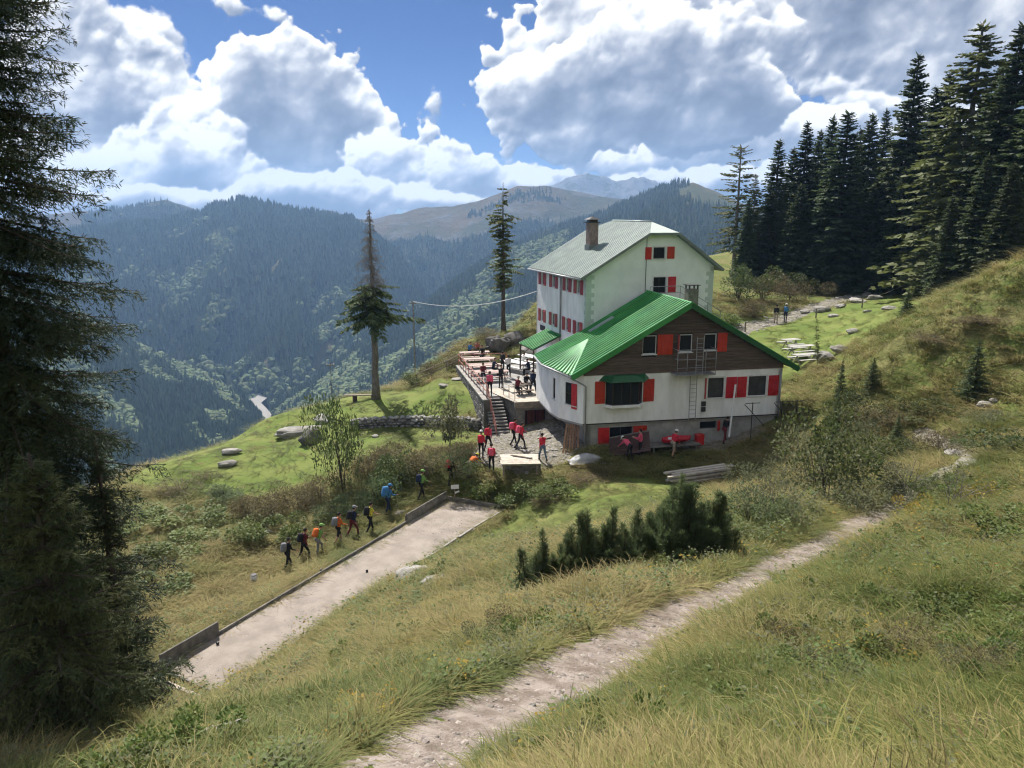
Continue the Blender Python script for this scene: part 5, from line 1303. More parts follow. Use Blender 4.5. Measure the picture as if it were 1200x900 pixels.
# ------------------------------------------------------------------ bowling court
def build_court():
    nl, nr, fr, fl = [Vector((*q, 0)) for q in COURT]
    t = empty('bowling_court', tuple((nl + nr + fr + fl) / 4), 0, 'long sandy bowling court with grey board edging below the path', 'court'); o = t.location.copy()
    n, m = 90, 16; u, v = np.meshgrid(np.linspace(0, 1, m), np.linspace(0, 1, n))
    P = (np.array(nl)[None, None] * (1 - u)[..., None] + np.array(nr) * u[..., None]) * (1 - v)[..., None] + (np.array(fl) * (1 - u)[..., None] + np.array(fr) * u[..., None]) * v[..., None]
    e = np.minimum(u, 1 - u); P[..., 2] = 0.05 + (fbm(P[..., 0] * 0.6, P[..., 1] * 0.6, 4, 3) - 0.5) * 0.07
    wob = (fbm(v * 30, v * 0, 4, 8) - 0.5) * 0.5 * np.clip((u - 0.75) * 4, 0, 1); d = np.array(nr - nl) / (nr - nl).length
    P = P + d[None, None] * wob[..., None]
    s = link_mesh('sand_surface', (P - np.array(o)).reshape(-1, 3), grid_faces(m, n), MAT['court_sand'], t, smooth=True)
    def plank(a, b, z0, z1, mat='grey_wood', th=0.06, name='board'):
        a = Vector(a) - o; b = Vector(b) - o; zc = (z0 + z1) / 2
        return MB().bar((a.x, a.y, zc - 0), (b.x, b.y, zc), th, z1 - z0).build(name, mat, t)
    L = fl - nl; k = L.normalized(); out = Vector((-k.y, k.x, 0))
    rr = random.Random(2)
    def edge(A, B, off, hs, seg):
        D = B - A; n = max(1, int(D.length / seg))
        for i in range(n):
            a = A + D * (i / n) + off; b = A + D * ((i + 1) / n) + off - D.normalized() * 0.015
            z = -0.05
            for h in hs:
                j = Vector((rr.uniform(-.012, .012), rr.uniform(-.012, .012), 0)); plank(a + j, b + j, z, z + h - 0.01, 'grey_wood'); z += h
    q = lambda f: nl + L * f
    edge(nl - k * 0.1, q(0.135), out * 0.05, (0.24, 0.24, 0.22), 2.6)                       # high boards behind the near end
    edge(q(0.135), q(0.80), out * 0.04, (0.26,), 2.4)
    edge(q(0.80), fl + k * 0.1, out * 0.05, (0.22, 0.22, 0.2), 2.0)
    edge(fl, fr, k * 0.06, (0.20, 0.16), 1.8)
    e2 = Vector((nr.x - nl.x, nr.y - nl.y, 0)).normalized()
    edge(nl + e2 * 0.5, nr + e2 * 0.1, -k * 0.10, (0.16,), 2.0)
    D = fr - nr
    for i in range(13):                                                                    # stone kerb on the slope side, half overgrown
        a = nr + D * (i / 13 + 0.004) ; b = nr + D * ((i + 0.93) / 13)
        j = e2 * rr.uniform(-0.06, 0.10)
        if i in (4, 7): continue
        plank(a + j, b + j + e2 * rr.uniform(-.05, .05), -0.08, 0.10 + rr.uniform(-.02, .02), 'pale_stone', 0.10, 'kerb')
    for f in (0.135, 0.45, 0.80):
        c = q(f) + out * 0.12 - o; MB().bar((c.x, c.y, -0.3), (c.x, c.y, 0.5 if f != 0.45 else 0.25), 0.09).build('peg', 'grey_wood', t)
    # planks lying across the near end
    for i, (px, py, px2, py2, w) in enumerate(((178, 793, 238, 818, 0.16), (165, 782, 205, 806, 0.12))):
        a, b = atz(px, py, 0.12), atz(px2, py2, 0.12); MB().bar(Vector(a) - o, Vector(b) - o, w, 0.06).build('end_board', 'pale_wood', t)
build_court()
def ball(px, py, r, label):
    p = atz(px, py, 0.05 + r); mb = MB(); n, m = 12, 8
    v = [(0, 0, r)]
    for j in range(1, m):
        for i in range(n): v.append((r * math.sin(math.pi * j / m) * math.cos(2 * math.pi * i / n), r * math.sin(math.pi * j / m) * math.sin(2 * math.pi * i / n), r * math.cos(math.pi * j / m)))
    v.append((0, 0, -r)); f = [(0, 1 + i, 1 + (i + 1) % n) for i in range(n)]
    for j in range(m - 2):
        for i in range(n): f.append((1 + j * n + i, 1 + (j + 1) * n + i, 1 + (j + 1) * n + (i + 1) % n, 1 + j * n + (i + 1) % n))
    f += [(len(v) - 1, 1 + (m - 2) * n + (i + 1) % n, 1 + (m - 2) * n + i) for i in range(n)]
    o = mb.add(v, f).build('bowling_ball', 'black_ball', smooth=True); o.location = tuple(p); tag(o, label, 'ball', 'bowling balls on the court')
ball(255, 754, 0.065, 'dark ball near the high boards of the sandy court'); ball(430, 669, 0.065, 'dark ball farthest up the sandy court'); ball(411, 704, 0.065, 'dark ball near the slope edge of the sandy court')

# ------------------------------------------------------------------ rocks and stones
def rock_mesh(seed, sub=3, rough=0.35, flat=0.7):
    import bmesh
    bm = bmesh.new(); bmesh.ops.create_icosphere(bm, subdivisions=sub, radius=1.0); rng = random.Random(seed)
    from mathutils import noise as N
    off = Vector((rng.uniform(0, 50), rng.uniform(0, 50), rng.uniform(0, 50))); cuts = [(Vector((rng.gauss(0, 1), rng.gauss(0, 1), rng.gauss(0, 1))).normalized(), rng.uniform(0.55, 0.9)) for _ in range(9)]
    for v in bm.verts:
        p = v.co.copy(); k = 1 + rough * (N.noise(p * 1.2 + off) + 0.5 * N.noise(p * 2.7 + off) + 0.25 * N.noise(p * 6 + off) + (0.14 * N.noise(p * 13 + off) + 0.10 * abs(N.noise(p * 22 + off)) if sub > 3 else 0)); p *= k
        for nrm, d in cuts:
            e = p.dot(nrm) - d
            if e > 0: p -= nrm * e * 0.8
        p.z *= flat; v.co = p
    me = bpy.data.meshes.new('rock'); bm.to_mesh(me); bm.free(); return me
ROCKS = [rock_mesh(i, 3) for i in range(6)]
def rock(px, py, w, d, h, label, mat='rock', name='rock', rz=0.0, i=0, group=None, sink=0.30, z=None, me=None):
    p = gpt(px, py)
    me = (me or ROCKS[i % 6]).copy(); me.materials.clear(); me.materials.append(MAT[mat])
    o = bpy.data.objects.new(name, me); COL.objects.link(o)
    o.location = (p[0], p[1], p[2] + h * 0.5 * (1 - 2 * sink)); o.scale = (w / 2, d / 2, h / 2 / 0.7); o.rotation_euler = (0, 0, rz); tag(o, label, 'rock', group); return o
big = rock_mesh(41, 4, 0.5, 0.8)
rock(583, 412, 2.3, 1.9, 1.6, 'big dark boulder left of the lodge below the lone larch', 'dark_rock', 'boulder', 0.3, group=None, me=big, sink=0.2)
rock(603, 403, 2.1, 1.9, 1.8, 'dark boulder just behind the biggest one', 'dark_rock', 'boulder', 1.2, i=2, sink=0.2)
rock(622, 417, 2.0, 1.6, 1.4, 'pale boulder beside the lodge entrance', 'rock', 'boulder', 0.8, i=3, sink=0.2)
rock(345, 510, 3.4, 1.8, 1.0, 'long grey outcrop on the left meadow', 'rock', 'rock_outcrop', 0.4, me=rock_mesh(43, 4, 0.55, 0.6), sink=0.25)
rock(365, 518, 2.2, 1.6, 1.4, 'darker rock at the lower right end of the meadow outcrop', 'dark_rock', 'rock', 1.4, i=4)
rock(378, 494, 1.8, 1.4, 0.9, 'small pale rock above the meadow outcrop', 'rock', 'rock', 2.0, i=1)
rock(270, 532, 1.7, 0.6, 0.45, 'flat pale stone lying on the meadow, upper of two', 'pale_stone', 'flat_stone', 0.2, i=0, sink=0.1); rock(269, 546, 1.6, 0.6, 0.45, 'flat pale stone lying on the meadow, lower of two', 'pale_stone', 'flat_stone', 0.3, i=5, sink=0.1)
rock(484, 681, 1.5, 1.2, 1.0, 'pointed grey rock at the slope edge of the sandy court', 'pale_stone', 'rock', 0.5, i=2, sink=0.25); rock(516, 686, 1.7, 0.9, 0.5, 'low flat rock right of the pointed rock by the court', 'rock', 'rock', 0.2, i=3, sink=0.3)
rock(250, 884, 1.0, 0.7, 0.5, 'rock in the straw grass at the bottom left', 'rock', 'rock', 0.8, i=4)
rock(206, 893, 0.7, 0.6, 0.45, 'small rock at the bottom edge under the spruces', 'rock', 'rock', 0.1, i=1)
for i, (px, py, w, h) in enumerate([(962, 365, 2.0, 0.8), (985, 360, 1.6, 0.6), (1004, 354, 2.4, 0.7), (1025, 350, 1.8, 0.6), (1042, 363, 1.7, 0.5), (1000, 390, 1.4, 0.5), (976, 371, 1.2, 0.4), (1016, 366, 0.9, 0.4), (944, 366, 1.4, 0.5), (968, 421, 1.8, 0.9), (985, 412, 1.5, 0.7)]):
    rock(px, py, w, w * 0.7, h, ['grey rock lowest along the stony track', 'grey rock second up the stony track', 'broad pale rock in the middle of the stony track', 'grey rock near the top of the stony track', 'flat rock right of the stony track below the rope', 'low rock on the lawn below the track', 'small rock on the track edge by the post', 'tiny rock on the lawn under the rope', 'rock beside the two walkers on the track', 'large rock at the lower lawn edge right of the pale tables', 'rock on the lawn edge above the large one'][i], 'rock' if i % 2 else 'pale_stone', 'rock', i * 0.9, i=i, group='rocks along the stony track')
for i, (px, py, w, h, lab) in enumerate([(1140, 545, 1.5, 0.5, 'broad bare white rock on the slope at the right'), (1118, 532, 1.1, 0.4, 'white rock just above the broad bare one on the right'), (1155, 475, 0.9, 0.4, 'pale rock below the lone bushy spruce'), (1165, 470, 0.6, 0.3, 'small pale rock near the lone bushy spruce')]):
    rock(px, py, w, w * 0.8, h, lab, 'pale_stone', 'rock', i * 1.1, i=i + 1, group='white rocks on the right slope', sink=0.42)
def rubble(name, label, poly, n, smin, smax, mat, seed):
    r = np.random.default_rng(seed); xs = [p[0] for p in poly]; ys = [p[1] for p in poly]
    x = r.uniform(min(xs), max(xs), n * 4); y = r.uniform(min(ys), max(ys), n * 4); k = in_poly_dist(x, y, poly) < 0; x, y = x[k][:n], y[k][:n]
    s = r.uniform(smin, smax, len(x)) ** 1.0
    return scatter(name, label, np.stack([x, y, ground(x, y) - s * 0.15], 1), [proto_mesh_from(ROCKS_S[i], mat) for i in range(3)], np.stack([s, s * r.uniform(.6, 1, len(x)), s * 0.7], 1), r.uniform(0, 6.28, len(x)))
ROCKS_S = [rock_mesh(60 + i, 1, 0.3, 0.7) for i in range(3)]
def proto_mesh_from(me, mat):
    me = me.copy(); me.materials.clear(); me.materials.append(MAT[mat]); return bpy.data.objects.new('stone', me)
rubble('rubble', 'loose rubble along the foot of the chalet', [(3.9, 45.9), (9.5, 45.2), (16.4, 47.6), (16, 48.6), (9, 46.2), (4.2, 46.6)], 420, 0.07, 0.22, 'pale_stone', 1)
rubble('rubble', 'paving rubble in front of the terrace stairs', [(-2.2, 51), (-2.6, 46.5), (0.5, 43.8), (4.0, 44.8), (4.8, 46.2), (3.2, 51.5)], 500, 0.07, 0.26, 'pale_stone', 2)
rubble('rubble', 'scattered stones on the track behind the chalet', [(20, 70.5), (24, 71.5), (40, 84), (44, 89), (40, 89), (28, 79), (20, 73)], 420, 0.08, 0.35, 'pale_stone', 3)
def gravel():
    r = np.random.default_rng(8); i = r.integers(0, len(PATH_C), 8000); off = r.normal(0, 0.36, 8000); t = np.gradient(PATH_C[:, :2], axis=0)[i]; t /= np.linalg.norm(t, axis=1)[:, None]
    xy = PATH_C[i, :2] + np.stack([t[:, 1], -t[:, 0]], 1) * off[:, None] + r.uniform(-.1, .1, (8000, 2)); s = np.exp(r.normal(-3.95, 0.6, 8000)); s = np.clip(s, 0.006, 0.07)
    z = ground(xy[:, 0], xy[:, 1]) + 0.012
    scatter('gravel', 'loose gravel on the footpath', np.concatenate([xy, z[:, None]], 1), [proto_mesh_from(ROCKS_S[k], 'gravel') for k in range(3)], np.stack([s, s * 0.8, s * 0.7], 1), r.uniform(0, 6.28, 8000))
gravel()
def court_grit():
    r = np.random.default_rng(18); q = [np.array(p) for p in COURT]; n = 3200; u, v = r.random(n), r.random(n); xy = ((q[0] * (1 - u)[:, None] + q[1] * u[:, None]) * (1 - v)[:, None] + (q[3] * (1 - u)[:, None] + q[2] * u[:, None]) * v[:, None])
    s = np.clip(np.exp(r.normal(-4.1, 0.5, n)), 0.008, 0.05); scatter('gravel', 'small loose stones on the sandy court', np.stack([xy[:, 0], xy[:, 1], np.full(n, 0.05)], 1), [proto_mesh_from(ROCKS_S[k], 'gravel') for k in range(3)], np.stack([s, s, s * 0.7], 1), r.uniform(0, 6.28, n))
court_grit()
for i, (px, py, w, lab) in enumerate([(661, 822, 0.17, 'pale stone lying in the middle of the footpath'), (624, 829, 0.14, 'brown stone on the footpath left of the pale one'), (790, 745, 0.20, 'pale stone at the right edge of the footpath'), (742, 700, 0.22, 'light stone at the left edge of the footpath'), (575, 893, 0.20, 'stone on the footpath at the bottom edge'), (768, 700, 0.20, 'white stone on the grassy edge of the footpath')]):
    rock(px, py, w, w * 0.7, w * 0.5, lab, 'pale_stone' if i != 1 else 'rock', 'stone', i, i=i, group='stones on the footpath', sink=0.2)
# dry stone wall across the meadow
def dry_wall():
    pts = [gpt(412, 503), gpt(450, 500), gpt(500, 499), gpt(545, 500), gpt(563, 503)]
    t = empty('dry_stone_wall', tuple(pts[0]), 0, 'low dry stone wall crossing the meadow below the dead topped spruce', 'wall'); o = Vector(pts[0]); rr = random.Random(6); mb = MB(); core = MB()
    P = [Vector(p) for p in pts]
    me = ROCKS_S
    for a, b in zip(P[:-1], P[1:]):
        n = int((b - a).length / 0.30)
        for i in range(n):
            for j in range(4):
                for s in (-1, 1):
                    c = a.lerp(b, (i + rr.uniform(0, .9)) / n); c = Vector((c.x, c.y + s * 0.16, gz(c.x, c.y) + 0.05 + 0.21 * j)) - o; m = me[rr.randrange(3)]; k = rr.uniform(0.15, 0.24); M = Matrix.Translation(c) @ Matrix.Rotation(rr.uniform(0, 6), 4, 'Z') @ Matrix.Diagonal((k * 1.2, k, k * 0.8, 1))
                    mb.add([M @ v.co for v in m.vertices], [tuple(p.vertices) for p in m.polygons])
    core.tube([p - o + Vector((0, 0, 0.3)) for p in P], 0.26, 8); core.build('core', 'dark_rock', t)
    tag(mb.build('stones', 'rock', t), kind='stuff')
dry_wall()

# ------------------------------------------------------------------ shrubs and weeds
def leaf_cloud(rng, n, size, shape, lw=0.45, lean=(0, 0, 0.3), bottom=0.15):
    "leaves through the volume of several uneven lobes"
    lobes = [(rng.normal(0, 0.42, 3) * [1, 1, 0.55] + [0, 0, rng.uniform(0.35, 0.8)], rng.uniform(0.24, 0.42)) for _ in range(shape)]
    k = rng.integers(0, shape, n); c = np.array([l[0] for l in lobes])[k]; rad = np.array([l[1] for l in lobes])[k]
    d = rng.normal(0, 1, (n, 3)); d /= np.linalg.norm(d, axis=1)[:, None]; p = c + d * (rad * rng.uniform(0.35, 1.0, n) ** 0.5)[:, None]
    p[:, 2] = np.maximum(p[:, 2], rng.uniform(0.0, bottom, n))
    dr = d * 0.7 + rng.normal(0, 0.6, (n, 3)) + np.array(lean)
    return blades(p, dr, size * rng.uniform(0.6, 1.3, n), size * lw * 0.5 * rng.uniform(0.7, 1.2, n), rng)
def stems(rng, n, h, spread, r0=0.02, mat=None):
    mb = MB()
    for k in range(n):
        a = rng.uniform(0, 6.28); s = rng.uniform(0.2, 1) * spread; e = np.array([math.cos(a) * s, math.sin(a) * s, h * rng.uniform(0.6, 1.0)]); m = e * 0.5 + rng.normal(0, 0.05, 3) - [e[0] * 0.15, e[1] * 0.15, 0]
        mb.tube([(0, 0, -0.05), tuple(m), tuple(e)], [r0, r0 * 0.7, r0 * 0.3], 5, cap=False)
    return mb
BUSH = {}
for key, mat, n, size, lobes, lw, bark in (('leafy', 'leaf', 2600, 0.075, 9, 0.55, 'bark'), ('grey', 'leaf_grey', 2600, 0.065, 10, 0.40, 'grey_bark'), ('dry', 'leaf_dry', 2200, 0.085, 9, 0.28, 'dead_twig'), ('herb', 'herb', 1800, 0.10, 9, 0.65, 'bark'), ('dark', 'pine', 2600, 0.08, 8, 0.35, 'bark'), ('yellow', 'leaf_yellow', 700, 0.085, 7, 0.55, 'bark')):
    for v in range(2):
        rng = np.random.default_rng(hash((key, v)) % 1000 if False else 500 + 10 * v + len(key) * 3)
        q = leaf_cloud(rng, n, size, lobes, lw); me = quads_mesh('foliage', q, mat); st = stems(rng, 9, 0.95, 0.55, 0.012).build('stems', bark); COL.objects.unlink(me); COL.objects.unlink(st); BUSH[key, v] = (me.data, st.data)
def bush(px, py, key, w, h, label, cat='shrub', group=None, name='shrub', d=None, v=None, rz=None, p=None):
    p = gpt(px, py) if p is None else p; v = (int(px) % 2) if v is None else v
    r = empty(name, (p[0], p[1], p[2] - 0.08), rz if rz is not None else px * 0.7, label, cat, group); r.scale = (w / 1.5, (d or w) / 1.5, h)
    for nm, me in zip(('foliage', 'stems'), BUSH[key, v]):
        o = bpy.data.objects.new(nm, me); COL.objects.link(o); o.parent = r
        if nm == 'stems': tag(o, kind='stuff')
    return r
bush(402, 577, 'leafy', 2.6, 5.0, 'tall leafy green shrub standing below the dry stone wall', name='tall_shrub')
for i, (px, py, key, w, h, lab) in enumerate([
    (445, 588, 'dark', 3.0, 1.9, 'dark shrub above the blue rain covered hiker'), (468, 572, 'leafy', 3.2, 2.0, 'round green shrub right of the tall leafy one'), (500, 560, 'dry', 3.2, 2.0, 'brown shrub between the hikers and the dry stone wall'), (538, 556, 'dark', 2.6, 1.6, 'dark shrub beside the hikers near the terrace'),
    (455, 548, 'dry', 3.4, 1.6, 'dry yellow brown shrub under the small round tree, left one'), (548, 540, 'dry', 2.6, 1.3, 'dry yellow brown shrub under the small round tree, right one'), (430, 560, 'dry', 2.2, 1.5, 'brown shrub at the foot of the tall leafy shrub'),
    (318, 612, 'dry', 3.4, 1.7, 'pinkish dry weed thicket left of the line of hikers'), (352, 600, 'dry', 3.0, 1.6, 'pinkish dry weed thicket behind the first hikers'), (300, 632, 'herb', 3.0, 1.0, 'green weeds below the pinkish dry thicket'), (345, 628, 'herb', 2.6, 0.9, 'green weeds just behind the first hikers'), (290, 605, 'dry', 2.4, 1.3, 'left edge of the pinkish dry thicket'),
    (395, 605, 'dark', 2.4, 1.2, 'dark low shrub behind the middle of the line of hikers'), (420, 600, 'dark', 2.2, 1.1, 'dark low shrub behind the blue hiker'), (375, 585, 'dry', 2.6, 1.4, 'brown scrub left of the tall leafy shrub'),
    (215, 640, 'herb', 3.4, 0.7, 'bright green weeds left of the white canister'), (180, 610, 'herb', 3.6, 0.8, 'bright green weeds below the meadow at the far left'), (240, 610, 'herb', 3.2, 0.8, 'bright green weeds between meadow and court'), (215, 575, 'dry', 3.4, 0.8, 'brown scrub under the left meadow edge'), (170, 660, 'herb', 3.0, 0.8, 'green weeds beside the slim spruce'), (262, 580, 'dark', 3.0, 0.8, 'dark scrub along the foot of the meadow'), (195, 690, 'herb', 3.0, 0.6, 'green weeds behind the high court boards'),
    (588, 590, 'herb', 2.2, 0.8, 'green weeds at the far corner of the sandy court'), (620, 582, 'herb', 2.4, 0.8, 'green weeds below the board platform'), (655, 575, 'herb', 2.6, 0.8, 'green weeds below the chalet corner'), (570, 578, 'herb', 2.0, 0.8, 'green weeds left of the board platform'), (690, 565, 'dry', 2.4, 0.6, 'brown weeds below the grey sheet'), (640, 590, 'dry', 2.2, 0.6, 'brown weeds in the grass below the platform'),
    (952, 575, 'grey', 4.0, 3.4, 'big grey green willow shrub right of the chalet'), (905, 585, 'grey', 3.2, 2.0, 'grey green shrub left of the big willow shrub'), (965, 590, 'leafy', 3.6, 2.8, 'green shrub below the big willow shrub'), (1000, 560, 'grey', 3.4, 2.6, 'grey green shrub right of the big willow shrub'), (915, 612, 'grey', 2.8, 1.6, 'grey green shrub near the pines by the path'), (880, 618, 'dark', 2.2, 1.3, 'dark low shrub right of the biggest pine bush'), (990, 500, 'leafy', 3.0, 1.8, 'green shrub under the slim young spruce'), (1030, 540, 'leafy', 3.0, 1.4, 'green shrub in the middle of the right slope'), (1060, 575, 'grey', 3.2, 1.3, 'grey green shrub where the footpath bends'), (1010, 600, 'grey', 2.4, 1.2, 'grey green shrub at the far end of the footpath'), (1035, 500, 'dry', 3.2, 1.2, 'dry scrub above the right slope shrubs'),
    (1075, 485, 'leafy', 3.0, 1.0, 'green patch of scrub below the lone bushy spruce'), (1100, 530, 'dry', 3.0, 1.2, 'dry reddish scrub beside the white rocks'), (1180, 530, 'leafy', 3.4, 1.2, 'green shrub at the right edge of the slope'), (1150, 590, 'yellow', 1.6, 0.7, 'yellow leaved plant right of the path bend'), (1075, 610, 'yellow', 1.3, 0.8, 'yellow leaved plant at the path bend'), (1180, 640, 'herb', 2.0, 0.8, 'green weeds at the right edge near the viewer'), (1160, 500, 'grey', 2.6, 0.9, 'grey green scrub at the right under the pale rocks'), (1095, 400, 'dry', 3.4, 0.6, 'dry tussock high on the right slope'), (1150, 380, 'dry', 3.6, 0.6, 'dry tussock near the top of the right slope'),
    (865, 352, 'leafy', 4.6, 3.0, 'green bush right of the lodge'), (893, 352, 'dry', 5.0, 2.6, 'brown bush between the lodge and the wood'), (925, 352, 'dry', 4.6, 2.2, 'brown bush behind the two walkers'), (882, 372, 'dry', 4.0, 1.8, 'straw coloured bush left of the two walkers'), (940, 345, 'leafy', 4.0, 2.0, 'green bush at the foot of the wood'), (850, 380, 'herb', 3.0, 1.0, 'green weeds at the lodge corner'), (965, 345, 'dry', 4.0, 1.4, 'brown weeds at the foot of the dark wood'),
    (556, 418, 'dry', 3.2, 1.5, 'dry grass tuft on the rim left of the big boulder'), (530, 430, 'dry', 2.6, 1.3, 'dry weeds beside the wooden handrail'), (505, 442, 'dry', 2.6, 1.5, 'dry weeds on the rim below the handrail'), (570, 398, 'dry', 3.0, 1.3, 'dry weeds above the big boulder'), (488, 452, 'leafy', 2.2, 1.2, 'green weeds on the rim next to the handrail foot'), (640, 382, 'dry', 3.0, 1.4, 'dry weeds behind the pale boulder')]):
    bush(px, py, key, w, h, lab, v=i % 2, group='shrubs and weeds around the houses')
def small_tree():
    p = gpt(527, 524); rng = np.random.default_rng(77); r = empty('small_tree', tuple(p), 0, 'small round crowned tree with a thin stem on the meadow below the terrace', 'tree')
    MB().tube([(0, 0, -0.1), (0.05, 0, 0.7), (-0.05, 0.05, 1.3), (0.0, 0.0, 2.3)], [0.05, 0.045, 0.04, 0.015], 6).build('trunk', 'grey_bark', r)
    q = leaf_cloud(rng, 900, 0.16, 12, 0.55); q = q * np.array([1.35, 1.35, 2.1]) + [0, 0, 0.65]; quads_mesh('crown', q, 'leaf_grey', r)
small_tree()
# bushy mountain pines in a row beside the path
def pine_bush(px, py, w, h, label, seed, nst):
    p = gpt(px, py); rng = np.random.default_rng(seed); r = empty('mountain_pine', (p[0], p[1], p[2] - 0.08), 0, label, 'tree', 'bushy mountain pines beside the path'); st = MB(); Q = []
    for k in range(nst):
        a = rng.uniform(0, 6.28); s = rng.uniform(0, 1) ** 0.7; b = np.array([math.cos(a), math.sin(a), 0]) * s * w * 0.28; e = np.array([math.cos(a) * s * w * 0.48, math.sin(a) * s * w * 0.48, h * (1.0 - 0.72 * s) * rng.uniform(0.75, 1.0)])
        m = (b + e) / 2 + np.array([math.cos(a), math.sin(a), -0.2]) * 0.08; st.tube([tuple(b), tuple(m), tuple(e)], [0.025, 0.018, 0.008], 4, cap=False)
        nb = int(70 * h); u = rng.uniform(0.12, 1.0, nb); c = (b * (1 - u)[:, None] ** 2 + 2 * m * (u * (1 - u))[:, None] + e * (u ** 2)[:, None])
        # side shoots carry brushes of needles
        sd = rng.normal(0, 1, (nb, 3)); sd[:, 2] = np.abs(sd[:, 2]) * 0.7 + 0.15; sd /= np.linalg.norm(sd, axis=1)[:, None]; reach = (1.02 - u) * 0.30 * w ** 0.5 + 0.02; c = c + sd * (reach * rng.uniform(0.2, 1, nb))[:, None]
        for j in range(6):
            dd = sd * 0.9 + rng.normal(0, 0.5, (nb, 3)) + [0, 0, 0.5]; Q.append(blades(c, dd, rng.uniform(0.10, 0.20, nb), rng.uniform(0.005, 0.009, nb), rng))
    tag(st.build('stems', 'bark', r), kind='stuff'); quads_mesh('crown', np.concatenate(Q), 'pine', r)
for i, (px, py, w, h, n, lab) in enumerate([(610, 712, 1.0, 1.9, 12, 'smallest mountain pine at the left end of the pine row'), (636, 702, 1.25, 2.3, 16, 'small mountain pine second from the left end of the row'), (681, 688, 1.7, 2.9, 28, 'slender mountain pine with tallest tip left in the row'), (717, 674, 1.3, 2.5, 18, 'mountain pine in the middle of the row'), (744, 668, 1.4, 2.2, 18, 'low mountain pine left of the biggest pine bush'), (797, 655, 2.7, 2.9, 50, 'biggest and bushiest mountain pine of the row'), (836, 648, 1.7, 2.2, 20, 'mountain pine leaning on the right of the biggest one')]):
    pine_bush(px, py, w, h, lab, 900 + i, n)
# dead branches
def dead_bush(px, py, n, L, label, lean=(0, 0, 0.6), seed=0):
    p = gpt(px, py); rng = np.random.default_rng(seed); mb = MB()
    for k in range(n):
        d = rng.normal(0, 0.7, 3) + np.array(lean); d /= np.linalg.norm(d); l = L * rng.uniform(0.5, 1); m = d * l * 0.5 + rng.normal(0, 0.08, 3) * l; e = d * l + rng.normal(0, 0.1, 3) * l; mb.tube([(0, 0, 0), tuple(m), tuple(e)], [0.012 * L, 0.008 * L, 0.003 * L], 4, cap=False)
        for j in range(6):
            s = rng.uniform(0.3, 1); b = m * 2 * s * (1 - s) + e * s * s; mb.tube([tuple(b), tuple(b + (d * 0.6 + rng.normal(0, 0.6, 3)) * l * 0.3)], [0.005 * L, 0.002 * L], 3, cap=False)
    o = mb.build('dead_branches', 'dead_twig'); o.location = (p[0], p[1], p[2]); tag(o, label, 'branches', 'dead bare branches on the right'); return o
dead_bush(1112, 328, 26, 3.4, 'grey fallen dead spruce branches at the edge of the wood', (0.9, 0, 0.35), 1); dead_bush(1070, 590, 14, 1.6, 'bare grey twigs sticking out near the path bend', (-0.6, 0, 0.5), 2)
dead_bush(1110, 600, 10, 1.7, 'bare thin stems standing right of the path bend', (0.1, 0, 1.2), 3); dead_bush(1160, 660, 16, 0.8, 'grey dead tangle in the grass at the right', (-0.3, 0, 0.35), 4)

# ------------------------------------------------------------------ grass
def grass_clump(seed, n, h, spread, w, lean=0.5, seeds=0.15, curve=0.5):
    r = np.random.default_rng(seed); mb = MB()
    for k in range(n):
        a = r.uniform(0, 6.28); rad = spread * math.sqrt(r.random()); b = np.array([math.cos(a) * rad, math.sin(a) * rad, -0.03]); t = r.uniform(0, 6.28); l = lean * r.random(); d = np.array([math.cos(t) * l, math.sin(t) * l, 1.0]); H = h * r.uniform(0.45, 1.1); s = np.array([-math.sin(t), math.cos(t), 0]) * w * r.uniform(0.7, 1.3)
        p1 = b + d * H * 0.45; p2 = b + d * H * 0.8 + np.array([math.cos(t), math.sin(t), -0.25]) * curve * H * 0.25; p3 = b + d * H + np.array([math.cos(t), math.sin(t), -0.6]) * curve * H * 0.45
        mb.add([b - s, b + s, p1 + s * 0.8, p1 - s * 0.8, p2 + s * 0.5, p2 - s * 0.5, p3], [(0, 1, 2, 3), (3, 2, 4, 5), (5, 4, 6)])
    return mb
def herb_clump(seed, n, size, spread):
    r = np.random.default_rng(seed); mb = MB()
    for k in range(n):
        a = r.uniform(0, 6.28); rad = spread * math.sqrt(r.random()); z = r.uniform(0.02, 0.22); b = np.array([math.cos(a) * rad, math.sin(a) * rad, z]); t = r.uniform(0, 6.28); d = np.array([math.cos(t), math.sin(t), r.uniform(-0.2, 0.6)]); s = np.array([-math.sin(t), math.cos(t), r.uniform(-.3, .3)]) * size * 0.36; L = size * r.uniform(0.6, 1.2)
        mb.add([b, b + d * L * 0.45 + s, b + d * L + [0, 0, -0.1 * L], b + d * L * 0.45 - s], [(0, 1, 2, 3)])
    return mb
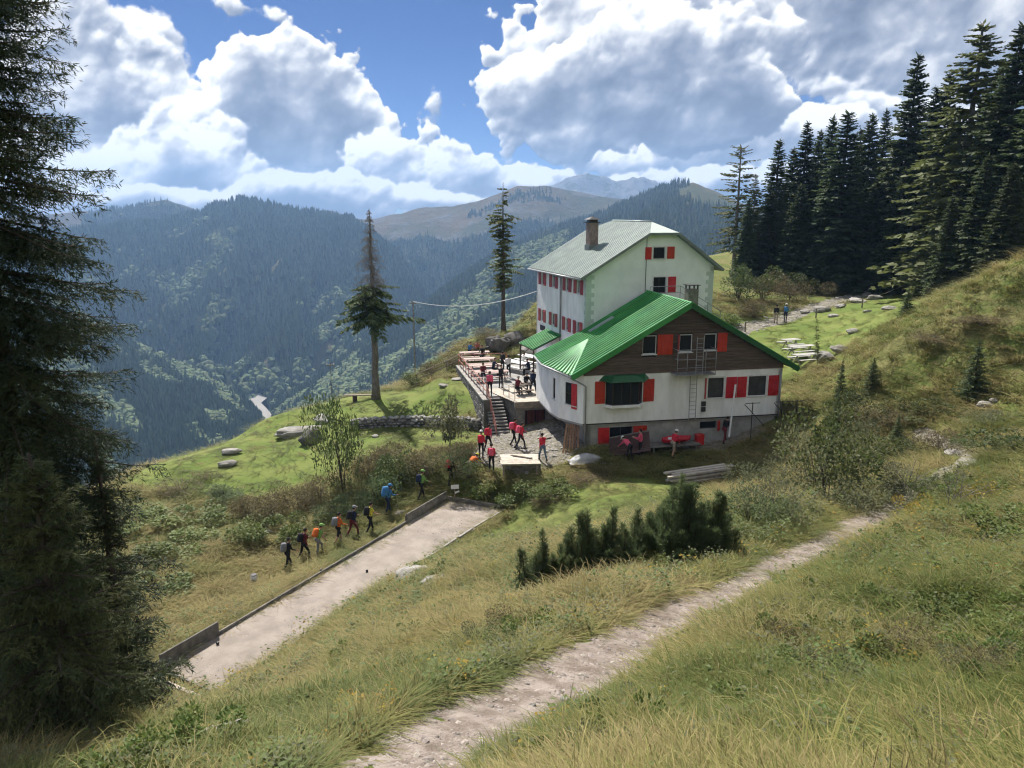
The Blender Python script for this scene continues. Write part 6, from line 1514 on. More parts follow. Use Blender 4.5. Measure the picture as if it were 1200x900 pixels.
def grass():
    r = np.random.default_rng(21); N = 118000
    az = r.uniform(-0.86, 1.02, N); d = np.exp(r.uniform(math.log(2.6), math.log(88), N) ); x = np.sin(az) * d; y = np.cos(az) * d
    k = y > 1.5; x, y, d = x[k], y[k], d[k]
    dp, _, side, _ = _poly_dist(x, y, PATH3); dc = in_poly_dist(x, y, COURT); lawn, stony = zone_masks(x, y)
    edge = np.interp(d, [5, 10, 20], [0.80, 0.72, 0.58]) + (fbm(x * 1.5, y * 1.5, 3, 90) - 0.5) * 0.7
    ok = (dp > edge) & (dc > 0.06) & (stony < 0.45 + 0.3 * (r.random(len(x)) - 0.5))
    lx, ly = (x - CH.o[0]) * CH.X[0] + (y - CH.o[1]) * CH.X[1], (x - CH.o[0]) * CH.Y[0] + (y - CH.o[1]) * CH.Y[1]
    ok &= ~((lx > -1.5) & (lx < 13.6) & (ly > -0.1) & (ly < 8)); lx, ly = (x - BH.o[0]) * BH.X[0] + (y - BH.o[1]) * BH.X[1], (x - BH.o[0]) * BH.Y[0] + (y - BH.o[1]) * BH.Y[1]
    ok &= (lawn < 0.5) | (r.random(len(x)) < 0.3); ok &= ~((lx > -2.4) & (lx < 11) & (ly > -1) & (ly < 11)); ok &= in_poly_dist(x, y, [(-5.0, 65.2), (-2.2, 52.3), (-1.4, 50.3), (0.3, 50.5), (3.2, 52), (5, 66)]) > 0.05
    x, y, d, lawn, dp, dc = (q[ok] for q in (x, y, d, lawn, dp, dc)); z = ground(x, y)
    n = len(x); dryness = 0.55 * fbm(x / 4.0, y / 4.0, 3, 61) + 0.45 * fbm(x / 0.9, y / 0.9, 3, 67) + 0.12 * (r.random(n) - 0.5)
    # the bank between court and path is straw coloured, the slope beside the viewer greener
    bank = (1 - sstep(0, 6, np.abs(y - 24 + 0.3 * x) - 8)) * (x < 4); dryness = dryness + 0.10 * bank + 0.06 * (y > 40) * (x > 14) - 0.05 * (d < 9) * (x > 2)
    tall = np.clip(fbm(x / 1.4, y / 1.4, 3, 71) * 2.6 - 0.8, 0.15, 1.3)
    h = (0.16 + 0.36 * tall) * np.where(lawn > 0.5, 0.18, 1.0) * np.clip(0.40 + 0.45 * (dp - 0.7), 0.40, 1.0) * r.uniform(0.7, 1.25, n)
    h = h * np.clip(0.4 + 0.4 * dc, 0.4, 1); wd = np.clip(0.42 + d / 48.0, 0.45, 1.5) * r.uniform(0.8, 1.2, n)
    hs = h * np.interp(d, [2.5, 5, 9], [0.45, 0.62, 1.0])
    protos = {m: [proto_mesh('grass_tuft', grass_clump(30 + i + j * 7, 20, 1.0, 0.24, 0.0105, 0.6, curve=1.05), [m]) for i in range(4)] for j, m in enumerate(('grass_green', 'grass_mixed', 'grass_straw'))}
    cls = np.where(dryness < 0.440, 0, np.where(dryness < 0.555, 1, 2)); cls = np.where(r.random(n) < 0.22, r.integers(0, 3, n), cls); cls = np.where((lawn > 0.5) & (r.random(n) < 0.75), 0, cls)
    for c, m, lab in ((0, 'grass_green', 'green meadow grass all over the hillside'), (1, 'grass_mixed', 'yellow green meadow grass all over the hillside'), (2, 'grass_straw', 'dry straw coloured grass all over the hillside')):
        k = cls == c; scatter('grass', lab, np.stack([x, y, z], 1)[k], protos[m], np.stack([wd, wd, hs], 1)[k], r.uniform(0, 6.28, k.sum()))
    # tall stalks and broad leaved weeds close to the viewer
    near = (d < 34) & (lawn < 0.5) & (dp > 0.7)
    for m, prob, lab, size, sc in (('herb', 0.10, 'broad leaved green weeds in the grass', 0.055, 1.0), ('leaf_grey', 0.05, 'grey green weeds in the grass', 0.045, 1.0), ('leaf_yellow', 0.022, 'yellowing weeds in the grass', 0.05, 0.9)):
        patch = fbm(x / 1.8 + len(m) * 9, y / 1.8, 3, 33); k = near & (r.random(n) < prob * np.clip((patch - 0.38) * 7, 0, 2.2)); s = r.uniform(0.7, 1.3, k.sum()) * sc * np.clip(0.7 + d[k] / 22, 0.7, 2)
        scatter('weeds', lab, np.stack([x, y, z + 0.02], 1)[k], [proto_mesh('weed', herb_clump(5 + i, 16, size, 0.16), [m]) for i in range(3)], np.stack([s, s, s * r.uniform(0.9, 1.8, len(s))], 1), r.uniform(0, 6.28, len(s)))
    k = near & (d < 26) & (r.random(n) < 0.05); s = r.uniform(0.7, 1.2, k.sum())
    scatter('grass_stalks', 'tall dry seed stalks in the grass', np.stack([x, y, z], 1)[k], [proto_mesh('stalk', grass_clump(80 + i, 5, 0.55, 0.10, 0.005, 0.35, curve=0.4), ['grass_straw']) for i in range(3)], np.stack([s, s, s], 1), r.uniform(0, 6.28, len(s)))
    # arching tussocks and leafy weed clumps make the slope uneven
    patch = fbm(x / 2.6 + 31, y / 2.6, 3, 35); k = near & (d > 4.6) & (dp > 1.5) & (r.random(n) < 0.040 * np.clip((patch - 0.35) * 5, 0, 2)); s = r.uniform(0.5, 1.0, k.sum())
    scatter('tussocks', 'arching grass tussocks on the slope', np.stack([x, y, z], 1)[k], [proto_mesh('tussock', grass_clump(120 + i, 46, 0.62, 0.10, 0.0085, 1.1, curve=1.5), [m]) for i, m in enumerate(('grass_green', 'grass_mixed', 'grass_straw', 'grass_green'))], np.stack([s, s, s], 1), r.uniform(0, 6.28, len(s)))
    patch = fbm(x / 2.2 + 71, y / 2.2, 3, 36); k = near & (d > 5.5) & (dp > 1.4) & (dc > 1.0) & (r.random(n) < 0.012 * np.clip((patch - 0.45) * 9, 0, 2.5)); s = r.uniform(0.22, 0.55, k.sum())
    scatter('weeds', 'leafy weed clumps on the slope', np.stack([x, y, z - 0.04], 1)[k], [bpy.data.objects.new('weed', BUSH[q][0]) for q in (('herb', 0), ('grey', 0), ('grey', 1), ('herb', 1), ('dry', 0))], np.stack([s * 1.2, s * 1.2, s], 1), r.uniform(0, 6.28, len(s)))
grass()
# ------------------------------------------------------------------ furniture and odds and ends
def picnic_table(p, rz, L, label, mat='faded_table', name='picnic_table', group=None, benches=True, w=0.75):
    t = empty(name, tuple(p), rz, label, 'table', group)
    for k in range(4): box_part('top_board', mat, t, -L / 2, L / 2, -w / 2 + k * w / 4 + 0.01, -w / 2 + (k + 1) * w / 4 - 0.01, 0.72, 0.76)
    for s in (-1, 1):
        x = s * (L / 2 - 0.3)
        MB().bar((x, -0.42, 0.0), (x, 0.05, 0.72), 0.06, up=(1, 0, 0)).build('leg', mat, t); MB().bar((x + 0.07, 0.42, 0.0), (x + 0.07, -0.05, 0.72), 0.06, up=(1, 0, 0)).build('leg', mat, t)
        if benches: box_part('crossbar', mat, t, x - 0.11, x - 0.05, -0.78, 0.78, 0.36, 0.42)
    if benches:
        for s in (-1, 1): box_part('bench', mat, t, -L / 2, L / 2, s * 0.70 - 0.15, s * 0.70 + 0.15, 0.42, 0.46)
    return t
M_('table_grey', (0.46, 0.45, 0.42), (0.34, 0.33, 0.30), 0.8, 3.0, rand=0.15)
M_('faded_table', (0.50, 0.40, 0.36), (0.38, 0.28, 0.25), 0.8, 3.0, rand=0.15)
TB = math.atan2(64.8 - 52.35, -4.75 + 1.95) - math.pi / 2
TT = 'picnic tables on the stone terrace'
rows = [(556, 422, 'picnic table at the far end of the terrace'), (562, 430, 'picnic table second from the far end of the terrace'), (568, 438, 'picnic table in the middle of the terrace'), (576, 446, 'picnic table nearest the top of the stairs')]
for px, py, lab in rows: picnic_table(atz(px, py, DZ), TB, 2.7, lab, group=TT)
for px, py, L, lab in ((626, 428, 3.4, 'long white table near the lodge entrance'), (604, 434, 3.0, 'long white table in the middle of the terrace')):
    picnic_table(atz(px, py, DZ), TB + math.pi / 2 + 0.5, L, lab, 'white_metal', 'white_table', TT, True, 0.95)
picnic_table(atz(612, 462, DZ), 0.3, 1.3, 'small dark table at the terrace edge above the cellar door', 'dark_wood', 'small_table', TT, True, 0.6)
for px, py, L, lab in ((938, 412, 2.4, 'pale picnic table on the lawn right of the chalet, middle of three'), (943, 422, 2.2, 'pale picnic table on the lawn nearest the chalet eave'), (926, 404, 1.6, 'pale picnic table on the lawn farthest back')):
    picnic_table(gpt(px, py + 4), 0.35, L, lab, 'table_grey', 'picnic_table', 'pale tables on the lawn behind the chalet')
def bench():
    p = gpt(424, 469); t = empty('log_bench', tuple(p), 0.1, 'rough plank bench on stumps beside the dead topped spruce', 'bench')
    box_part('seat', 'old_wood', t, -1.4, 1.3, -0.16, 0.16, 0.40, 0.47)
    for x in (-0.55, 0.95): MB().tube([(x, 0, -0.1), (x, 0, 0.40)], 0.19, 10).build('stump', 'bark', t)
bench()
def handrail():
    pts = [gpt(488, 452), gpt(506, 444), gpt(524, 436), gpt(540, 428)]; t = empty('wooden_handrail', tuple(pts[0]), 0, 'rough wooden handrail going down the rim left of the terrace', 'fence'); o = Vector(pts[0]); P = [Vector(p) - o for p in pts]
    for p in P: MB().tube([p - Vector((0, 0, 0.2)), p + Vector((0, 0, 1.05))], 0.06, 7).build('post', 'old_wood', t)
    for h in (0.55, 1.0): MB().tube([p + Vector((0, 0, h)) for p in P], 0.05, 6).build('rail', 'old_wood', t)
handrail()
def pole(px, pyt, Y, label, r=0.09):
    x = at(px, pyt, Y)[0]; z0 = gz(x, Y); zt = top_z(pyt, Y); t = empty('utility_pole', (x, Y, z0), 0, label, 'pole', 'poles on the rim')
    MB().tube([(0, 0, -0.3), (0, 0, zt - z0)], [r, r * 0.7], 8).build('pole', 'grey_wood', t); box_part('crossarm', 'grey_wood', t, -0.35, 0.35, -0.05, 0.05, zt - z0 - 0.35, zt - z0 - 0.25)
    for s in (-0.3, 0.3): MB().tube([(s, 0, zt - z0 - 0.25), (s, 0, zt - z0 - 0.10)], 0.035, 6).build('insulator', 'white_metal', t)
    return Vector((x, Y, zt - 0.1))
a = pole(484, 352, 76.0, 'wooden pole carrying the cable to the lodge'); pole(387, 424, 66.0, 'thin pole on the meadow rim left of the dead topped spruce', 0.035)
b = Vector(BH.o) + Vector(BH.Y) * 10.0 + Vector((0, 0, 1.05)); cab = [a.lerp(b, k / 14) - Vector((0, 0, 1.6 * 4 * (k / 14) * (1 - k / 14) * 0.5)) for k in range(15)]
tag(MB().tube(cab, 0.028, 5).build('cable', 'white_metal'), 'thin cable sagging from the pole to the lodge corner', 'cable')
def platform():
    p = gpt(609, 548); t = empty('board_platform', tuple(p), 0.05, 'low wooden board platform in front of the terrace stairs', 'platform'); rr = random.Random(8)
    for k in range(7): box_part('board', 'pale_wood', t, -1.15 + rr.uniform(-.05, .05), 1.15 + rr.uniform(-.05, .05), -0.9 + k * 0.27, -0.9 + k * 0.27 + 0.25, 0.50, 0.54)
    for x in (-1.0, 1.0):
        for y in (-0.8, 0.8): MB().bar((x, y, -0.2), (x, y, 0.50), 0.12).build('leg', 'old_wood', t)
    for y in (-0.8, 0.8): box_part('beam', 'old_wood', t, -1.1, 1.1, y - 0.05, y + 0.05, 0.38, 0.498)
    for k in range(2): MB().bar((-0.5 + 0.1 * k, 0.75 - 0.12 * k, 0.57 + 0.05 * k), (0.75, 0.10 - 0.1 * k, 0.57 + 0.05 * k), 0.14, 0.05).build('loose_board', 'pale_wood', t)
platform()
def lumber(px, py, L, rz, n, label, mat='old_wood'):
    p = gpt(px, py); t = empty('lumber_stack', tuple(p), rz, label, 'timber', 'timber lying below the chalet'); rr = random.Random(px)
    for j in range(3):
        for k in range(n - j):
            d = rr.uniform(-.55, .55); MB().bar((-L / 2 + d, -0.6 + k * 0.33 + 0.1 * j, 0.18 + j * 0.20), (L / 2 + d, -0.6 + k * 0.33 + 0.1 * j + rr.uniform(-.12, .12), 0.20 + j * 0.20 + rr.uniform(0, .08)), 0.22, 0.09).build('board', 'pale_wood' if (j == 2 or rr.random() < 0.4) else mat, t)
    for x in (-L * 0.32, L * 0.32): MB().bar((x, -0.7, 0.05), (x, 0.7, 0.05), 0.14).build('bearer', 'old_wood', t)
lumber(822, 562, 4.0, 0.35, 5, 'stack of pale weathered boards in the grass below the chalet')
def leaning_planks():
    base = CH.o; t = empty('plank_bundle', tuple(CH.o + CH.X * -0.55 + CH.Y * 0.2 + np.array([0, 0, -1.75])), CH.yaw, 'brown planks leaning under the corner of the chalet', 'timber', 'timber lying below the chalet'); rr = random.Random(3)
    for k in range(6): MB().bar((-0.75 + k * 0.19, -0.35 + rr.uniform(-.1, .1), 0.0), (-0.25 + k * 0.15, 0.55 + rr.uniform(-.1, .1), 1.75 + rr.uniform(-.25, .1)), 0.12, 0.04).build('plank', 'plank_wood', t)
M_('plank_wood', (0.30, 0.17, 0.10), (0.19, 0.11, 0.07), 0.85, 4.0, rand=0.2)
leaning_planks()
def draped(name, px, py, w, d, h, mat, label, cat, seed, rz=0.0):
    p = gpt(px, py); n = 26; u, v = np.meshgrid(np.linspace(-1, 1, n), np.linspace(-1, 1, n)); r = np.sqrt(u * u + v * v) + 0.25 * (fbm(u * 2 + seed, v * 2, 3, seed) - 0.5)
    z = h * np.clip(1 - r ** 2.2, -0.02, 1) * (0.55 + 0.9 * fbm(u * 1.7 + 3, v * 1.7, 3, seed + 1)) + 0.07 * fbm(u * 6, v * 6, 3, seed + 2)
    c, s = math.cos(rz), math.sin(rz); X = u * w / 2 * (1 + 0.15 * fbm(v * 2, v * 0, 2, seed)); Y = v * d / 2; o = link_mesh(name, np.stack([X * c - Y * s, X * s + Y * c, z], -1).reshape(-1, 3), grid_faces(n, n), MAT[mat], smooth=True)
    o.location = tuple(p); so = o.modifiers.new('thick', 'SOLIDIFY'); so.thickness = 0.02; tag(o, label, cat); return o
draped('plastic_sheet', 688, 541, 2.1, 1.1, 0.42, 'tarp', 'crumpled grey white plastic sheet at the chalet corner', 'tarpaulin', 5, 0.1)
def leaning_panel():
    a, b, c, d = (CH.o + CH.X * x + CH.Y * y + np.array([0, 0, z]) for x, y, z in ((1.35, -1.35, -1.75), (4.0, -1.35, -1.55), (4.3, -0.15, -0.62), (1.7, -0.15, -0.95)))
    t = empty('brown_panel', tuple(a), 0, 'dark brown panel leaning against the chalet basement', 'panel'); o = Vector(a)
    MB().slab([Vector(q) - o for q in (a, b, c, d)], 0.06).build('sheet', 'tarp_brown', t)
    MB().bar(Vector(d) - o, Vector(c) - o, 0.09, 0.07).build('edge_batten', 'grey_wood', t)
leaning_panel()
def red_boat():
    p = CH.o + CH.X * 5.9 + CH.Y * -0.75 + np.array([0, 0, -1.35]); t = empty('red_sledge', tuple(p), CH.yaw + 0.1, 'red rescue sledge lying on a grey trestle table by the chalet wall', 'sledge'); n, m = 17, 9; V = []
    for i in range(n):
        f = i / (n - 1) * 2 - 1; w = 0.42 * (1 - abs(f) ** 3) + 0.04; zz = 0.16 * f ** 4
        for j in range(m): g = j / (m - 1) * 2 - 1; V.append((f * 1.0, g * w, 0.28 * abs(g) ** 2.2 + zz + 0.10 * (1 - abs(f))))
    o = link_mesh('hull', V, grid_faces(m, n), MAT['red_plastic'], t, smooth=True); so = o.modifiers.new('thick', 'SOLIDIFY'); so.thickness = 0.03
    q = MB(); q.box(-0.75, 0.75, -0.25, 0.25, 0.12, 0.30); q.build('cover', 'red_plastic', t, bevel=0.06)
    MB().tube([(-0.35, 0, 0.30), (-0.35, 0, 0.36)], 0.22, 14).build('white_lid', 'white_metal', t)
    tb = empty('trestle', tuple(CH.o + CH.X * 5.7 + CH.Y * -0.75 + np.array([0, 0, -1.95])), CH.yaw, 'grey trestle table carrying the red sledge', 'table')
    box_part('top', 'grey_wood', tb, -1.7, 1.7, -0.45, 0.45, 0.52, 0.58)
    for x in (-1.4, 1.4):
        for y in (-0.35, 0.35): MB().bar((x, y, -0.35), (x, y, 0.52), 0.07).build('leg', 'grey_wood', tb)
red_boat()
def crate():
    p = CH.o + CH.X * 7.55 + CH.Y * -0.55 + np.array([0, 0, -1.6]); t = empty('red_box', tuple(p), CH.yaw, 'small red box under the low basement window', 'box'); MB().box(-0.25, 0.25, -0.2, 0.2, 0.0, 0.62).build('body', 'red_paint', t, bevel=0.02); MB().box(-0.27, 0.27, -0.22, 0.22, 0.62, 0.68).build('lid', 'red_paint', t, bevel=0.01)
crate()
F0 = lambda x, y, z: CH.o + CH.X * x + CH.Y * y + np.array([0, 0, z])
a, b = F0(9.35, -1.0, -1.05), F0(9.85, -0.45, 2.2); tag(MB().tube([a, b], 0.06, 8).build('white_pole', 'white_metal'), 'white pole leaning against the red shutters of the chalet', 'pole')
def clothes_posts():
    for i, (x, lab) in enumerate(((10.55, 'dark steel clothes post nearest the white pole'), (12.55, 'dark steel clothes post near the right corner of the chalet'), (13.6, 'dark steel clothes post beyond the right corner of the chalet'))):
        p = F0(x, -1.5, -1.35); t = empty('clothes_post', tuple(p), CH.yaw, lab, 'post', 'clothes posts in front of the chalet')
        MB().tube([(0, 0, -0.3), (0, 0, 2.6)], 0.03, 6).build('post', 'dark_metal', t); MB().tube([(-0.55, 0, 2.5), (0.75, -0.3, 1.1)], 0.028, 6).build('brace', 'dark_metal', t); MB().tube([(-0.5, 0, 2.55), (0.5, 0, 2.55)], 0.025, 6).build('arm', 'dark_metal', t)
clothes_posts()
def sign_post():
    p = gpt(533, 589); t = empty('signpost', tuple(p), 0.2, 'small white trail sign on a post at the far end of the court', 'sign'); MB().tube([(0, 0, -0.2), (0, 0, 1.15)], 0.035, 7).build('post', 'old_wood', t); MB().box(-0.22, 0.26, -0.055, -0.036, 0.88, 1.14).build('board', 'white_metal', t, bevel=0.005); MB().bar((0.0, -0.02, 0.62), (0.28, -0.02, 0.72), 0.02, 0.10).build('arm_board', 'white_metal', t)
sign_post()
def canister():
    p = gpt(298, 683); t = empty('white_canister', tuple(p), 0, 'small white canister standing in the grass left of the court', 'canister'); MB().tube([(0, 0, 0), (0, 0, 0.04), (0, 0, 0.36), (0, 0, 0.40)], [0.13, 0.16, 0.16, 0.14], 14).build('body', 'white_metal', t); MB().tube([(0, 0, 0.40), (0, 0, 0.44)], 0.145, 14).build('lid', 'dark_metal', t)
canister()
for i, (px, py, w, lab) in enumerate([(430, 588, 0.8, 'white stone slab above the court boards behind the blue hiker'), (468, 602, 0.7, 'white stone slab just right of the blue hiker'), (310, 597, 0.7, 'pale stone in the pinkish dry thicket'), (512, 587, 0.7, 'white slab beside the trail sign'), (316, 625, 0.6, 'pale stone below the pinkish dry thicket'), (612, 574, 0.5, 'white stone below the board platform'), (535, 445, 1.2, 'flat step stone left of the terrace wall'), (520, 452, 1.2, 'lower flat step stone left of the terrace wall'), (440, 512, 0.7, 'pale stone on the grass below the dry stone wall')]):
    rock(px, py, w, w * 0.7, 0.25, lab, 'pale_stone', 'stone', i * 0.7, i=i, group='pale stones around the hikers', sink=0.25)
def junk():
    p = F0(-2.1, 3.2, -2.1); t = empty('scrap_heap', tuple(p), 0.3, 'heap of pale scrap wood beside the cellar door', 'scrap'); rr = random.Random(9)
    for k in range(12): MB().bar((rr.uniform(-.6, .1), rr.uniform(-.4, .4), rr.uniform(0, .3)), (rr.uniform(0.1, .8), rr.uniform(-.4, .4), rr.uniform(0.1, .8)), 0.10, 0.03).build('board', 'pale_wood' if k % 2 else 'old_wood', t)
junk()
def rope_fence():
    pts = [gpt(873, 389), gpt(956, 373), gpt(1010, 361), gpt(1057, 345), gpt(1100, 340)]; t = empty('rope_fence', tuple(pts[0]), 0, 'low post and rope fence along the stony track', 'fence'); o = Vector(pts[0]); P = [Vector(p) - o for p in pts]
    for p in P: MB().tube([p - Vector((0, 0, 0.2)), p + Vector((0, 0, 0.95))], 0.07, 7).build('post', 'old_wood', t)
    e = Vector(at(1165, 320, 60)) - o
    for a, b in zip(P, P[1:] + [e]):
        m = (a + b) / 2 + Vector((0, 0, 0.72)); MB().tube([a + Vector((0, 0, 0.9)), m, b + Vector((0, 0, 0.9))], 0.022, 5).build('rope', 'pale_wood', t)
rope_fence()
# ------------------------------------------------------------------ people
def capsule(mb, a, b, ra, rb, n=12):
    a, b = Vector(a), Vector(b); d = b - a; L = d.length; d = d.normalized() if L > 1e-6 else Vector((0, 0, 1)); u = Vector((0, 0, 1)) if abs(d.z) < 0.9 else Vector((1, 0, 0)); r = d.cross(u).normalized(); u = r.cross(d)
    rings = []
    for t in (-0.98, -0.75, -0.4, 0.0): rings.append((a + d * (ra * t), ra * math.sqrt(1 - t * t)))
    for t in (0.0, 0.4, 0.75, 0.98): rings.append((b + d * (rb * t), rb * math.sqrt(1 - t * t)))
    v = [c + (r * math.cos(2 * math.pi * k / n) + u * math.sin(2 * math.pi * k / n)) * q for c, q in rings for k in range(n)]; f = [tuple(range(n - 1, -1, -1)), tuple((len(rings) - 1) * n + k for k in range(n))]
    for i in range(len(rings) - 1):
        for k in range(n): f.append((i * n + k, i * n + (k + 1) % n, (i + 1) * n + (k + 1) % n, (i + 1) * n + k))
    mb.add(v, f)
REG = ['skin', 'top', 'trousers', 'shoes', 'hair', 'sleeve', 'shin']
def make_pose(name, hipL=0, hipR=0, kneeL=0, kneeR=0, lean=0, shL=0.1, shR=0.1, elL=0.35, elR=0.35, outL=0.12, outR=0.12, head=0.0, hipout=0.02):
    "angles in radians; the figure faces +Y, feet at z = 0"
    B = []
    def add(reg, a, b, ra, rb): B.append((reg, Vector(a), Vector(b), ra, rb))
    H = Vector((0, 0, 0.92)); ly, lz = math.sin(lean), math.cos(lean)
    T = lambda x, y, z: H + Vector((x, y * lz + z * ly, z * lz - y * ly))          # torso space, z up the spine
    add('trousers', T(-0.075, 0, 0.0), T(0.075, 0, 0.0), 0.115, 0.115); add('trousers', T(0, 0, 0.02), T(0, 0, 0.12), 0.13, 0.125)
    add('top', T(-0.05, 0, 0.16), T(-0.07, 0.01, 0.40), 0.115, 0.12); add('top', T(0.05, 0, 0.16), T(0.07, 0.01, 0.40), 0.115, 0.12); add('top', T(-0.13, 0, 0.50), T(0.13, 0, 0.50), 0.075, 0.075); add('top', T(0, 0.01, 0.2), T(0, 0.01, 0.46), 0.13, 0.13)
    add('skin', T(0, 0.0, 0.52), T(0, 0.02, 0.61), 0.055, 0.052)
    hy, hz = math.sin(head), math.cos(head); HC = T(0, 0.035, 0.725); Hd = lambda x, y, z: HC + Vector((x, y * math.cos(lean + head) + z * math.sin(lean + head), z * math.cos(lean + head) - y * math.sin(lean + head)))
    add('skin', Hd(0, 0.0, 0.015), Hd(0, 0.0, 0.03), 0.092, 0.092); add('skin', Hd(0, 0.03, -0.065), Hd(0, 0.035, -0.03), 0.058, 0.068); add('hair', Hd(0, -0.02, 0.04), Hd(0, -0.012, 0.05), 0.098, 0.095)
    add('skin', Hd(0, 0.088, -0.025), Hd(0, 0.094, 0.008), 0.017, 0.011)
    for s in (-1, 1): add('skin', Hd(s * 0.09, 0.0, -0.02), Hd(s * 0.092, -0.005, 0.015), 0.016, 0.018)
    low = 9
    for s, hp, kn in ((-1, hipL, kneeL), (1, hipR, kneeR)):
        h0 = H + Vector((s * 0.095, 0, -0.02)); k = h0 + Vector((s * hipout, math.sin(hp) * 0.43, -math.cos(hp) * 0.43)); sh = hp - kn; an = k + Vector((0, math.sin(sh) * 0.42, -math.cos(sh) * 0.42))
        add('trousers', h0, k, 0.088, 0.058); add('shin', k, k.lerp(an, 0.45), 0.056, 0.058); add('shin', k.lerp(an, 0.45), an, 0.058, 0.042)
        ft = sh * 0.6; fd = Vector((0, math.cos(ft), math.sin(ft))); add('shoes', an - fd * 0.05 - Vector((0, 0, 0.035)), an + fd * 0.15 - Vector((0, 0, 0.045)), 0.046, 0.036); add('shoes', an - Vector((0, 0, 0.03)), an + Vector((0, 0, 0.06)), 0.048, 0.046)
        low = min(low, an.z - 0.085)
    for s, fl, el, out in ((-1, shL, elL, outL), (1, shR, elR, outR)):
        s0 = T(s * 0.175, 0, 0.50); fa = fl - lean * 0.3; e = s0 + Vector((s * math.sin(out) * 0.29, math.sin(fa) * 0.29, -math.cos(fa) * math.cos(out) * 0.29)); fb = fa + el; w = e + Vector((s * math.sin(out * 0.3) * 0.25, math.sin(fb) * 0.25, -math.cos(fb) * 0.25)); d = (w - e).normalized()
        add('top', s0, s0.lerp(e, 0.5), 0.060, 0.050); add('sleeve', s0.lerp(e, 0.5), e, 0.050, 0.043); add('sleeve', e, w.lerp(e, 0.12), 0.042, 0.030); add('skin', w.lerp(e, 0.1), w + d * 0.03, 0.027, 0.026)
        side = d.cross(Vector((s, 0, 0)))
        side = side.normalized() if side.length > 0.1 else Vector((0, 1, 0)); pn = Vector((s, 0, 0)) - d * d.x * s; pn.normalize(); pc = w + d * 0.065
        add('skin', pc - side * 0.022, pc + side * 0.022, 0.026, 0.025)
        for i, (o_, l_) in enumerate(((-0.034, 0.058), (-0.012, 0.068), (0.011, 0.064), (0.033, 0.050))):
            p0 = pc + side * o_ + d * 0.02; p1 = p0 + d * l_ * 0.55; p2 = p1 + (d - pn * 0.7) * l_ * 0.45; add('skin', p0, p1, 0.0095, 0.009); add('skin', p1, p2, 0.009, 0.008)
        th = pc - d * 0.03 + side * 0.03; add('skin', th, th + (side * 0.8 + d * 0.6 - pn * 0.4) * 0.05, 0.012, 0.010)
    mb = MB()
    for reg, a, b, ra, rb in B: capsule(mb, a, b, ra, rb)
    o = mb.build('person', 'skin'); o.location.z = 0
    md = o.modifiers.new('r', 'REMESH'); md.mode = 'VOXEL'; md.voxel_size = 0.0145; md.use_smooth_shade = True
    sm = o.modifiers.new('s', 'SMOOTH'); sm.factor = 0.5; sm.iterations = 3
    dg = bpy.context.evaluated_depsgraph_get(); me = bpy.data.meshes.new_from_object(o.evaluated_get(dg)); bpy.data.objects.remove(o)
    n = len(me.polygons); c = np.zeros(n * 3); me.polygons.foreach_get('center', c); c = c.reshape(-1, 3); best = np.full(n, 9.0); reg = np.zeros(n, np.int32)
    for nm, a, b, ra, rb in B:
        a_, b_ = np.array(a), np.array(b); d = b_ - a_; L2 = max(d @ d, 1e-9); t = np.clip(((c - a_) @ d) / L2, 0, 1); ds = np.linalg.norm(c - a_ - t[:, None] * d, axis=1) - (ra + (rb - ra) * t); k = ds < best; best[k] = ds[k]; reg[k] = REG.index(nm)
    # eyes and brows: small dark spots at half the head height; hair only above the brow
    hd = np.array(HC)
    for s in (-1, 1):
        e = np.array(Hd(s * 0.035, 0.085, 0.005)); reg[np.linalg.norm(c - e, axis=1) < 0.013] = 4
    mo = np.array(Hd(0, 0.085, -0.065)); 
    me.materials.clear()
    for _ in REG: me.materials.append(None)
    me.polygons.foreach_set('material_index', reg); me.polygons.foreach_set('use_smooth', np.ones(n, bool))
    v = np.zeros(len(me.vertices) * 3); me.vertices.foreach_get('co', v); v[2::3] -= low; me.vertices.foreach_set('co', v); me.update()
    tor = [T(0, 0, 0.33) - Vector((0, 0, low)), lean, Hd(0, 0, 0.06) - Vector((0, 0, low)), lean + head, H.z - low]
    return me, tor
POSES = {
 'stand': make_pose('stand', 0.03, -0.03, 0.05, 0.05, 0.02), 'stand_hands': make_pose('stand_hands', 0.06, -0.05, 0.05, 0.1, 0.0, 0.5, 0.35, 1.5, 1.3), 'walk': make_pose('walk', 0.45, -0.25, 0.25, 0.35, 0.12, -0.3, 0.45, 0.5, 0.7), 'walk2': make_pose('walk2', -0.22, 0.50, 0.40, 0.35, 0.16, 0.5, -0.2, 0.8, 0.6, head=-0.1),
 'climb': make_pose('climb', 0.8, -0.15, 0.75, 0.15, 0.35, 0.6, 0.2, 0.7, 0.6, head=-0.2), 'bend': make_pose('bend', 0.25, 0.05, 0.45, 0.35, 1.05, 0.9, 1.1, 0.3, 0.3, head=-0.2), 'sit': make_pose('sit', 1.45, 1.4, 1.45, 1.35, 0.18, 0.7, 0.8, 0.9, 0.8), 'poles': make_pose('poles', 0.4, -0.2, 0.3, 0.3, 0.2, 0.7, 0.4, 1.0, 1.1, 0.25, 0.25)}
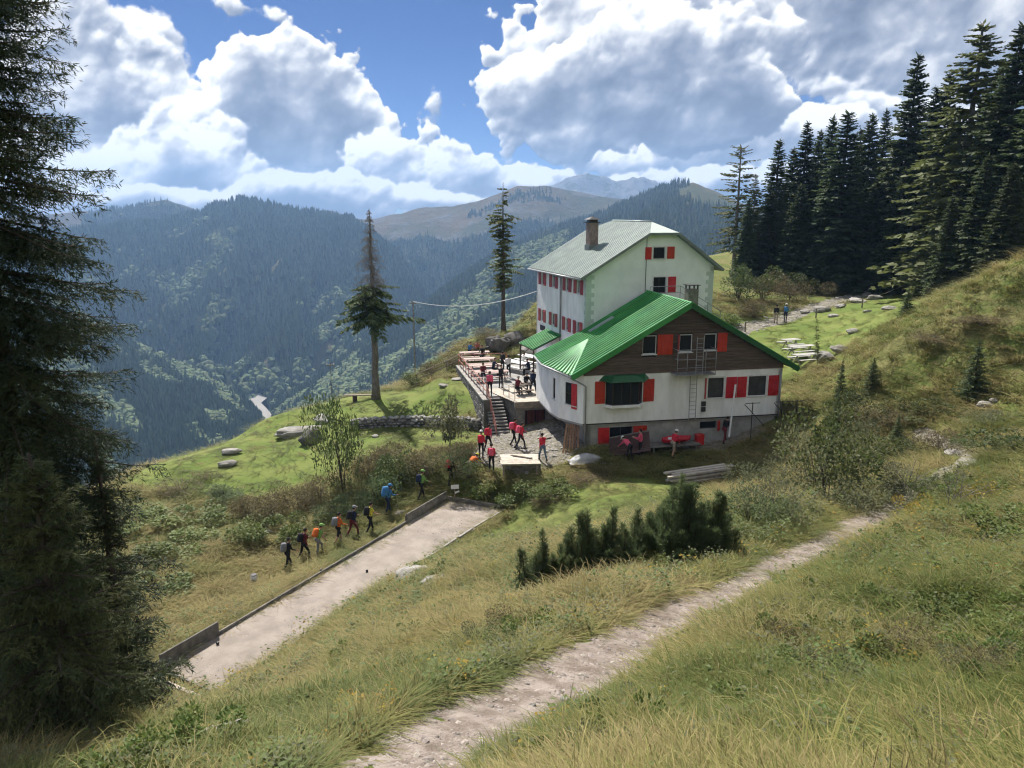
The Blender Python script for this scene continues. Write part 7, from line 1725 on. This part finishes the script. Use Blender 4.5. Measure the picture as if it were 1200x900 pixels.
def pack_mesh(w, d, h):
    import bmesh
    bm = bmesh.new(); bmesh.ops.create_cube(bm, size=1.0); bmesh.ops.subdivide_edges(bm, edges=bm.edges[:], cuts=3, use_grid_fill=True)
    for v in bm.verts:
        x, y, z = v.co; k = 1 - 0.28 * max(0, z) ** 1.0 - 0.10 * (abs(z) > 0.45); r = 1 - 0.22 * (abs(x) * 2) ** 3 * (1 if y < 0 else 0.3)
        v.co = Vector((x * w * k, y * d * r * (1.0 + 0.35 * (0.3 - z) * (y < 0)), z * h * (1 - 0.10 * (abs(x) * 2) ** 3)))
    me = bpy.data.meshes.new('backpack'); bm.to_mesh(me); bm.free(); me.polygons.foreach_set('use_smooth', [True] * len(me.polygons)); return me
PACK = [pack_mesh(0.29, 0.20, 0.46), pack_mesh(0.34, 0.26, 0.58)]
def person(p, pose, az, top, trousers, label, pack=None, hat=None, hair='hair_dark', shoes='boot', sleeve=None, shin=None, size=1.0, big=0, group='walkers on the trail', poles=False, sit_z=0.0):
    me, (tc, lean, hc, hl, hipz) = POSES[pose]
    o = bpy.data.objects.new('person', me); COL.objects.link(o); o.location = (p[0], p[1], p[2] + sit_z); o.rotation_euler = (0, 0, -az); o.scale = (size,) * 3
    for i, m in enumerate(('skin', top, trousers, shoes, hair, sleeve or top, shin or trousers)):
        o.material_slots[i].link = 'OBJECT'; o.material_slots[i].material = MAT[m]
    tag(o, label, 'person', group)
    if pack:
        q = PACK[big].copy(); q.materials.append(MAT[pack]); b = bpy.data.objects.new('backpack', q); COL.objects.link(b); b.parent = o
        n = Vector((0, -math.cos(lean), math.sin(lean))); b.location = tc + n * (0.23 if not big else 0.26) + Vector((0, math.sin(lean), math.cos(lean))) * (0.05 if not big else 0.12); b.rotation_euler = (-lean, 0, 0)
        mb = MB()
        for s in (-1, 1): mb.tube([(s * 0.10, 0.10, 0.16), (s * 0.115, 0.20, 0.20), (s * 0.115, 0.36, 0.10), (s * 0.13, 0.34, -0.10), (s * 0.15, 0.12, -0.2)], 0.018, 5)
        st = mb.build('straps', 'cloth_black', b)
    if hat:
        mb = MB(); pr = [(0.106, -0.01), (0.108, 0.03), (0.098, 0.07), (0.07, 0.10), (0.02, 0.115)]; v = []; n = 14
        for r, z in pr: v += [(r * math.cos(2 * math.pi * k / n), r * math.sin(2 * math.pi * k / n) * 1.08, z) for k in range(n)]
        mb.add(v, [(i * n + k, i * n + (k + 1) % n, (i + 1) * n + (k + 1) % n, (i + 1) * n + k) for i in range(len(pr) - 1) for k in range(n)] + [tuple((len(pr) - 1) * n + k for k in range(n))])
        mb.box(-0.075, 0.075, 0.07, 0.19, -0.004, 0.010); h = mb.build('cap', hat, o, smooth=True); h.location = hc; h.rotation_euler = (-hl, 0, 0)
    if poles:
        for s in (-1, 1): MB().tube([(s * 0.26, 0.36, 0.98), (s * 0.30, 0.42 + 0.1 * s, 0.0)], 0.011, 5).build('trekking_pole', 'dark_metal', o)
    return o
A = R
TR = 0.78
P_ = lambda px, py: gpt(px, py)
D_ = lambda px, py, z=None: atz(px, py, z if z is not None else DZ + 0.005)
person(P_(338, 668), 'walk', TR, 'cloth_black', 'cloth_black', 'last walker of the line, in black with a grey backpack', 'cloth_grey', shin='cloth_black')
person(P_(357, 656), 'walk2', TR, 'cloth_maroon', 'cloth_black', 'walker in dark red top and black trousers second from the end of the line', 'cloth_black')
person(P_(373, 652), 'climb', TR, 'cloth_green', 'cloth_grey', 'walker with a bright red backpack and green cap near the end of the line', 'cloth_orange', 'cloth_green', sleeve='skin')
person(P_(397, 637), 'walk', TR, 'cloth_orange', 'cloth_black', 'walker in orange shirt with a pale backpack', 'cloth_grey', shin='skin')
person(P_(414, 629), 'walk2', TR, 'cloth_navy', 'cloth_maroon', 'walker in dark clothes just left of the yellow shirt', 'cloth_black', 'cloth_grey')
person(P_(434, 624), 'walk', TR, 'cloth_yellow', 'cloth_black', 'walker in yellow shirt with a black backpack', 'cloth_black', sleeve='skin')
person(P_(455, 602), 'poles', TR, 'cloth_blue', 'cloth_navy', 'walker in blue with a huge blue rain covered backpack and poles', 'cloth_blue', 'cloth_blue', big=1, poles=True)
person(P_(494, 584), 'walk', TR, 'cloth_green', 'cloth_black', 'walker in green shirt and black trousers by the trail sign', 'cloth_navy', 'cloth_green')
person(P_(527, 568), 'climb', TR, 'cloth_black', 'cloth_black', 'walker in black with a red backpack right of the trail sign', 'cloth_red')
person(P_(550, 560), 'bend', TR, 'cloth_orange', 'cloth_beige', 'walker in yellow orange bending forward', None, 'cloth_yellow', sleeve='cloth_yellow')
person(P_(564, 537), 'stand', 0.2, 'cloth_red', 'cloth_black', 'walker with red backpack and white helmet below the stairs', 'cloth_red', 'cloth_white')
person(P_(572, 528), 'walk2', 0.4, 'cloth_pink', 'cloth_black', 'walker in pink half hidden left of the stairs', 'cloth_red')
person(P_(576, 553), 'stand', 0.0, 'cloth_red', 'cloth_black', 'walker in red and black nearest the board platform', 'cloth_pink')
person(P_(602, 521), 'walk', 0.9, 'cloth_red', 'cloth_black', 'walker in red, left one of the pair at the foot of the stairs', 'cloth_pink')
person(P_(610, 526), 'walk2', 1.2, 'cloth_red', 'cloth_black', 'walker in red, right one of the pair at the foot of the stairs', 'cloth_pink')
person(P_(636, 540), 'walk', -0.4, 'cloth_red', 'cloth_jeans', 'person in red jacket and jeans beside the board platform')
G2 = 'people by the chalet wall'
person(P_(738, 540), 'bend', -0.6, 'cloth_pink', 'cloth_black', 'person in pink bending in front of the brown panel', None, 'cloth_white', group=G2)
person(P_(750, 536), 'stand_hands', -1.2, 'cloth_pink', 'cloth_black', 'person in pink standing right of the brown panel', group=G2)
person(P_(788, 536), 'climb', 0.9, 'cloth_red', 'cloth_beige', 'person in red leaning over the red sledge', None, 'cloth_white', shin='skin', group=G2)
person(P_(848, 519), 'climb', 0.9, 'cloth_black', 'cloth_maroon', 'person in black stepping up by the low basement window', None, None, group=G2)
G3 = 'people on the stone terrace'
person(D_(574, 464), 'stand', 0.0, 'cloth_pink', 'cloth_black', 'person in pink at the top of the stairs', group=G3)
person(D_(589, 437), 'stand', 0.6, 'cloth_black', 'cloth_black', 'slim person in black beside the white shirt', group=G3)
person(D_(596, 442), 'stand_hands', -0.5, 'cloth_white', 'cloth_black', 'person in white shirt in the middle of the terrace', group=G3)
person(D_(587, 455), 'stand', 2.4, 'cloth_black', 'cloth_black', 'person in black behind the stairs', group=G3)
person(D_(625, 461), 'walk', -0.3, 'cloth_navy', 'cloth_black', 'person in navy striding across the deck', group=G3)
person(D_(606, 464), 'sit', 0.6, 'cloth_maroon', 'cloth_black', 'person in dark red sitting at the small table', hair='hair_grey', group=G3, sit_z=0.02)
person(D_(616, 459), 'sit', 2.6, 'cloth_black', 'cloth_grey', 'person in black sitting at the far side of the small table', group=G3, sit_z=0.02)
person(D_(612, 433), 'sit', 1.8, 'cloth_white', 'cloth_jeans', 'person in white sitting at the long white table', group=G3, sit_z=0.02)
person(D_(620, 441), 'sit', -1.2, 'cloth_navy', 'cloth_black', 'person in navy sitting at the long white table', group=G3, sit_z=0.02)
person(D_(636, 441), 'stand_hands', 3.6, 'cloth_grey', 'cloth_black', 'person in grey standing under the green canopy', group=G3)
person(D_(641, 450), 'stand', 2.9, 'cloth_navy', 'cloth_black', 'person in dark blue half hidden by the chalet corner', group=G3)
person(D_(550, 419), 'sit', 2.2, 'cloth_blue', 'cloth_black', 'person in blue at the far end table', group=G3, sit_z=0.02)
person(D_(559, 417), 'sit', 2.8, 'cloth_pink', 'cloth_black', 'person in pink at the far end table', group=G3, sit_z=0.02)
person(D_(566, 423), 'sit', 3.4, 'cloth_black', 'cloth_black', 'person in black at the second table', group=G3, sit_z=0.02)
person(D_(578, 440), 'sit', 2.0, 'cloth_navy', 'cloth_black', 'person in navy at the middle table', group=G3, sit_z=0.02)
person(D_(566, 446), 'sit', 3.0, 'cloth_maroon', 'cloth_black', 'person in dark red at the table by the railing', group=G3, sit_z=0.02)
G4 = 'walkers on the stony track'
person(P_(909, 379), 'stand', 0.4, 'cloth_black', 'cloth_beige', 'walker in black top and beige trousers on the track', group=G4)
person(P_(920, 378), 'stand_hands', 0.8, 'cloth_blue', 'cloth_navy', 'walker in blue on the track next to the beige trousers', None, 'cloth_white', group=G4)
person(P_(1060, 338), 'walk', 3.6, 'cloth_navy', 'cloth_grey', 'walker in dark blue coming out of the wood', group=G4)
person(P_(1075, 336), 'walk2', 3.6, 'cloth_yellow', 'cloth_grey', 'walker in yellow green coming out of the wood', group=G4)
